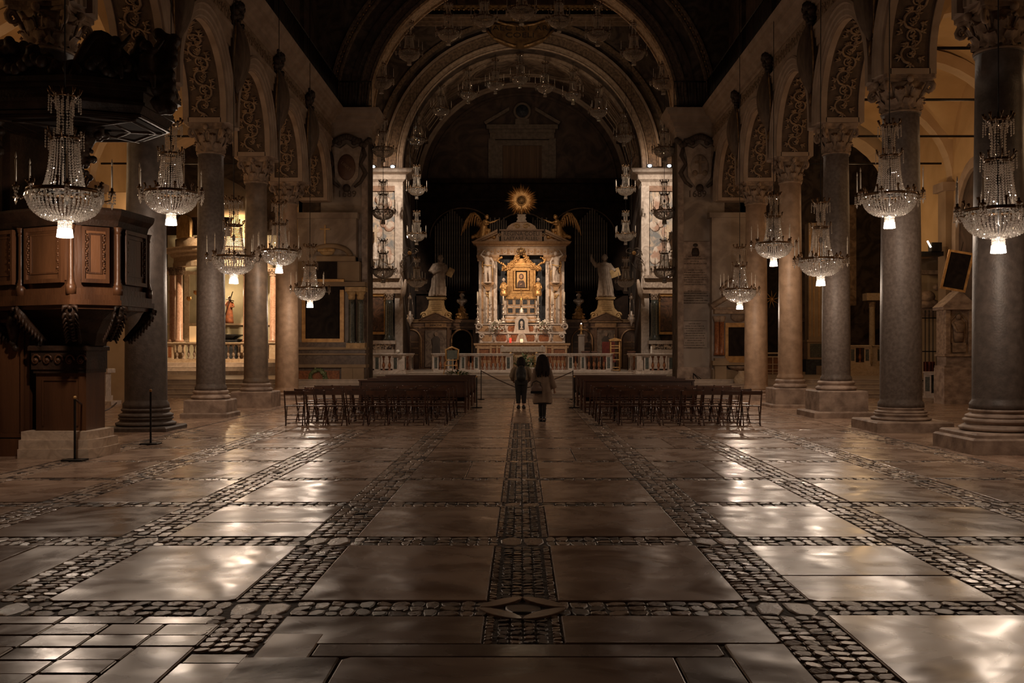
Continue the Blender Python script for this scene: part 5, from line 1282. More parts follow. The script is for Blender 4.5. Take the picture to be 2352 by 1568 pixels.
# window of eight panes under the icon
b = MB(); b.box(ex(1158), ex(1233), -.1, .3, ez(723), ez(684)); ww = b.build('grid_surround', white_m, ed)
for r in range(2):
    for c in range(4):
        x = ex(1172.5+c*16.6); z = ez(694+r*19); b = MB(); b.box(x-.17, x+.17, -.125, -.09, z-.17, z+.17); o = b.build('pane_frame', orange_m, ww); b = MB(); b.box(x-.12, x+.12, -.14, -.12, z-.12, z+.12); b.build('dark_pane', bluemarble_m, o)
for i in range(4):
    b = MB(); b.box(ex(1160), ex(1232), -.2-.06*i, .3, ez(727+4*i)-.05, ez(725+4*i)); b.build('upper_step', white_m if i % 2 == 0 else orange_m, ed)
for s_ in (-1, 1):                            # brackets under the atlas figures
    x = ex(1198.5+s_*78); b = MB(); b.lathe([(.10, ez(668)), (.16, ez(660)), (.30, ez(655)), (.34, ez(651)), (.34, ez(649))], 4, (x, -.2, 0), smooth=False, a0=pi/4, a1=pi/4+2*pi, sq=True, sy=.7); b.build('bracket', orange_m, ed)
    b = MB()
    for i in range(7): b.ball((x+R.uniform(-.12, .12), -.15, ez(672+R.uniform(-5, 12))), .06, 6, 4)
    b.build('bracket_carving', ochrest_m, ed)
# sunburst
sb = thing('sunburst', 'gilded sunburst with a dark central disc on top of the altar', 'sunburst', (ex(1197.5), 53.0, ez(460)))
b = MB(); b.tube([(.25*cos(t), -.03, .25*sin(t)) for t in [2*pi*i/24 for i in range(24)]], .035, 8, closed=True); b.build('ring', gold_m, sb)
b = MB(); b.lathe([(.24, -.02), (.24, .03)], 20, M=Matrix.Rotation(pi/2, 4, 'X')); b.build('disc', darkgold_m, sb)
b = MB(); b.tube([(-.10, -.03, -.1), (0, -.05, .12), (.10, -.03, -.1)], .02, 5); b.tube([(-.12, -.04, 0), (.12, -.04, 0)], .015, 5); b.build('monogram', gold_m, sb)
b = MB(); b.tube([(0, 0, -.26), (0, 0, -.8)], .03, 6); b.build('stem', gold_m, sb)
for i in range(36):
    a = 2*pi*i/36+.03; L_ = (.95 if i % 3 == 0 else .78 if i % 3 == 1 else .86)+R.uniform(-.05, .04)
    b = MB(); n_ = 3
    for q in range(n_):
        da = (q-(n_-1)/2)*.045; l2 = L_-abs(q-1)*.07; ca, sa = cos(a+da), sin(a+da); px_, pz_ = -sa, ca
        b.add([(.26*ca+px_*.016, 0, .26*sa+pz_*.016), (.26*ca-px_*.016, 0, .26*sa-pz_*.016), (l2*ca, 0, l2*sa), ((.3+l2)/2*ca, -.03, (.3+l2)/2*sa), ((.3+l2)/2*ca+px_*.022, 0, (.3+l2)/2*sa+pz_*.022), ((.3+l2)/2*ca-px_*.022, 0, (.3+l2)/2*sa-pz_*.022)], [(0, 3, 4), (4, 3, 2), (1, 5, 3), (5, 2, 3), (0, 1, 3)])
    b.build('ray', gold_m, sb)
# candlesticks, candles, cross, flowers
cs = MB(); cs.lathe([(.16, 0), (.17, .03), (.10, .08), (.13, .13), (.11, .22), (.04, .28), (.035, .42), (.08, .48), (.05, .56), (.03, .62), (.07, .72), (.03, .80), (.035, .92), (.11, .96), (.12, .98), (.03, 1.0)], 12)
csm = cs.mesh('holder', silver_m); cd = MB(); cd.lathe([(.045, 1.0), (.045, 1.62), (.01, 1.63), (.004, 1.68)], 10); cdm = cd.mesh('candle', candle_m)
for i, px in enumerate((1097, 1125, 1156, 1236, 1268, 1296)):
    t = thing('candlestick', f'tall silver candlestick with white candle on the high altar, {["leftmost", "second from the left", "third from the left", "third from the right", "second from the right", "rightmost"][i]}', 'candlestick', ((px-VX)*52.55/F, 52.55, H-(742-VY)*52.55/F+.02), 0, 'six altar candlesticks')
    inst(csm, 'holder', t); inst(cdm, 'candle', t)
t = thing('altar_cross', 'dark metal crucifix standing on the tabernacle between the candles', 'crucifix', (ax(1197), 52.3, az(722)))
b = MB(); b.tube([(0, 0, .4), (0, 0, 1.25)], .025, 6); b.tube([(-.32, 0, .88), (.32, 0, .88)], .025, 6)
for p in ((-.34, .88), (.34, .88), (0, 1.3)): b.ball((p[0], 0, p[1]), .05, 6, 5)
b.ball((0, -.02, .88), .08, 8, 6); b.build('cross', darkgold_m, t); b = MB(); b.tube([(0, -.05, .7), (0, -.06, .86), (0, -.05, .98)], [.02, .035, .03], 6); b.tube([(-.2, -.04, .97), (0, -.05, .9), (.2, -.04, .97)], .014, 5); b.build('corpus', goldp_m, t)
def bouquet(loc, label, r=.34):
    t = thing('flower_arrangement', label, 'flowers', loc, 0, 'white flower arrangements on the altar'); fb = MB(); lf = MB(); rr = random.Random(int(loc[0]*100))
    for i in range(52):
        a, e = rr.uniform(0, 2*pi), rr.uniform(-.5, 1.5); q = r*rr.uniform(.75, 1.05); p = (q*cos(a)*cos(e), q*.7*sin(a)*cos(e)-.05, q*sin(e)+.12)
        for k in range(4): fb.ball((p[0]+rr.uniform(-.03, .03), p[1]+rr.uniform(-.03, .03), p[2]+rr.uniform(-.03, .03)), .034, 6, 4)
    for i in range(70):
        a, e = rr.uniform(0, 2*pi), rr.uniform(-.8, 1.4); q = r*.95; p = Vector((q*cos(a)*cos(e), q*.7*sin(a)*cos(e), q*sin(e)+.1)); d = Vector((rr.uniform(-1, 1), rr.uniform(-1, 0), rr.uniform(-1, 1)))*.05
        lf.add([p-d, p+Vector((.02, 0, .02)), p+d, p-Vector((.02, 0, .02))], [(0, 1, 2, 3)])
    fb.build('blooms', flower_m, t)['kind'] = 'stuff'; lf.build('leaves', leaf_m, t)['kind'] = 'stuff'
    b = MB(); b.lathe([(.08, -.25), (.14, -.18), (.12, -.02), (.16, .0)], 10); b.build('vase', silver_m, t)
bouquet((ax(1142), 51.95, az(756)), 'round bouquet of white flowers on the altar, left of the tabernacle'); bouquet((ax(1252), 51.95, az(756)), 'round bouquet of white flowers on the altar, right of the tabernacle')
t = thing('votive_light', 'small glowing red votive light on the lower altar shelf', 'candle', (ax(1172.5), 51.75, az(787)))
b = MB(); b.lathe([(.05, 0), (.055, .2), (.05, .24)], 12); b.build('red_glass', emit('red_votive', (1.0, .05, .03), 1.6), t); b = MB(); b.lathe([(.055, .24), (.06, .27), (.03, .3)], 12); b.build('lid', gold_m, t)
t = thing('altar_lantern', 'small pale lit candle glass in the centre niche of the altar', 'candle', (ax(1198), 51.7, az(787))); b = MB(); b.lathe([(.07, 0), (.09, .1), (.07, .2)], 12); b.build('glass', emit('candle_glow', (1.0, .70, .42), .9), t)
# choir screen -------------------------------------------------------------
SY = 54.2; K3 = SY/F; sx_ = lambda px: (px-VX)*K3; sz = lambda py: H-(py-VY)*K3
sc_m = mat('screen_wood', (.14, .075, .042), (.07, .036, .02), 2, rough=.5, bump=.15, kind='vein')
sg_m = mat('screen_gilding', (.34, .20, .10), (.20, .11, .055), 6, rough=.45)
sc = thing('choir_screen', 'brown painted choir screen with arched doors behind the high altar', 'screen', (0, SY, 0))
for x0, x1 in ((924, 1100), (1296, 1474)):
    b = MB()
    if x0 == 924: b.box(sx_(924), sx_(1037), 0, .3, .7, sz(740)); b.box(sx_(1037), sx_(1088), 0, .3, sz(757), sz(740)); b.box(sx_(1086), sx_(1100), 0, .3, .7, sz(740))
    else: b.box(sx_(x0), sx_(x1), 0, .3, .7, sz(740))
    b.build('screen_wall', sc_m, sc)
    b = MB(); b.box(sx_(x0), sx_(x1), -.08, .3, sz(740), sz(736)); b.box(sx_(x0), sx_(x1), -.14, .3, sz(736), sz(734)); b.box(sx_(x0), sx_(x1), -.04, .3, sz(752), sz(750)); b.build('cornice', sg_m, sc)
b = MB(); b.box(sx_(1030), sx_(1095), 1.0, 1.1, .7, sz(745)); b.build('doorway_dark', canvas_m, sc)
for px, dark in ((943, 0), (1061, 1), (1337, 0), (1451, 0)):
    x = sx_(px); b = MB(); b.tube([(x-.56, -.04, .8)]+[(x-.56*cos(t), -.04, sz(780)+.56*sin(t)) for t in [pi*i/14 for i in range(15)]]+[(x+.56, -.04, .8)], .05, 6); b.build('arch_frame', sg_m, sc)
    if not dark:
        b = MB(); b.prism(archshape(x, sz(780), .5, .75, 12), -.03, .0); d = b.build('door', woodl_m if 0 else mat('screen_door', (.085, .045, .026), (.05, .026, .015), 3, rough=.5), sc)
        for z in (sz(815), sz(800), sz(786)): b = MB(); b.box(x-.42, x+.42, -.05, -.02, z, z+.03); b.build('door_rail', sg_m, d)
        b = MB(); b.box(x-.02, x+.02, -.05, -.02, .8, sz(770)); b.build('door_stile', sc_m, d)
def zz(py): return sz(py)
for px, s_ in ((1001, 0), (1391, 1)):          # pediments and painted saints
    x = sx_(px); b = MB(); b.prism([(x-.85, sz(735)), (x+.85, sz(735)), (x, sz(719))], -.16, .2); b.build('pediment', sc_m, sc)
    b = MB(); b.tube([(x-.92, -.17, sz(735)), (x, -.17, sz(718)), (x+.92, -.17, sz(735))], .035, 5); b.build('pediment_moulding', sg_m, sc)
    b = MB(); b.box(x-.58, x+.58, -.05, 0, .8, sz(758)); pn = b.build('painted_panel', mat('panel_painting', (.20, .145, .11), (.09, .06, .045), 2.4, rough=.6, kind='vein'), sc)
    b = MB(); b.box(x-.58, x+.58, -.07, -.03, sz(752), sz(742)); b.build('title_tablet', sg_m, sc)
    if s_ == 0: text('SANCTVS', .15, (x, -.08, sz(747)), let_m, pn, sx=1)
    b = MB(); b.prism([(x-.24, .8), (x+.30, .8), (x+.22, sz(790)), (x+.24, sz(778)), (x+.10, sz(772)), (x-.08, sz(772)), (x-.22, sz(779)), (x-.16, sz(792))], -.09, -.05); b.build('saint_robe', mat('painted_robe', (.065, .048, .04), (.045, .033, .028), 3, rough=.7), pn)
    b = MB(); b.prism([(x+.02+.09*cos(2*pi*i/12), sz(767)+.12*sin(2*pi*i/12)) for i in range(12)], -.10, -.06); b.build('saint_face', mat('painted_face', (.26, .18, .13), (.2, .13, .09), 8, rough=.7), pn)
b = MB()
for px in (925, 965, 1030, 1092, 1303, 1368, 1415, 1472): b.box(sx_(px)-.07, sx_(px)+.07, -.06, 0, .7, sz(752))
b.build('pilasters', sc_m, sc)
# ============================================================ CHANCEL PIERS ==
PK = 51.0/F; cx_ = lambda px: (px-VX)*PK; cz = lambda py: H-(py-VY)*PK
for s_ in (-1, 1):
    nm = 'left' if s_ < 0 else 'right'; X = (lambda px: cx_(px)) if s_ < 0 else (lambda px: cx_(2*1199-px))
    def B(b, p0, p1, y0, y1, t, bt): b.box(*sorted((X(p0), X(p1))), 51-y1, 51-y0, cz(bt), cz(t))
    pz = thing('chapel_altar', f'{nm} chancel pier altar with bright fresco, heavy white cornice and dark marble columns', 'altar', (0, 0, 0))
    b = MB(); prof = [(0, cz(430)), (.1, cz(428)), (.14, cz(420)), (.3, cz(414)), (.34, cz(404)), (.62, cz(400)), (.68, cz(394)), (.72, cz(392)), (0, cz(392))]
    b.sweep(prof, [((X(790), 50.9, 0), (0, -1, 0), (0, 0, 1)), ((X(920), 50.9, 0), (-s_, -1, 0), (0, 0, 1)), ((X(920), 52.2, 0), (-s_, 0, 0), (0, 0, 1))]); b.build('cornice', white_m, pz)
    b = MB(); B(b, 790, 924, -.1, .1, 430, 655); b.build('fresco_ground', frescob_m, pz)
    b = MB(); B(b, 908, 926, .0, .22, 428, 820); b.build('corner_pilaster', white_m, pz)
    b = MB(); B(b, 800, 921, .1, .2, 428, 440); b.build('frieze', mat('frieze_red', (.36, .22, .15), (.24, .14, .09), 6, rough=.6), pz)
    b = MB(); rr = random.Random(3)
    for i in range(16):
        px = rr.uniform(862, 900); py = rr.uniform(455, 600); b.ball((X(px), 50.88, cz(py)), rr.uniform(.12, .3), 8, 5, ry=.03, rz=rr.uniform(.15, .4))
    b.build('fresco_figures', mat('fresco_figure', (.60, .50, .42), (.42, .26, .19), 2.5, rough=.7, thr=(.45, .55)), pz)
    for px in (866,) if s_ < 0 else (868,):
        b = MB(); B(b, px-2, px+3, .5, .6, 520, 560); B(b, px-7, px+8, .5, .6, 530, 536); b.build('painted_cross', wr_m, pz)
        b = MB(); b.lathe([(.2, 0), (.22, .1), (.12, .2), (.2, .3), (.1, .45), (.16, .6), (.05, .9)], 10, (X(px), 50.3, cz(600))); b.build('urn', white_m, pz)
    b = MB(); B(b, 845, 924, .0, .55, 640, 662); B(b, 840, 922, 0, .75, 634, 641); B(b, 860, 905, 0, .5, 612, 634); b.build('altar_entablature', mat('carved_entablature', (.46, .36, .28), (.22, .16, .12), 9, rough=.6, bump=.6), pz)
    b = MB(); B(b, 845, 924, 0, .45, 662, 675); b.build('architrave', cap_m, pz)
    x = X(896); b = MB(); b.lathe([(.30, cz(782)), (.30, cz(778)), (.24, cz(772)), (.22, cz(768)), (.20, cz(700)), (.19, cz(690))], 18, (x, 50.62, 0)); b.build('dark_column', greenmarble_m, pz)
    o = inst(CAPM[0], 'column_capital', pz, (x, 50.62, cz(690))); o.scale = (.5, .5, .55); inst(CAPM[1], 'acanthus_leaves', o)
    b = MB(); B(b, 855, 884, .1, .3, 680, 760); b.build('niche_painting', mat('dark_altarpiece', (.16, .075, .04), (.04, .022, .015), 2.5, rough=.5, kind='vein'), pz)
    b = MB(); B(b, 855, 889, .2, .36, 675, 681); B(b, 884, 888, .2, .36, 675, 765); B(b, 855, 889, .2, .36, 762, 768); b.build('painting_frame', goldp_m, pz)
    b = MB(); B(b, 850, 912, 0, .8, 782, 790); B(b, 850, 908, 0, .7, 802, 812); B(b, 850, 915, 0, .9, 812, 846); b.build('altar_block', white_m, pz)
    b = MB(); B(b, 850, 906, 0, .72, 790, 802); b.build('inlaid_band', mat('inlay_scroll', (.50, .38, .28), (.05, .035, .03), 4, rough=.4, thr=(.48, .52), kind='vein'), pz)
# wrought brackets with small flags beside the piers
for s_ in (-1, 1):
    t = thing('wall_bracket', f'curled iron bracket with a gilt boss on the {"left" if s_<0 else "right"} chancel pier', 'bracket', (cx_(926) if s_ < 0 else cx_(1471), 50.6, cz(595)))
    b = MB()
    for k, (dx, dz, r) in enumerate(((.25, .3, .26), (.62, .34, .2), (.1, -.2, .2))): b.tube([(-s_*dx+r*cos(q)*(1-q/12), 0, dz+r*sin(q)*(1-q/12)) for q in [i*.45 for i in range(18)]], .022, 5)
    b.tube([(0, 0, .0), (-s_*.8, 0, .35)], .03, 5); b.tube([(0, 0, -.7), (-s_*.3, 0, -.5), (-s_*.6, 0, -.1)], .022, 5); b.build('ironwork', brass_m if 0 else mat('bracket_iron', (.10, .07, .05), (.05, .035, .025), 6, rough=.4, metal=.5), t)
    b = MB(); b.ball((-s_*.38, -.03, .28), .11, 8, 6); b.build('boss', gold_m, t)
    f = thing('furled_banner', f'pale furled banner leaning on the {"left" if s_<0 else "right"} chancel pier corner', 'banner', (cx_(929) if s_ < 0 else cx_(1468), 50.5, cz(690)))
    b = MB(); b.tube([(s_*.12, 0, .0), (0, 0, .35), (-s_*.08, 0, .8), (-s_*.12, 0, 1.05)], [.04, .13, .11, .05], 10); b.build('cloth', statue_m, f)
# ============================================================ STATUES ========
def head(b, c, r, yaw=0, M=None):
    c = Vector(c); f = Vector((sin(yaw), -cos(yaw), 0)); s = Vector((cos(yaw), sin(yaw), 0))
    b.ball(c, r*.80, 14, 10, rz=r*1.08); b.ball(c-f*r*.18+Vector((0, 0, r*.12)), r*.86, 12, 8); b.ball(c+f*r*.25-Vector((0, 0, r*.55)), r*.52, 10, 7)
    b.tube([c+f*r*.74+Vector((0, 0, r*.15)), c+f*r*.98-Vector((0, 0, r*.22))], [r*.10, r*.17], 6)
    for k in (-1, 1):
        b.ball(c+s*k*r*.80-Vector((0, 0, r*.05)), r*.2, 6, 5); b.ball(c+f*r*.66+s*k*r*.32+Vector((0, 0, r*.22)), r*.22, 6, 5, rz=r*.10)
    b.tube([c+f*r*.78-s*r*.2-Vector((0, 0, r*.5)), c+f*r*.84-Vector((0, 0, r*.5)), c+f*r*.78+s*r*.2-Vector((0, 0, r*.5))], r*.09, 5)
def robe(b, h, folds=11, w=.34, lean=0, seed=1, top=.84, amp=.12, feet=.36):
    r_ = random.Random(seed); ph = r_.uniform(0, 6); m = 44; n = 22; vs = []
    for j in range(n+1):
        t = j/n; z = h*top*t; rad = feet+(w-feet)*min(1, t*1.6) if t < .62 else w*(1-.05*(t-.62))+.04*sin((t-.62)*6)
        if t > .9: rad *= 1-(t-.9)*4.2
        for i in range(m):
            a = 2*pi*i/m; k = amp*(1-t*.7)*(.5-abs(sin(a*folds/2+ph+t*1.6)))+amp*.35*(1-t*.6)*sin(a*folds*1.5+ph*2+t*4)
            vs.append((rad*(1+k)*cos(a)+lean*(1-t)*.3*h*.3, rad*.72*(1+k)*sin(a), z))
    fs = [(j*m+i, j*m+(i+1) % m, (j+1)*m+(i+1) % m, (j+1)*m+i) for j in range(n) for i in range(m)]+[tuple(range(m-1, -1, -1)), tuple(n*m+i for i in range(m))]
    b.add(vs, fs, True)
def hand(b, p, d, r=.03, up=(0, 0, 1)):
    p = Vector(p); d = Vector(d).normalized(); s = d.cross(Vector(up)); s = s.normalized() if s.length > .01 else Vector((1, 0, 0))
    b.tube([p, p+d*r*2.6], [r*1.0, r*1.25], 8, flat=.6)
    for i, L_ in enumerate((3.0, 3.5, 3.3, 2.6)):
        q = p+d*r*2.3+s*(i-1.5)*r*.62; b.tube([q, q+d*r*L_*.5, q+d*r*L_*.85-Vector(up)*r*.5], [r*.34, r*.30, r*.2], 6)
    q = p+d*r*.7-s*r*1.0; b.tube([q, q-s*r*.9+d*r*1.0, q-s*r*1.0+d*r*2.0], [r*.36, r*.34, r*.24], 6)
# left saint with a book
t = thing('saint_statue', 'marble statue of a cowled saint holding a book, on the left ochre pedestal', 'statue', at(1009, 680, 54.6))
h = 2.15; b = MB(); robe(b, h, 9, .33, -.4, 4, feet=.42, top=.80, amp=.36); head(b, (.08, -.08, h*.965), .19, .35)
b.tube([(-.22, 0, h*.80), (-.46, -.05, h*.62), (-.30, -.25, h*.60), (.12, -.36, h*.66)], [.15, .15, .12, .07], 10); hand(b, (.12, -.36, h*.66), (.9, 0, .1), .035)
b.tube([(.26, 0, h*.79), (.42, -.02, h*.62), (.50, -.14, h*.58)], [.15, .13, .08], 10); b.tube([(-.26, .03, h*.79), (.02, .05, h*.82), (.30, .03, h*.79)], [.11, .12, .11], 10)
b.tube([(.0, .02, h*.80), (.06, .0, h*.9)], [.12, .09], 8); b.ball((.0, -.05, .06), .42, 12, 6, rz=.08, ry=.3)
blob(b, .019, 1).build('figure', statue_m, t)
b = MB(); b.box(-.17, .17, -.05, .05, -.24, .24); b.build('book', ochrest_m, t, (.62, -.18, h*.60)).rotation_euler = (.1, .45, .3)
# right saint with raised arm
t = thing('saint_statue', 'marble statue of a robed saint raising one arm, on the right ochre pedestal', 'statue', at(1388, 681.5, 54.6))
h = 2.3; b = MB(); robe(b, h, 9, .32, .4, 9, feet=.44, top=.76, amp=.36); head(b, (.02, -.08, h*.93), .19, -.2); b.tube([(0, .02, h*.76), (.02, 0, h*.86)], [.12, .09], 8)
b.tube([(-.22, 0, h*.77), (-.46, -.06, h*.74), (-.66, -.1, h*.86), (-.72, -.1, h*.95)], [.15, .14, .11, .06], 10); hand(b, (-.72, -.1, h*.94), (.05, 0, 1), .035, (0, 1, 0))
b.tube([(.24, 0, h*.77), (.44, .0, h*.66), (.62, -.1, h*.62)], [.15, .13, .07], 10); b.tube([(-.26, .03, h*.76), (.02, .05, h*.79), (.28, .03, h*.76)], [.11, .12, .11], 10)
b.ball((.04, -.05, .06), .44, 12, 6, rz=.08, ry=.3); blob(b, .019, 1).build('figure', statue_m, t)
b = MB(); b.box(-.28, .28, -.06, .06, -.22, .22); b.build('book', ochrest_m, t, (.58, -.02, h*.57)).rotation_euler = (.1, -.35, .2)
# ochre pedestals with volutes
for px, nm in ((1003, 'left'), (1391, 'right')):
    t = thing('pedestal', f'ochre scrolled pedestal carrying the {nm} saint statue', 'pedestal', at(px, 733, 54.6)); k = 54.6/F
    b = MB(); b.prism([(-.80, 0), (-.80, .14), (-.70, .36), (-.62, .42), (-.46, .60), (-.40, .84), (-.40, 1.08), (.40, 1.08), (.40, .84), (.46, .60), (.62, .42), (.70, .36), (.80, .14), (.80, 0)], -.32, .32)
    b.box(-.48, .48, -.42, .42, 1.08, 1.14); b.box(-.52, .52, -.45, .45, 1.14, 1.19); b.build('body', ochrest_m, t)
    for s_ in (-1, 1): b = MB(); b.tube([(s_*(.66)+s_*.19*cos(q)*(1-q/11), -.34, .20+.19*sin(q)*(1-q/11)) for q in [i*.5 for i in range(18)]], .045, 6); b.build('volute', ochrest_m, t)
    b = MB()
    for r_ in range(5): b.box(-.30+.02*r_, .30-.03*(r_ % 2), -.335, -.32, .92-.11*r_, .95-.11*r_)
    b.build('carved_lines', mat('carved_letters', (.30, .18, .08), (.22, .13, .06), 5, rough=.7), t)
# silver busts on gilt bases
for px, nm in ((1061, 'left'), (1329, 'right')):
    t = thing('reliquary_bust', f'silver reliquary bust on a gilt base, {nm} of the high altar', 'bust', at(px, 733, 54.4), 0, 'silver reliquary busts')
    b = MB(); head(b, (0, -.02, 1.30), .155); b.tube([(0, 0, .95), (0, 0, 1.2)], [.09, .07], 10); b.ball((0, 0, .98), .26, 14, 8, ry=.15, rz=.17); b.ball((-.17, 0, 1.0), .13, 10, 7, rz=.12); b.ball((.17, 0, 1.0), .13, 10, 7, rz=.12); b.tube([(0, 0, .68), (0, 0, .85)], [.07, .15], 10); blob(b, .02).build('bust', silver_m, t)
    b = MB(); b.lathe([(.08, 1.47), (.18, 1.485), (.18, 1.50), (.08, 1.51)], 14); b.build('halo_crown', goldp_m, t)
    b = MB(); b.lathe([(.34, 0), (.36, .08), (.26, .14), (.33, .28), (.16, .40), (.20, .54), (.10, .62), (.14, .70)], 14)
    for i in range(16): a = 2*pi*i/16; b.ball((.31*cos(a), .31*sin(a), .12+.14*(i % 2)), .06, 6, 4); b.ball((.19*cos(a), .19*sin(a), .45+.1*(i % 2)), .04, 6, 4)
    b.build('gilt_base', ochrest_m if 0 else goldp_m, t)
# gilded kneeling angels
def angel(name, px, py, s_):
    t = thing('gilded_angel', name, 'statue', at(px, py, 52.95)); b = MB()
    b.tube([(0, 0, .05), (s_*.05, -.05, .45), (s_*.12, -.05, .85), (s_*.16, -.05, 1.0)], [.26, .20, .17, .08], 12); b.tube([(0, 0, .45), (s_*.38, -.1, .42), (s_*.30, -.1, .08)], [.17, .13, .10], 10)
    b.tube([(-s_*.0, 0, .4), (-s_*.30, .05, .12), (-s_*.55, .05, .08)], [.18, .14, .07], 10); head(b, (s_*.24, -.06, 1.14), .12, s_*1.1)
    b.tube([(s_*.16, -.1, .92), (s_*.42, -.15, .82), (s_*.66, -.15, .90), (s_*.80, -.15, .98)], [.08, .065, .05, .03], 8); b.tube([(s_*.05, -.1, .92), (s_*.16, -.25, .72), (s_*.36, -.25, .74)], [.08, .06, .04], 8); hand(b, (s_*.80, -.15, .98), (s_, 0, .3), .03)
    for i in range(7): b.ball((s_*.24-s_*.06*cos(i), -.02+.05*sin(i*2), 1.2+.05*sin(i)), .055, 6, 5)
    for i in range(9): b.ball((s_*(-.5+.14*i), -.04, .08+.05*(i % 2)), .12, 8, 5)
    blob(b, .022).build('figure', gold_m, t)
    for k in (0, 1):                          # wing: rows of overlapping feathers along a raised arch
        b = MB(); arch_ = [(-s_*.05, .90), (-s_*.20, 1.18), (-s_*.42, 1.36), (-s_*.62, 1.34), (-s_*.76, 1.16)]
        b.tube([(x, .12+.1*k, z) for x, z in arch_], [.05, .07, .075, .06, .03], 7)
        for j in range(3):
            for i in range(9):
                q = i/8; u = q*4; i0 = min(3, int(u)); f_ = u-i0; x0 = arch_[i0][0]*(1-f_)+arch_[i0+1][0]*f_; z0 = arch_[i0][1]*(1-f_)+arch_[i0+1][1]*f_
                L_ = (.35+.62*q)*(1-.30*j); dx = -s_*(.10+.30*q); p0 = Vector((x0, .12+.1*k-.03*j, z0)); p2 = p0+Vector((dx*L_, .0, -L_)); p1 = p0.lerp(p2, .5)+Vector((-s_*.05, 0, 0))
                b.tube([p0, p1, p2], [.05, .055, .015], 5, flat=.35, up=(0, 1, 0))
        b.build('wing', gold_m, t)
angel('gilded kneeling angel with spread wings on the left slope of the altar pediment', 1108, 548, 1)
angel('gilded kneeling angel with spread wings on the right slope of the altar pediment', 1286, 548, -1)
# white atlas figures
for px, s_, nm in ((1120, 1, 'left'), (1277, -1, 'right')):
    t = thing('marble_figure', f'white half-nude marble youth with a raised arm, {nm} side of the altar frame', 'statue', at(px, 649, 52.6)); b = MB()
    b.tube([(-.08, 0, 0), (-.10, -.02, .42), (-.09, 0, .85)], [.06, .085, .13], 10); b.tube([(s_*.12, -.02, 0), (s_*.12, -.08, .42), (s_*.07, 0, .85)], [.055, .08, .13], 10)
    b.tube([(0, 0, .82), (s_*-.02, -.02, 1.05), (-s_*.03, 0, 1.30), (-s_*.02, 0, 1.38)], [.17, .145, .18, .08], 12); head(b, (s_*.04, -.05, 1.53), .11, s_*.6)
    b.tube([(-s_*.17, 0, 1.34), (-s_*.36, -.02, 1.46), (-s_*.20, -.02, 1.70)], [.07, .055, .04], 8); hand(b, (-s_*.20, -.02, 1.70), (s_*.8, 0, .3), .026)
    b.tube([(s_*.15, 0, 1.32), (s_*.30, -.05, 1.10), (s_*.26, -.12, .88)], [.07, .055, .035], 8); hand(b, (s_*.26, -.12, .88), (0, 0, -1), .026, (0, 1, 0)); b.ball((0, 0, .0), .24, 10, 5, rz=.05)
    blob(b, .018).build('figure', white_m, t)
    b = MB(); b.tube([(-.2, -.05, .95), (0, -.18, .88), (.2, -.05, .92), (s_*.26, .02, .6), (s_*.22, .02, .1)], [.06, .07, .07, .06, .03], 8, flat=.6); b.build('drapery', ochrest_m, t)
for px, s_, nm in ((1157, 1, 'left'), (1236, -1, 'right')):
    t = thing('gilded_cherub', f'small gilded cherub holding the {nm} side of the icon frame', 'statue', at(px, 680, 52.65)); b = MB()
    b.lathe([(.15, 0), (.20, .12), (.16, .3), (.18, .45), (.17, .62), (.08, .74)], 12); b.tube([(0, -.05, .65), (s_*.2, -.14, .5), (s_*.22, -.12, .75)], [.07, .05, .03], 8); b.tube([(-s_*.1, -.05, .62), (-s_*.2, -.1, .4)], [.07, .03], 8)
    for i in range(6): b.ball((R.uniform(-.12, .12), -.14, .1+.1*i), .055, 6, 5)
    blob(b, .02).build('figure', gold_m, t)
    b = MB(); head(b, (0, -.03, .86), .10, s_*.4); b.build('head', white_m, t)
# hanging silver lamps at the sides
for px, nm in ((942, 'left'), (1450, 'right')):
    for q, (py, dy, tag_) in enumerate(((742, 0, 'lower'),)):
        p = at(px, py, 49.5); t = thing('hanging_lamp', f'tall silver sanctuary lamp on chains before the {nm} chancel pier', 'lamp', p, 0, 'silver sanctuary lamps')
        b = MB(); b.lathe([(.01, -.16), (.03, -.1), (.06, .0), (.16, .12), (.19, .24), (.13, .33), (.17, .40), (.07, .48), (.10, .56), (.03, .62)], 16); b.build('bowl', silver_m, t)
        b = MB(); b.lathe([(.03, 1.18), (.12, 1.24), (.10, 1.3), (.03, 1.42), (.05, 1.5)], 12); b.build('canopy', silver_m, t)
        for i in range(3): a = 2*pi*i/3; b = MB(); b.tube([(.17*cos(a), .17*sin(a), .4), (.10*cos(a), .10*sin(a), 1.24)], .012, 4); b.build('chain', silver_m, t)
        b = MB(); b.tube([(0, 0, 1.5), (0, 0, 19.3-p.z)], .008, 4); b.build('cord', iron_m, t)
# marble stand with lamp right of altar
t = thing('lamp_pillar', 'short veined marble pillar with a brass lamp, right of the high altar', 'pillar', at(1335, 812, 50.4)); t.location.z = .7
k = 50.4/F; hz = H-(768-VY)*k-.7; b = MB(); b.box(-.15, .15, -.15, .15, 0, hz-.06); b.box(-.19, .19, -.19, .19, hz-.06, hz); b.box(-.18, .18, -.18, .18, 0, .1); b.build('pillar', pier_m, t)
b = MB(); b.lathe([(.12, hz), (.05, hz+.08), (.04, hz+.2), (.16, hz+.28), (.05, hz+.32), (.09, hz+.42), (.06, hz+.5)], 12); b.build('brass_lamp', goldp_m, t); b = MB(); b.ball((0, 0, hz+.55), .035, 8, 6); b.build('flame', emit('pink_flame', (1, .45, .35), 6), t)
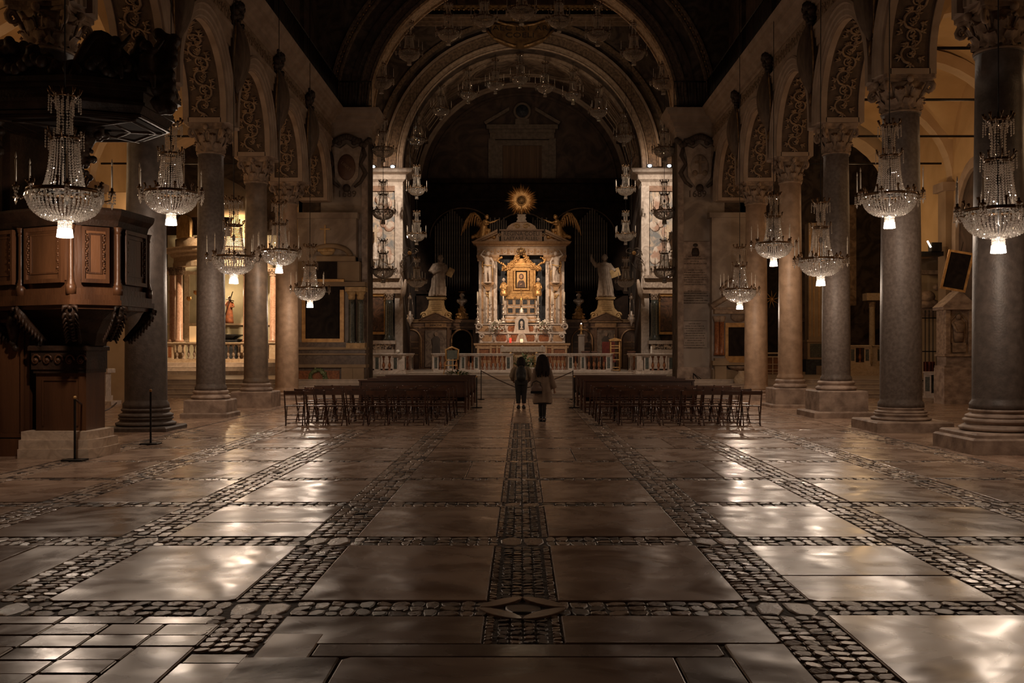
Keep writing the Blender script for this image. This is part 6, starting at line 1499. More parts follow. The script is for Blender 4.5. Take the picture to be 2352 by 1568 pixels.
# ============================================================ PIER MONUMENTS =
MY = PY-.14; MK = MY/F; mx = lambda px: (px-VX)*MK; mz = lambda py: H-(py-VY)*MK
la = thing('pier_altar', 'dark altar with large black painting, double columns and curved pediment on the left pier', 'altar', (0, MY, 0))
b = MB(); b.box(mx(686), mx(826), -.55, 0, mz(505), mz(492)); b.box(mx(690), mx(822), -.45, .3, 0, mz(505)); b.build('marble_back', pier_m, la)
b = MB(); b.box(mx(706), mx(796), -.62, -.45, mz(784), mz(648)); b.build('black_painting', canvas_m, la)
b = MB()
for a in ((702, 710, 786, 640), (788, 797, 786, 668)): b.box(mx(a[0]), mx(a[1]), -.70, -.45, mz(a[2]), mz(a[3]))
b.box(mx(702), mx(797), -.70, -.45, mz(786), mz(778)); b.box(mx(702), mx(797), -.70, -.45, mz(652), mz(644)); b.build('gilt_frame', goldp_m, la)
b = MB()
for px in (814, 834):
    b.lathe([(.17, mz(790)), (.18, mz(786)), (.13, mz(780)), (.125, mz(700)), (.11, mz(686))], 16, (mx(px), -.62, 0))
b.build('dark_columns', greenmarble_m, la)
b = MB()
for px in (814, 834): b.lathe([(.12, mz(690)), (.15, mz(684)), (.13, mz(680)), (.20, mz(674)), (.20, mz(672))], 12, (mx(px), -.62, 0)); b.box(mx(px)-.22, mx(px)+.22, -.86, -.3, mz(672), mz(662)); b.box(mx(px)-.19, mx(px)+.19, -.82, -.3, mz(800), mz(788))
b.build('column_capitals', ochrest_m, la)
b = MB(); b.box(mx(700), mx(845), -.75, 0, mz(660), mz(650)); b.box(mx(735), mx(822), -.7, 0, mz(603), mz(592)); b.box(mx(690), mx(830), -.5, 0, mz(648), mz(603)); b.build('entablature', greywall_m, la)
b = MB(); b.box(mx(730), mx(780), -.55, 0, mz(642), mz(604)); b.build('upper_panel', canvas_m, la)
b = MB(); b.tube([(mx(765)+.78*cos(q), -.5, mz(592)+.42*sin(q)) for q in [pi*i/16 for i in range(17)]], .10, 8); b.build('curved_pediment', greywall_m, la)
b = MB(); b.ball((mx(757), -.5, mz(580)), .3, 10, 6, ry=.1, rz=.18)
for q in range(10): b.ball((mx(740+3.6*q), -.58, mz(578)), .07, 6, 4)
b.build('shield_carving', ochrest_m, la)
b = MB(); b.box(mx(752)-.03, mx(752)+.03, -.5, -.42, mz(572), mz(520)); b.box(mx(752)-.2, mx(752)+.2, -.5, -.42, mz(531), mz(528)); b.build('cross', ochrest_m, la)
b = MB()
for z0, z1, y in ((803, 797, -.80), (815, 811, -.78), (843, 836, -.9)): b.box(mx(686), mx(848), y, 0, mz(z0), mz(z1))
b.build('mouldings', greywall_m, la)
b = MB(); b.box(mx(686), mx(845), -.72, 0, mz(838), mz(786)); b.box(mx(686), mx(845), -.74, 0, 0, mz(842)); b.build('altar_base', mat('dark_marbled_base', (.15, .10, .07), (.08, .05, .035), 3, rough=.45, kind='vein'), la)
b = MB(); b.box(mx(690), mx(788), -.80, -.7, mz(886), mz(850)); b.build('altar_front', redmarble_m, la)
for px in (807, 832): b = MB(); b.box(mx(px)-.24, mx(px)+.2, -.86, -.7, 0, mz(842)); b.build('base_panel', greywall_m, la)
b = MB(); b.tube([(mx(740)+.30*cos(q), -.84, mz(866)+.30*sin(q)) for q in [2*pi*i/20 for i in range(20)]], .075, 8, closed=True)
for i in range(40): q = 2*pi*i/40; b.ball((mx(740)+R.uniform(.22, .38)*cos(q), -.88, mz(866)+R.uniform(.22, .38)*sin(q)), .05, 6, 4)
w = b.build('wreath', leaf_m, None, (0, MY, 0)); tag(w, 'round leafy wreath leaning on the front of the left pier altar', 'wreath')
# right pier: aedicule with black square painting, inscriptions, bust
ra = thing('pier_altar', 'small altar with pediment, brown columns and a black square painting on the right pier', 'altar', (0, MY, 0))
b = MB(); b.box(mx(1630), mx(1730), -.45, 0, 0, mz(500)); b.box(mx(1624), mx(1740), -.55, 0, mz(503), mz(492)); b.build('marble_back', pier_m, ra)
b = MB(); b.box(mx(1660), mx(1718), -.52, -.4, mz(832), mz(742)); b.build('gilt_frame', goldp_m, ra)
b = MB(); b.box(mx(1667), mx(1715), -.56, -.5, mz(817), mz(752)); b.build('black_painting', canvas_m, ra)
b = MB()
for px in (1640, 1651): b.lathe([(.13, mz(815)), (.10, mz(808)), (.095, mz(740))], 14, (mx(px), -.58, 0))
b.build('brown_columns', redmarble_m, ra)
b = MB()
for px in (1640, 1651): b.lathe([(.11, mz(740)), (.14, mz(733)), (.17, mz(727))], 12, (mx(px), -.58, 0))
b.box(mx(1633), mx(1725), -.8, -.4, mz(722), mz(708)); b.box(mx(1630), mx(1728), -.85, -.4, mz(712), mz(708)); b.build('entablature', cap_m, ra)
b = MB(); b.tube([(mx(1626), -.8, mz(706)), (mx(1655), -.8, mz(688)), (mx(1672), -.8, mz(680))], [.10, .10, .08], 6); b.tube([(mx(1656), -.7, mz(688)), (mx(1652), -.7, mz(660)), (mx(1664), -.7, mz(650)), (mx(1690), -.7, mz(640)), (mx(1718), -.7, mz(650))], .08, 6); b.build('broken_pediment', cap_m, ra)
b = MB(); b.ball((mx(1690), -.48, mz(727)), .32, 12, 8, ry=.12, rz=.24); b.build('cloud_relief', cap_m, ra)
b = MB(); b.box(mx(1634), mx(1660), -.75, -.4, 0, mz(822)); b.box(mx(1628), mx(1664), -.85, -.4, mz(838), mz(828)); b.box(mx(1660), mx(1725), -.8, -.4, mz(838), mz(832)); b.box(mx(1630), mx(1725), -.6, -.4, 0, mz(848)); b.build('altar_base', greywall_m, ra)
b = MB(); b.lathe([(.05, mz(852)), (.35, mz(846)), (.5, mz(840))], 20, (mx(1690), -.62, 0), sy=.6); b.build('holy_water_basin', cap_m, ra)
t = thing('marble_torso', 'pale marble urn-shaped torso standing below the black square painting', 'sculpture', (mx(1684), MY-1.5, 0))
b = MB(); b.lathe([(.20, 0), (.22, .06), (.13, .12), (.14, .24), (.24, .38), (.30, .58), (.24, .74), (.13, .82), (.12, .90), (.13, .93)], 20); b.build('vase', wr_m, t)
sc_ = 1.0
b = MB(); b.tube([(mx(1586), -.25, 0), (mx(1586), -.25, mz(856)), (mx(1605), -.5, mz(872))], .02, 5); b.tube([(mx(1586), -.25, mz(857)), (mx(1607), -.6, mz(882))], .02, 5)
tag(b.build('rope_post', iron_m, None, (0, MY-.4, 0)), 'thin black rope post with a sloping rope before the right pier', 'rope post')
# inscription slabs, year, coats of arms
txt_m = mat('cut_letters', (.10, .07, .05), (.08, .055, .04), 5, rough=.8)
def tablet(px0, px1, pt_, pb, label, lines, big=None):
    t = thing('inscription_tablet', label, 'tablet', (0, MY, 0)); b = MB(); b.box(mx(px0), mx(px1), -.03, 0, mz(pb), mz(pt_)); b.build('slab', base_m if big else pier_m, t)
    b = MB(); w_ = (mx(px1)-mx(px0)); z = mz(pt_)-.12; rr = random.Random(px0+pt_)
    b.box(mx(px0)+.02, mx(px1)-.02, -.036, -.03, mz(pb)+.02, mz(pb)+.035); b.box(mx(px0)+.02, mx(px1)-.02, -.036, -.03, mz(pt_)-.035, mz(pt_)-.02)
    for ln in lines:
        if ln == 0: z -= .16; continue
        x = (mx(px0)+mx(px1))/2-w_*.45*ln; xe = (mx(px0)+mx(px1))/2+w_*.45*ln
        while x < xe:
            q = rr.uniform(.012, .022); b.box(x, x+.008, -.036, -.03, z-.045, z); 
            if rr.random() < .55: b.box(x, x+q, -.036, -.03, z-.006-(rr.random() < .5)*.034, z-(rr.random() < .5)*.03)
            x += q+.014
        z -= .095
    o = b.build('small_carved_letters', txt_m, t); o['kind'] = 'stuff'
    return t
tt = tablet(1560, 1630, 553, 672, 'pale marble tablet with a crown emblem and carved Latin lines on the right pier', [0, 0, 0, .45, .85, .3, .9, 0, .5, .75, .85, .9, .8, .6, .8, 0, .5, .9, .95, .6, .9, .85], True)
b = MB(); b.lathe([(.13, 0), (.16, .12), (.12, .3), (.02, .34)], 8, (mx(1597), -.03, mz(588)), sy=.25); b.ball((mx(1597), -.04, mz(563)), .1, 8, 5, ry=.03, rz=.07); b.build('emblem', let_m, tt)
tablet(1566, 1624, 735, 800, 'lower worn marble tablet with faint carved lines on the right pier', [.5, .8, .9, .7, .9, .8, .9, .6, .8, .9, .7])
for s_, px in ((-1, 797), (1, 1606)):
    nm = 'left' if s_ < 0 else 'right'
    t = thing('coat_of_arms', f'carved coat of arms under the cornice of the {nm} arch pier, above the year 1689', 'coat of arms', (mx(px), MY, mz(378)))
    b = MB(); b.prism([(-.62, .75), (-.5, .2), (-.45, -.5), (-.12, -.95), (.12, -.95), (.45, -.5), (.5, .2), (.62, .75), (.25, .62), (0, .8), (-.25, .62)], -.10, 0); b.build('cartouche', statue_m, t)
    b = MB(); b.ball((0, -.1, -.12), .36, 20, 10, ry=.1, rz=.52); sh = b.build('shield', mat('brown_shield', (.17, .085, .05), (.12, .06, .036), 6, rough=.5) if s_ < 0 else statue_m, t)
    if s_ < 0: text('LIBERT', .16, (0, -.21, -.1), mat('shield_gold', (.36, .25, .15), (.3, .2, .12), 5), sh, rot=(pi/2, .75, 0)); 
    else:
        b = MB(); b.box(-.05, .05, -.24, -.18, -.4, .3); b.box(-.2, .2, -.24, -.18, .02, .10); b.ball((-.18, -.16, -.35), .12, 8, 5, ry=.05); b.ball((.18, -.16, -.35), .12, 8, 5, ry=.05); b.build('charge', relief_m, sh)
    b = MB()
    for q in (-1, 1):
        b.tube([(q*.62, -.06, .75), (q*.72, -.1, .35), (q*.55, -.1, .0), (q*.75, -.08, -.35), (q*.55, -.06, -.7), (q*.3, -.06, -.9)], [.06, .09, .07, .10, .07, .05], 8)
        for i in range(7): b.ball((q*(.3+.10*i), -.1, .85+.1*sin(i*1.3)), .12, 8, 5)
    for i in range(9): b.ball((-.4+.1*i, -.12, .92+.16*sin(pi*i/8)), .13, 8, 5)
    b.ball((0, -.12, -.95), .16, 8, 6); b.build('scroll_mantle', woodd_m if 0 else mat('dark_mantle', (.085, .055, .038), (.045, .03, .02), 7, rough=.7, bump=.4), t)
    yr = text('1689', .38, (mx(1601)+(0 if s_ > 0 else mx(797)-mx(1601)), MY-.01, mz(446)), txt_m, None, 'year_numerals', ext=.01); tag(yr, f'carved year 1689 on the {nm} arch pier', 'numerals')
# ============================================================ HANGING LIGHTS IN THE CROSSING
g1 = 'unlit chandeliers hanging under the great arch'; g2 = 'unlit chandeliers hanging under the chancel arch'
for px, py, sc_, lab in ((876, 215, .85, 'dim unlit chandelier low on the left curve of the great arch'), (940, 150, .85, 'dim unlit chandelier on the left shoulder of the great arch'), (1030, 104, .85, 'dim unlit chandelier on the upper left curve of the great arch'), (1112, 72, .85, 'dim unlit chandelier just left of the crown of the great arch'),
                         (1198, 58, 1.0, 'largest dim chandelier hanging at the crown of the great arch above the cartouche'), (1284, 74, .85, 'dim unlit chandelier just right of the crown of the great arch'), (1373, 106, .85, 'dim unlit chandelier on the upper right curve of the great arch'), (1456, 150, .85, 'dim unlit chandelier on the right shoulder of the great arch'), (1524, 217, .85, 'dim unlit chandelier low on the right curve of the great arch')):
    p = at(px, py, 40.3); xx = min(1, abs(p.x-AX)/HW); chandelier(p.x, p.y, p.z, lab, g1, False, sc_, cord=SP2+RZ*sqrt(max(0, 1-xx*xx)), rz=px)
for px, py, lab in ((957, 342, 'dim chandelier lowest on the left of the chancel arch'), (1013, 275, 'dim chandelier second from the left under the chancel arch'), (1076, 238, 'dim chandelier third from the left under the chancel arch'), (1138, 216, 'dim chandelier left of centre before the oval vault painting'), (1194, 202, 'dim chandelier at the centre of the oval vault painting'),
                    (1252, 222, 'dim chandelier right of centre before the oval vault painting'), (1316, 240, 'dim chandelier third from the right under the chancel arch'), (1375, 278, 'dim chandelier second from the right under the chancel arch'), (1433, 336, 'dim chandelier lowest on the right of the chancel arch')):
    p = at(px, py, 51.3); xx = min(1, abs(p.x-AX)/CW); chandelier(p.x, p.y, p.z, lab, g2, False, .85, cord=CSP+CR*sqrt(max(0, 1-xx*xx)), rz=px)
for s_ in (-1, 1):
    nm = 'left' if s_ < 0 else 'right'
    for k, py in enumerate((372, 515, 650)):
        p = at(880 if s_ < 0 else 1526, py, 40.6); chandelier(p.x, p.y, p.z, f'{["top", "middle", "bottom"][k]} unlit chandelier of the string before the {nm} frescoed pier', f'string of three chandeliers before the {nm} frescoed pier', False, .86, cord=(13.2, None, None)[k] or at(880, (372, 372, 515)[k], 40.6).z, rz=k)
    for k, py in enumerate((457, 562, 668)):
        p = at(957 if s_ < 0 else 1437, py, 49.0); chandelier(p.x, p.y, p.z, f'{["top", "middle", "bottom"][k]} clear crystal chandelier of the string at the {nm} edge of the dark chancel', f'string of three bright chandeliers at the {nm} chancel edge', False, .80, cord=(13.8, None, None)[k] or at(880, (457, 457, 562)[k], 49.0).z, rz=k)
for px, py, nm in ((857, 383, 'left floodlight of the pair on the left chancel cornice'), (902, 383, 'right floodlight of the pair on the left chancel cornice'), (1492, 381, 'left floodlight of the pair on the right chancel cornice'), (1537, 381, 'right floodlight of the pair on the right chancel cornice')):
    p = at(px, py, 50.3); t = thing('floodlight', nm, 'floodlight', p, 0, 'small floodlights on the chancel cornices')
    b = MB(); b.box(-.14, .14, -.02, .14, -.09, .09); b.box(-.03, .03, .02, .08, -.25, -.09); b.build('housing', iron_m, t)
    b = MB(); b.lathe([(.0, 0), (.10, .0), (.10, .02)], 14, M=Matrix.Translation((0, -.03, 0)) @ Matrix.Rotation(pi/2, 4, 'X') @ Matrix.Diagonal((1, .7, 1, 1))); b.build('lens', emit('floodlight_glow', (.80, .90, 1.0), 9), t)
# ============================================================ CHAIRS & PEWS ==
def fchair():
    d = {}
    def add(n, b): d.setdefault(n, []).append(b)
    w_ = .215
    for s_ in (-1, 1):
        b = MB(); b.tube([(s_*w_, -.20, 0), (s_*w_, .02, .40), (s_*w_*.98, .0, .44)], [.016]*3, 6, flat=.7)
        b = MB(); b.tube([(s_*w_, .24, 0), (s_*w_, -.23, .80)], .017, 6, flat=.7); add('back_leg', b)     # rises to the back rest
        b = MB(); b.tube([(s_*(w_-.03), -.22, 0), (s_*(w_-.03), .19, .44)], .016, 6, flat=.7); add('front_leg', b)
    b = MB(); b.box(-w_-.015, w_+.015, -.235, -.210, .70, .79, ch=.006); add('back_slat', b)
    for i in range(5): b = MB(); b.box(-w_+.01, w_-.01, -.17+.075*i, -.115+.075*i, .432, .448); add('seat_slat', b)
    for y, z in ((-.165, .06), (.17, .115), (.12, .22)): b = MB(); b.tube([(-w_+.01, y, z), (w_-.01, y, z)], .010, 5); add('rung', b)
    b = MB(); b.tube([(-w_, -.17, .70), (w_, -.17, .70)], .008, 5)
    return [(n, m.mesh(n, chair_m)) for n, l in d.items() for m in l]
FC = fchair()
def chair(x, y, rz, label, group, k=None):
    t = thing('folding_chair', label, 'chair', (x, y, 0), rz, group)
    for n, me in FC: inst(me, n, t)
ORD = ['first', 'second', 'third', 'fourth', 'fifth', 'sixth', 'seventh', 'eighth', 'ninth']
ROWN = ['nearest', 'second', 'third', 'fourth']
for s_ in (-1, 1):
    nm = 'left' if s_ < 0 else 'right'
    for r in range(4):
        y = 22.75+1.12*r; n = 8
        for i in range(n):
            x = s_*((1.92 if s_ < 0 else 2.02)+.462*i+.10*r*0) if True else 0
            jitter = R.uniform(-.02, .02)
            chair(x+jitter, y+R.uniform(-.04, .04), R.uniform(-.05, .05)+(0.0 if not (i == 7 and r == 0) else s_*-.12), f'brown folding chair, {ORD[i]} from the aisle in the {ROWN[r]} row of the {nm} block', f'brown folding chairs of the {nm} block')
def pew(x0, x1, y, label, group):
    cx = (x0+x1)/2; w_ = (x1-x0)/2; t = thing('pew', label, 'pew', (cx, y, 0), 0, group)
    b = MB(); b.box(-w_, w_, -.05, -.02, .42, .86); b.build('back', pew_m, t)
    b = MB(); b.box(-w_-.02, w_+.02, -.10, .03, .86, .90, ch=.008); b.build('top_rail', pew_m, t)
    b = MB(); b.box(-w_, w_, -.02, .38, .42, .45); b.build('seat', pew_m, t)
    b = MB(); b.box(-w_, w_, -.34, -.14, .14, .18); b.build('kneeler', pew_m, t)
    b = MB(); b.box(-w_, w_, .34, .36, .30, .42); b.build('seat_apron', pew_m, t)
    for s_ in (-1, 1):
        b = MB(); X0, X1 = sorted((s_*w_, s_*(w_-.05))); b.prism([(-.12, 0), (.40, 0), (.40, .08), (.34, .14), (.36, .44), (.30, .58), (.10, .66), (.05, .86), (-.08, .88), (-.10, .4), (-.30, .2), (-.34, .0)], X0, X1, 'x'); b.build('end_panel', pew_m, t)
for s_ in (-1, 1):
    nm = 'left' if s_ < 0 else 'right'
    for k, y in enumerate((27.4, 29.0, 30.9, 32.8)):
        a, c = (1.50, 4.45) if s_ < 0 else (1.72, 4.75); x0, x1 = sorted((s_*a, s_*c))
        pew(x0, x1, y, f'long dark wooden pew, {["nearest to the chairs", "second behind the chairs", "third behind the chairs", "closest to the altar steps"][k]}, {nm} block', f'dark pews of the {nm} block')
# ============================================================ ROPES, PLANT ===
def stanchion(x, y, label, h=1.0, flatbase=True):
    t = thing('stanchion', label, 'stanchion', (x, y, 0)); b = MB(); b.lathe([(.16, 0), (.16, .015), (.05, .03)], 24) if not flatbase else b.box(-.16, .16, -.13, .13, 0, .025, ch=.005); b.build('base', iron_m, t)
    b = MB(); b.lathe([(.02, .02), (.018, .05), (.018, h-.06), (.022, h-.05)], 12); b.build('post', iron_m, t)
    b = MB(); b.lathe([(.02, h-.05), (.026, h-.02), (.018, h)], 12); b.build('brass_cap', goldp_m, t)
def rope(p0, p1, sag, label, r=.016, m=None):
    p0, p1 = Vector(p0), Vector(p1); pts = []
    for i in range(17): t = i/16; q = p0.lerp(p1, t); q.z -= sag*4*t*(1-t); pts.append(q)
    b = MB(); b.tube(pts, r, 6); tag(b.build('rope', m or mat('rope', (.07, .035, .022), (.04, .02, .012), 30, rough=.8)), label, 'rope')
s1 = at(172, 1056, 15.4); s2 = at(346, 1019, 18.1)
stanchion(s1.x, s1.y, 'black rope stanchion standing before the pulpit base'); stanchion(s2.x, s2.y, 'black rope stanchion before the dark granite column')
rope((s1.x+.02, s1.y, .94), (at(285, 0, 21).x, 20.6, .62), .18, 'dark rope sagging from the pulpit stanchion towards the granite column')
stanchion(-1.32, 29.6, 'rope stanchion at the aisle end of the left pews', .95); stanchion(1.58, 29.6, 'rope stanchion at the aisle end of the right pews', .95)
rope((at(1105, 0, 34.6).x, 34.6, 1.0), (at(1195, 0, 34.6).x, 34.6, .36), .03, 'left half of the dark rope barring the way to the altar steps')
rope((at(1195, 0, 34.6).x, 34.6, .36), (at(1316, 0, 34.6).x, 34.6, .98), .06, 'right half of the dark rope barring the way to the altar steps')
for px, nm in ((1105, 'left'), (1316, 'right')):
    x = at(px, 0, 34.6).x; t = thing('rope_post', f'slim black rope post at the {nm} end of the altar rope', 'rope post', (x, 34.6, 0)); b = MB(); b.tube([(0, 0, 0), (0, 0, 1.02)], .015, 6); b.lathe([(.12, 0), (.12, .02), (.02, .03)], 16); b.build('post', iron_m, t)
def leafy(loc, label, n, r, h, L_=.16, seed=1, pot=True, name='potted_plant'):
    t = thing(name, label, 'plant', loc); rr = random.Random(seed); b = MB()
    for i in range(n):
        a = rr.uniform(0, 2*pi); e = rr.uniform(.1, 1.3); q = rr.uniform(.4, 1)
        p = Vector((r*q*cos(a)*cos(e*.8), r*q*sin(a)*cos(e*.8), .12+h*q*sin(e))); d = Vector((cos(a)+rr.uniform(-.5, .5), sin(a)+rr.uniform(-.5, .5), rr.uniform(-.3, .8))).normalized(); s = d.cross(Vector((0, 0, 1))).normalized(); l = L_*rr.uniform(.7, 1.3); w_ = l*.20
        b.add([p, p+d*l*.4+s*w_, p+d*l*.45+Vector((0, 0, .012)), p+d*l*.4-s*w_, p+d*l-Vector((0, 0, .02))], [(0, 1, 2), (0, 2, 3), (1, 4, 2), (2, 4, 3)])
    b.build('leaves', leaf_m, t)['kind'] = 'stuff'
    b = MB()
    for i in range(14): a = rr.uniform(0, 2*pi); b.tube([(0, 0, .08), (r*.4*cos(a), r*.4*sin(a), h*.6), (r*.8*cos(a), r*.8*sin(a), h*.8)], .006, 4)
    b.build('stems', leaf_m, t)['kind'] = 'stuff'
    if pot: b = MB(); b.lathe([(.10, 0), (.14, .16), (.15, .2), (.12, .2)], 14); b.build('pot', base_m, t)
leafy((at(1052, 0, 37.6).x, 37.6, .30), 'green leafy plant on the steps behind the left pews', 420, .50, .55, .2, 3)
leafy((at(1212, 0, 47.0).x, 47.6, .70), 'leafy plant before the altar table between the two visitors', 220, .42, .75, .22, 5)
leafy((at(1190, 0, 47.0).x, 47.9, .70), 'plant with a few long leaves before the altar, left of the bushier plant', 16, .55, .95, .40, 9, pot=False)
t = thing('flower_basket', 'white ceramic basket at the foot of the altar plant', 'basket', (at(1218, 0, 47.0).x, 47.3, .70)); b = MB(); b.lathe([(.14, 0), (.2, .14), (.22, .2), (.12, .2)], 12); b.tube([(-.16, 0, .2), (-.1, 0, .45)], .02, 5); b.tube([(.02, 0, .2), (.06, 0, .42)], .02, 5); b.build('basket', white_m, t)
# easel with a framed sign
t = thing('easel', 'gilt wooden easel with a small framed dark sign in front of the left balustrade', 'easel', (at(1038, 0, 46.0).x, 46.0, .6)); K4 = 46/F
for s_ in (-1, 1): b = MB(); b.tube([(s_*.34-.05, 0, 0), (s_*.17, .06, 1.15)], .022, 5); b.build('leg', goldp_m, t)
b = MB(); b.tube([(0, .42, 0), (0, .1, 1.15)], .02, 5); b.build('rear_leg', goldp_m, t); b = MB(); b.box(-.32, .26, -.05, 0, .40, .44); b.box(-.24, .24, -.03, .03, .64, .68); b.build('tray', goldp_m, t)
b = MB(); b.box(-.22, .24, -.02, .03, .72, 1.12); b.build('sign', mat('sign_green', (.10, .10, .075), (.07, .07, .05), 5, rough=.5), t)
b = MB(); b.tube([(-.26, 0, .68), (-.28, 0, 1.14), (-.1, 0, 1.22), (.0, 0, 1.26), (.1, 0, 1.22), (.30, 0, 1.14), (.27, 0, .68)], .045, 6); b.build('carved_frame', goldp_m, t)
# gilt processional stand and red chair behind the right balustrade
t = thing('gilt_chair', 'tall gilded open wooden stand beside the right end of the balustrade', 'stand', (at(1413, 0, 48.2).x, 48.4, .62))
for sx in (-.22, .22):
    for sy in (-.2, .2): b = MB(); b.tube([(sx, sy, 0), (sx*.96, sy, 1.55)], .032, 6); b.build('post', goldp_m, t)
for z in (.12, .25, .62, .95, 1.18, 1.30): b = MB(); b.box(-.24, .24, -.22, -.18, z, z+.045); b.build('rail', goldp_m if z < 1 else gold_m, t)
b = MB(); b.box(-.29, .29, -.26, .26, 1.55, 1.62); b.prism([(-.29, 1.62), (.29, 1.62), (0, 1.70)], -.24, .24); b.tube([(0, 0, 1.68), (-.03, 0, 1.86)], .012, 5); b.build('top', gold_m, t)
t = thing('armchair', 'dark red upholstered armchair behind the gilt stand', 'armchair', (at(1398, 0, 50.2).x, 50.2, .7)); redc = mat('red_velvet', (.20, .035, .022), (.12, .02, .014), 5, rough=.85)
b = MB(); b.box(-.32, .32, .1, .2, .5, 1.45, ch=.04); b.build('backrest', redc, t); b = MB(); b.box(-.32, .32, -.35, .12, .42, .54, ch=.03); b.build('seat', redc, t)
for sx in (-.34, .34):
    b = MB(); b.tube([(sx, -.35, .72), (sx, .15, .72)], .035, 6); b.build('arm', goldp_m, t)
    for sy in (-.33, .15): b = MB(); b.tube([(sx, sy, 0), (sx, sy, .75)], .03, 6); b.build('leg', woodd_m, t)
for px, w_, nm in ((1345, .42, 'wide'), (1365, .32, 'narrow'), (1450, .40, 'round-topped')):
    t = thing('stool', f'{nm} dark wooden stool behind the right balustrade', 'stool', (at(px, 0, 49.4).x, 49.4, .7)); b = MB(); b.box(-w_/2, w_/2, -.2, .2, .92, .98, ch=.01); b.box(-w_/2+.03, w_/2-.03, -.17, .17, .65, .92); b.build('seat', mat('stool_wood', (.16, .06, .03), (.09, .035, .018), 5, rough=.35), t)
    for sx in (-1, 1):
        for sy in (-1, 1): b = MB(); b.tube([(sx*(w_/2-.04), sy*.15, 0), (sx*(w_/2-.05), sy*.15, .92)], .022, 5); b.build('leg', woodd_m, t)
# things on the chapel balustrades
t = thing('paschal_candle', 'white candle on the right chapel balustrade', 'candle', at(1496, 816, 46.0)); t.location.z = 1.57; b = MB(); b.lathe([(.07, 0), (.05, .04), (.04, .06), (.04, .30), (.01, .34)], 10); b.build('candle', flower_m, t)
t = thing('small_lamp', 'small round white lamp on the left chapel balustrade', 'lamp', at(914, 816, 46.0)); t.location.z = 1.57; b = MB(); b.lathe([(.05, 0), (.09, .05), (.09, .12), (.04, .17)], 12); b.build('lamp', flower_m, t)
# ============================================================ PEOPLE =========
skin_m = mat('skin', (.42, .25, .17), (.36, .2, .14), 8, rough=.55)
hair_m = mat('dark_hair', (.022, .013, .010), (.010, .007, .006), 6, rough=.75, bump=.5, bscale=40, stretch=(3, 3, .4), spec=.2)
def person_body(h, arms, legs, headyaw=0):
    """arms: list of joint chains [(shoulder, elbow, wrist, hand dir)], legs: [(hip, knee, ankle, toe)]; faces +Y"""
    b = MB(); r = h/7.5/2; zc = h-r*1.05
    head(b, (0, .02, zc), r*1.0, pi+headyaw); b.tube([(0, .0, h*.80), (0, .01, zc-r*.6)], [.055, .050], 10)
    b.tube([(0, 0, h*.50), (0, .0, h*.60), (0, 0, h*.72), (0, 0, h*.80), (0, 0, h*.83)], [.155, .125, .15, .14, .06], 16, flat=.66, up=(0, 1, 0))
    b.tube([(-.15, 0, h*.79), (.15, 0, h*.79)], .06, 10)
    for sh, el, wr, hd in arms: b.tube([sh, el, wr], [.052, .040, .027], 10); hand(b, wr, hd, .025, (0, 1, 0))
    for hp, kn, an, toe in legs:
        b.tube([hp, kn, an], [.085, .055, .038], 12); b.tube([an, (an[0], an[1]-.05, .05), (an[0], an[1]+.03, .045), toe], [.040, .042, .045, .030], 8)
    return blob(b, .012, 1)
# visitor with backpack
HT = 1.50
t = thing('person', 'person with dark bob hair, beige jacket, black trousers, walking to the altar with a backpack', 'person', (-.0, 29.1, 0), 0)
arms = [((-.19, 0, 1.18), (-.26, -.02, .94), (-.22, .14, .80), (.3, .8, -.3)), ((.19, 0, 1.18), (.26, -.02, .94), (.22, .14, .80), (-.3, .8, -.3))]
legs = [((-.08, 0, .76), (-.075, .02, .42), (-.07, -.02, .09), (-.08, .14, .03)), ((.08, 0, .76), (.075, .02, .42), (.075, -.02, .09), (.09, .14, .03))]
person_body(HT, arms, legs).build('body', skin_m, t)
b = MB(); n = 28; vs = []
hr = []
b.ball((0, .0, 1.40), .118, 16, 10, rz=.125); b.lathe([(.135, 0), (.138, .05), (.13, .12), (.11, .18)], 20, (0, -.02, 1.265), sy=.9); blob(b, .014, 1).build('hair', hair_m, t)
b = MB(); b.lathe([(.20, .84), (.205, .92), (.20, 1.05), (.195, 1.14), (.15, 1.23), (.075, 1.29), (.07, 1.31)], 24, sy=.72); 
for s_ in (-1, 1): b.tube([(s_*.15, 0, 1.20), (s_*.215, 0, 1.12), (s_*.275, -.02, .95), (s_*.24, .10, .84)], [.075, .085, .08, .062], 12)
b.tube([(-.07, -.05, 1.29), (0, -.08, 1.24), (.07, -.05, 1.29)], .035, 8)
jm = blob(b, .014, 2).build('jacket', mat('beige_jacket', (.26, .19, .12), (.2, .14, .09), 9, rough=.85, bump=.2), t)
b = MB(); b.lathe([(.185, .70), (.19, .80), (.165, .90)], 24, sy=.72)
for s_ in (-1, 1): b.tube([(s_*.09, 0, .78), (s_*.085, .02, .45), (s_*.08, -.01, .16)], [.108, .078, .064], 14)
b.tube([(0, 0, .74), (0, 0, .82)], .11, 10)
blob(b, .014, 1).build('trousers', mat('black_cloth', (.020, .016, .015), (.014, .011, .01), 9, rough=.9), t)
for s_ in (-1, 1): b = MB(); b.tube([(s_*.075, -.075, .045), (s_*.08, 0, .05), (s_*.09, .15, .03)], [.054, .055, .046], 10); b.ball((s_*.075, -.05, .06), .054, 10, 7, rz=.055); b.build('shoe', mat('black_shoe', (.016, .013, .012), (.01, .009, .008), 9, rough=.35), t)
bp = thing('backpack', 'black backpack worn by the person with bob hair', 'backpack', (0, 28.90, .82))
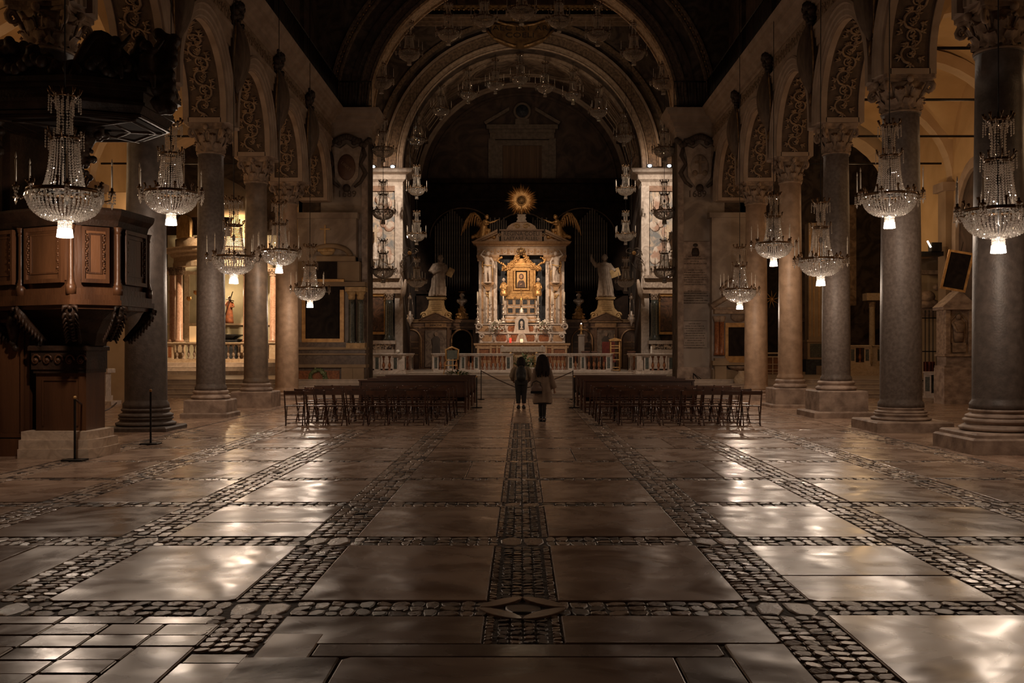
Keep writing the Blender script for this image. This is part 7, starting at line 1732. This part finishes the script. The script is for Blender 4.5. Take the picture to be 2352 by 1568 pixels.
b = MB(); b.ball((0, 0, .20), .15, 16, 10, ry=.10, rz=.24); b.box(-.13, .13, -.07, .08, .02, .24); b.ball((0, -.07, .12), .11, 12, 8, ry=.07, rz=.1); blob(b, .014, 3).build('bag', mat('black_nylon', (.012, .010, .010), (.008, .007, .007), 9, rough=.7), bp)
for s_ in (-1, 1): b = MB(); b.tube([(s_*.07, .05, .40), (s_*.10, .12, .45), (s_*.12, .24, .42)], .018, 6); b.build('strap', iron_m, bp)
# visitor in a long coat
HT = 1.60
t = thing('person', 'person with long dark hair, long taupe coat and black boots, walking up the aisle', 'person', (.51, 23.9, 0), .05)
arms = [((-.15, 0, 1.26), (-.21, -.03, 1.02), (-.235, .02, .79), (0, .2, -1)), ((.15, 0, 1.26), (.22, -.04, 1.02), (.29, -.01, .78), (.1, .1, -1))]
legs = [((-.08, 0, .82), (-.04, .04, .46), (-.04, .03, .09), (-.05, .19, .03)), ((.08, 0, .82), (.05, -.02, .46), (.03, -.08, .09), (.04, .08, .03))]
person_body(HT, arms, legs).build('body', skin_m, t)
b = MB(); b.ball((0, .0, 1.50), .118, 16, 10, rz=.12)
for i in range(15):
    a = pi+pi*(i-7)/9; x = .105*sin(a*1.0+pi)*1.1; y = -.03-.08*abs(cos((i-7)/7*pi/2)); b.tube([(x*.7, y*.5, 1.54), (x, y-.01, 1.40), (x*1.2+.012*sin(i*2), y-.04, 1.26), (x*1.0+.025*sin(i*3), y-.05+.01*sin(i*5), 1.10+.04*sin(i*2.3))], [.05, .048, .042, .016], 7)
blob(b, .013, 1).build('hair', hair_m, t)
coat_m = mat('taupe_coat', (.24, .165, .115), (.18, .12, .085), 7, rough=.95, bump=.3, bscale=60)
b = MB(); m = 48; n = 20; vs = []
for j in range(n+1):
    q = j/n; z = .45+.88*q; rad = .235-.075*q
    if q > .88: rad = .169-(q-.88)*.8
    for i in range(m): a = 2*pi*i/m; k = .055*(1-q)*sin(a*7+1)+.03*(1-q)*sin(a*11+q*2); vs.append((rad*(1+k)*cos(a), rad*.74*(1+k)*sin(a), z+.012*sin(a*3)*(1-q)))
b.add(vs, [(j*m+i, j*m+(i+1) % m, (j+1)*m+(i+1) % m, (j+1)*m+i) for j in range(n) for i in range(m)]+[tuple(range(m-1, -1, -1)), tuple(n*m+i for i in range(m))], True)
for s_ in (-1, 1): b.tube([(s_*.11, 0, 1.29), (s_*.155, -.01, 1.23), (s_*.21, -.03, 1.02), (s_*(.235 if s_ < 0 else .29), .0, .80)], [.06, .07, .072, .07], 12)
b.tube([(-.07, -.03, 1.33), (0, -.07, 1.31), (.07, -.03, 1.33), (.05, .06, 1.33), (-.05, .06, 1.33)], .032, 8, closed=True)
blob(b, .014, 1).build('coat', coat_m, t)
b = MB(); b.lathe([(.215, .42), (.22, .45), (.20, .52), (.15, .60)], 32, sy=.72); b.build('skirt_hem', mat('black_cloth', (.02, .016, .015)), t)
for (x, y0) in ((-.04, .03), (.03, -.08)):
    b = MB(); b.tube([(x, y0, .50), (x, y0, .30), (x, y0, .12)], [.062, .055, .047], 12); b.tube([(x, y0-.05, .055), (x, y0+.02, .06), (x, y0+.15, .035)], [.056, .058, .048], 10); b.box(x-.035, x+.035, y0-.09, y0-.03, 0, .05); blob(b, .013, 1).build('boot', mat('black_shoe', (.016, .013, .012)), t)
bg = thing('handbag', 'small taupe and black shoulder bag at the hip of the long-coated person', 'handbag', (.36, 23.68, .80))
b = MB(); b.ball((0, 0, .0), .135, 16, 10, ry=.055, rz=.10); b.box(-.12, .12, -.05, .05, -.10, .02, ch=.02); blob(b, .012, 2).build('bag', mat('bag_leather', (.17, .11, .085), (.13, .08, .06), 8, rough=.5), bg)
b = MB(); b.box(-.135, .135, -.058, .058, -.12, -.05, ch=.015); b.build('base', iron_m, bg)
b = MB(); b.tube([(-.12, 0, .02), (-.09, 0, .14), (.0, .02, .18), (.09, 0, .14), (.12, 0, .02)], .010, 6); b.build('handle', iron_m, bg)
# ============================================================ PULPIT =========
pu = thing('pulpit', 'large carved dark wooden pulpit with panelled body and stair casing at the left', 'pulpit', (0, 0, 0))
PV = [(-8.55, 16.05), (-7.85, 15.65), (-6.85, 15.15), (-6.30, 15.55), (-6.22, 16.55), (-6.8, 17.3), (-8.4, 17.3)]
PC = Vector((-7.2, 16.35))
def off(poly, d):
    out = []
    for x, y in poly: v = Vector((x, y))-PC; L_ = v.length; v = PC+v*(1+d/L_); out.append((v.x, v.y))
    return out
def layer(b, d, z0, z1, d1=None, poly=None, C=None):
    poly = poly or PV; p0 = off(poly, d); p1 = off(poly, d if d1 is None else d1); n = len(p0)
    b.add([(x, y, z0) for x, y in p0]+[(x, y, z1) for x, y in p1], [tuple(range(n-1, -1, -1)), tuple(range(n, 2*n))]+[(i, (i+1) % n, n+(i+1) % n, n+i) for i in range(n)])
b = MB(); layer(b, -.05, 2.50, 3.85); b.build('body', wood_m, pu)
b = MB(); layer(b, .0, 3.62, 3.72, .03); layer(b, .03, 3.72, 3.80, .10); layer(b, .10, 3.80, 3.86, .12); layer(b, .12, 3.86, 3.90); b.build('top_moulding', woodd_m, pu)
b = MB(); layer(b, .08, 2.48, 2.56); layer(b, .12, 2.40, 2.48); layer(b, .06, 2.34, 2.40); layer(b, .02, 2.56, 2.66); b.build('lower_moulding', wood_m, pu)
def face_M(i, j, poly=PV):
    a, c = Vector(poly[i]), Vector(poly[j]); d = c-a; return a, c, d, Matrix.Translation((a.x, a.y, 0)) @ Matrix.Rotation(math.atan2(d.y, d.x), 4, 'Z')
for i in range(0, 5):
    a, c, d, M = face_M(i, i+1); L_ = d.length; x0, x1 = .14, L_-.14
    b = MB(); b.box(x0, x1, -.03, .05, 2.78, 3.56, M); p = b.build('panel', woodl_m if i in (1, 2) else wood_m, pu)
    b = MB(); k = .05
    for (u0, u1, z0, z1) in ((x0, x0+k, 2.76, 3.58), (x1-k, x1, 2.76, 3.58), (x0, x1, 3.54, 3.60), (x0, x1, 2.74, 2.80)): b.box(u0, u1, -.07, .0, z0, z1, M)
    for (u0, u1, z0, z1) in ((x0+.10, x0+.125, 2.88, 3.50), (x1-.125, x1-.10, 2.88, 3.50), (x0+.10, x1-.10, 3.475, 3.50), (x0+.10, x1-.10, 2.88, 2.905)): b.box(u0, u1, -.045, .0, z0, z1, M)
    b.build('panel_frame', wood_m, p)
    b = MB()
    for u in (x0+.075, x1-.075):
        for q in range(17): b.ball(M @ Vector((u+.014*sin(q*2.3), -.05, 2.90+.036*q)), .013+.006*(q % 3), 6, 4)
    b.build('carved_drops', wood_m, p)['kind'] = 'stuff'
for i in range(0, 5):
    x, y = off(PV, .01)[i]; b = MB(); b.lathe([(.075, 2.56), (.075, 2.70), (.06, 2.71), (.065, 2.73), (.045, 2.77), (.048, 2.79), (.038, 2.82), (.036, 3.48), (.045, 3.50), (.045, 3.52), (.038, 3.53), (.06, 3.60), (.07, 3.62)], 14, (x, y, 0)); b.build('corner_column', wood_m, pu)
    b = MB(); v = (Vector((x, y))-PC).normalized(); q = Vector((x, y, 0)); pts = [q+Vector((v.x*.02, v.y*.02, 2.40)), q+Vector((v.x*.04, v.y*.04, 2.25)), q-Vector((v.x*.25, v.y*.25, -2.08)), q-Vector((v.x*.5, v.y*.5, -1.92))]
    b.tube([q+Vector((v.x*(.05-.42*u), v.y*(.05-.42*u), 2.38-.52*u**.7)) for u in [k/8 for k in range(9)]], [.06, .10, .085, .075, .07, .065, .055, .045, .03], 8)
    sd = Vector((-v.y, v.x, 0))
    for k in range(9):
        u = k/9; c_ = q+Vector((v.x*(.05-.42*u), v.y*(.05-.42*u), 2.38-.52*u**.7))
        for s2 in (-1, 1): b.tube([c_, c_+sd*s2*.09+Vector((v.x*.05, v.y*.05, -.02)), c_+sd*s2*.11+Vector((v.x*.06, v.y*.06, -.09))], [.04, .03, .012], 5)
        b.ball(c_+Vector((v.x*.07, v.y*.07, -.03)), .035, 6, 4)
    b.build('bracket', woodd_m, pu)
def layer_s(b, f0, z0, f1, z1):
    n = len(PV); b.add([(PC.x+(x-PC.x)*f0, PC.y+(y-PC.y)*f0, z0) for x, y in PV]+[(PC.x+(x-PC.x)*f1, PC.y+(y-PC.y)*f1, z1) for x, y in PV], [tuple(range(n-1, -1, -1)), tuple(range(n, 2*n))]+[(i, (i+1) % n, n+(i+1) % n, n+i) for i in range(n)])
b = MB(); layer_s(b, .36, 1.78, .42, 1.98); layer_s(b, .42, 1.98, .60, 2.20); layer_s(b, .60, 2.20, .88, 2.34); b.build('underside', woodd_m, pu)
b = MB(); cx, cy = -7.36, 16.15
b.box(cx-.48, cx+.48, cy-.34, cy+.5, 1.70, 1.78, ch=.02); b.box(cx-.44, cx+.44, cy-.30, cy+.5, 1.40, 1.70); b.box(cx-.42, cx+.42, cy-.27, cy+.5, 1.34, 1.40); b.build('carved_block', woodd_m, pu)
b = MB()
for i in range(5):
    x = cx-.36+.18*i; b.tube([(x+.08*cos(q)*(1-q/9), cy-.32, 1.55+.10*sin(q)*(1-q/9)) for q in [k*.6 for k in range(12)]], .02, 5); b.ball((x, cy-.32, 1.55), .04, 6, 4)
b.build('block_carving', wood_m, pu)['kind'] = 'stuff'
b = MB(); b.box(cx-.40, cx+.40, cy-.22, cy+.5, .42, 1.34); b.build('pedestal', wood_m, pu)
b = MB(); b.box(cx-.30, cx-.27, cy-.24, cy-.2, .5, 1.25); b.box(cx+.25, cx+.28, cy-.24, cy-.2, .5, 1.25); b.box(cx-.30, cx+.28, cy-.24, cy-.2, 1.22, 1.25); b.box(cx+.40, cx+.50, cy-.1, cy+.6, .1, .34); b.build('pedestal_panel', wood_m, pu)
b = MB(); b.prism([(cx-.55, cy-.40), (cx+.48, cy-.40), (cx+.55, cy-.1), (cx+.55, cy+.5), (cx-.55, cy+.5)], .28, .42, 'z'); b.prism([(cx-.56, cy-.46), (cx+.53, cy-.46), (cx+.62, cy-.1), (cx+.62, cy+.5), (cx-.56, cy+.5)], .15, .29, 'z'); b.prism([(cx-.56, cy-.50), (cx+.56, cy-.50), (cx+.66, cy-.1), (cx+.66, cy+.5), (cx-.56, cy+.5)], .0, .15, 'z'); b.build('marble_foot', mat('pulpit_foot_marble', (.66, .52, .40), (.48, .36, .27), 4, rough=.55, kind='vein', bump=.15), pu)
# stair casing and back board by the column
b = MB(); b.box(-10.2, -7.95, 16.1, 17.0, 0, 2.5); b.box(-10.2, -8.0, 16.15, 17.0, 2.5, 3.85); b.build('stair_casing', wood_m, pu)
b = MB()
for x0, x1 in ((-9.0, -8.55), (-8.45, -8.02)): 
    for (u0, u1, z0, z1) in ((x0, x0+.05, .3, 2.2), (x1-.05, x1, .3, 2.2), (x0, x1, 2.15, 2.2), (x0, x1, .3, .36)): b.box(u0, u1, 16.05, 16.12, z0, z1)
b.box(-10.2, -7.9, 16.0, 16.15, 0, .28); b.box(-8.40, -8.28, 16.0, 16.15, 2.6, 3.7); b.box(-8.85, -8.75, 16.05, 16.15, 2.6, 3.7); b.build('casing_panels', wood_m, pu)
b = MB(); b.tube([(-8.12, 15.98, 2.35), (-8.1, 15.9, 2.1), (-8.15, 16.0, 1.8)], [.1, .11, .05], 7)
for i in range(8): b.ball((-8.14+.03*sin(i*2), 15.97, 2.3-.08*i), .06, 6, 4)
b.build('casing_carving', woodd_m, pu)
b = MB(); b.box(-8.55, -7.55, 16.35, 16.6, 3.8, 5.4); b.box(-8.75, -8.5, 16.3, 16.6, 3.9, 5.3); b.build('back_board', woodd_m, pu)
# canopy
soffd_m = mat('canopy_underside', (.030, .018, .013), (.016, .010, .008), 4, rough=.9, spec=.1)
pc = thing('pulpit_canopy', 'huge dark carved sounding board with scrolls and putti above the pulpit', 'canopy', (0, 0, 0))
CV = [(-8.5, 15.0), (-6.70, 14.85), (-5.75, 15.25), (-5.68, 16.4), (-6.4, 17.15), (-8.5, 17.15)]
CC = Vector((-7.2, 16.0))
def clayer(b, d, z0, z1, d1=None):
    def o_(d): 
        out = []
        for x, y in CV: v = Vector((x, y))-CC; out.append(tuple(CC+v*(1+d/v.length)))
        return out
    p0 = o_(d); p1 = o_(d if d1 is None else d1); n = len(p0)
    b.add([(x, y, z0) for x, y in p0]+[(x, y, z1) for x, y in p1], [tuple(range(n-1, -1, -1)), tuple(range(n, 2*n))]+[(i, (i+1) % n, n+(i+1) % n, n+i) for i in range(n)])
b = MB(); clayer(b, -.12, 5.34, 5.45, -.05); clayer(b, -.02, 5.45, 5.50); clayer(b, -.05, 5.50, 5.66); clayer(b, .02, 5.66, 5.73); clayer(b, .08, 5.73, 5.80); b.build('cornice', woodd_m, pc)
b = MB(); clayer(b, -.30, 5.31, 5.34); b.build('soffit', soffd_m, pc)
b = MB(); clayer(b, -.10, 5.28, 5.32)
b.build('soffit_edge', woodd_m, pc)
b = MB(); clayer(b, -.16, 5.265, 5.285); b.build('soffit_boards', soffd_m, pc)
b = MB()
for x, y in CV: v = Vector((x, y)); q = CC+(v-CC)*.86; b.tube([(CC.x, CC.y, 5.27), (q.x, q.y, 5.26)], .03, 5)
for k_ in (.55, .8): b.tube([tuple(CC+(Vector(p)-CC)*k_)+(5.262,) for p in CV], .025, 5, closed=True)
b.build('soffit_ribs', woodd_m, pc)
b = MB(); clayer(b, -.3, 5.80, 6.0, -.7); clayer(b, -.7, 6.0, 6.3, -1.1); b.build('roof', woodd_m, pc)
def scrollped(i, j, hgt, M_=None):
    a = Vector((*CV[i], 5.80)); c = Vector((*CV[j], 5.80)); d = c-a; b = MB(); n = 18; top = []
    for k in range(n+1):
        q = k/n; top.append((q*d.length, 5.78+hgt*sin(pi*q)**.8*(1+.25*sin(pi*q*2))))
    M = Matrix.Translation((a.x, a.y, 0)) @ Matrix.Rotation(math.atan2(d.y, d.x), 4, 'Z')
    b.strip([(p[0], 5.78) for p in top], top, .0, .16, 'y', M=M)
    b.tube([M @ Vector((p[0], .06, p[1])) for p in top], .085, 7)
    for s_, u in ((1, 0), (-1, d.length)): b.tube([M @ Vector((u+s_*.13*cos(q)*(1-q/10), .05, 5.9+.13*sin(q)*(1-q/10))) for q in [k*.5 for k in range(14)]], .05, 6)
    for k in range(10): b.ball(M @ Vector((d.length*(.25+.055*k), -.02, 5.98+.08*sin(k))), .10, 7, 5)
    b.build('scroll_pediment', woodd_m, pc)
scrollped(0, 1, .48); scrollped(1, 2, .62); scrollped(2, 3, .5)
b = MB()
def putto(x, y, z, s_=1, sc=1.0):
    b.ball((x, y, z+.55*sc), .11*sc, 10, 8); b.tube([(x, y, z), (x, y, z+.4*sc)], [.14*sc, .12*sc], 10); b.tube([(x, y, z+.36*sc), (x+s_*.2*sc, y-.05, z+.5*sc), (x+s_*.32*sc, y-.05, z+.66*sc)], [.06*sc, .05*sc, .03*sc], 7); b.tube([(x, y, z+.05*sc), (x+s_*.16*sc, y-.12, z+.0), (x+s_*.18*sc, y-.12, z-.22*sc)], [.09*sc, .07*sc, .04*sc], 7)
putto(-5.72, 15.2, 5.85, 1, .9); putto(-6.15, 15.1, 5.95, 1, .8); putto(-8.3, 14.95, 5.8, -1, .6)
for i in range(26): t_ = i/25; b.ball((-5.50+.12*sin(i*1.7), 15.2+.25*t_, 5.35+1.25*t_), .07+.05*abs(sin(i*2.1)), 7, 5)
for i in range(30): b.ball((-8.4+1.6*i/30, 14.95-.06*sin(i), 5.82+.42*sin(pi*i/29)+.08*sin(i*1.9)), .09, 7, 5)
for i in range(16): b.ball((-6.2+.35*sin(i*2.2), 15.3, 5.85+.04*i), .10, 7, 5)
blob(b, .03, 1).build('putti_and_foliage', woodd_m, pc)
b = MB()
for i in range(90): t_ = i/89; b.ball((-6.9+R.uniform(-.26, .26)*(1-t_*.5)-.25*t_, 15.9+R.uniform(-.15, .15), 5.25-.95*t_+R.uniform(-.05, .05)), R.uniform(.035, .08), 7, 5)
b.tube([(-6.85, 15.9, 5.3), (-7.0, 15.9, 4.9), (-7.15, 15.9, 4.4)], [.16, .12, .04], 8)
for i in range(60): t_ = i/59; b.ball((-8.3+R.uniform(-.2, .2), 15.5, 5.3-.6*t_), R.uniform(.04, .08), 7, 5)
b.tube([(-8.3, 15.5, 5.35), (-8.35, 15.5, 4.75)], [.16, .06], 8)
blob(b, .022, 1).build('hanging_carving', woodd_m, pc)
b = MB()
for dx in (-.04, .04): b.tube([(-7.2+dx, 16.6, 6.95), (-6.5+dx, 15.75, 5.95)], .014, 4)
b.build('stay_cables', iron_m, pc)
# small bright lamp far left in the aisle, lamp on the right impost
t = thing('aisle_spotlight', 'small bright spotlight at the far left edge above the pulpit body', 'spotlight', at(8, 468, 19.5)); b = MB(); b.lathe([(.03, 0), (.06, .1), (.05, .14)], 10); b.build('housing', iron_m, t); b = MB(); b.ball((.03, -.05, -.01), .045, 8, 6); b.build('bulb', emit('spot_glow', (1, .8, .55), 10), t)
t = thing('aisle_spotlight', 'small bright tube spotlight on the impost right of the thick grey column', 'spotlight', at(2130, 553, 34)); b = MB(); b.tube([(0, 0, 0), (.12, 0, -.22)], .03, 6); b.build('bulb', emit('spot_glow', (1, .8, .55), 10), t); b = MB(); b.box(.15, .5, 0, .3, -.35, -.05); b.box(-.5, .6, .1, .5, -.5, -.35); b.build('housing', iron_m, t)
# ---- pieces that can be told apart become parts of their own ----------------
def explode(o, name):
    me = o.data; n = len(me.vertices); par = list(range(n))
    def f(a):
        while par[a] != a: par[a] = par[par[a]]; a = par[a]
        return a
    polys = [tuple(p.vertices) for p in me.polygons]; sm = [p.use_smooth for p in me.polygons]
    for p in polys:
        r = f(p[0])
        for v in p[1:]: par[f(v)] = r
    g = {}
    for p, s in zip(polys, sm): g.setdefault(f(p[0]), []).append((p, s))
    if len(g) < 2: return
    co_ = [tuple(v.co) for v in me.vertices]; first = True
    for k, L_ in g.items():
        ids = sorted({v for p, _ in L_ for v in p}); mp = {v: i for i, v in enumerate(ids)}
        m = bpy.data.meshes.new(name); m.from_pydata([co_[v] for v in ids], [], [tuple(mp[v] for v in p) for p, _ in L_]); m.polygons.foreach_set('use_smooth', [s for _, s in L_])
        m.materials.append(me.materials[0])
        if first: o.data = m; o.name = name; first = False
        else:
            q = bpy.data.objects.new(name, m); COL.objects.link(q); q.parent = o.parent; q.matrix_local = o.matrix_local.copy()
EX = dict(white_strips='white_strip', ochre_strips='ochre_strip', altar_pilasters='altar_pilaster', dark_columns='dark_column', column_capitals='capital_block',
          brown_columns='brown_column', gilt_lines='gilt_line', pilasters='pilaster', mouldings='moulding', balusters='baluster', gate_strips='gate_strip', casing_panels='casing_strip',
          stay_cables='stay_cable', lunettes='lunette', upper_cornice='cornice_band', fresco_figures='fresco_figure', pedestal_panel='pedestal_strip', marble_foot='foot_step',
          carved_lines='carved_line', inner_frame='inner_frame', soffit_border='soffit_border', lit_opening='lit_opening', capitals='capital_piece', corner_post='corner_post', panel_frame='frame_strip', top_moulding='top_moulding', lower_moulding='lower_moulding', gilt_frame='gilt_frame')
for o in [o for o in bpy.data.objects if o.type == 'MESH' and o.parent]:
    b_ = o.name.split('.')[0]
    if b_ in EX and o.data.users == 1 and not o.get('kind') and not o.children: explode(o, EX[b_])
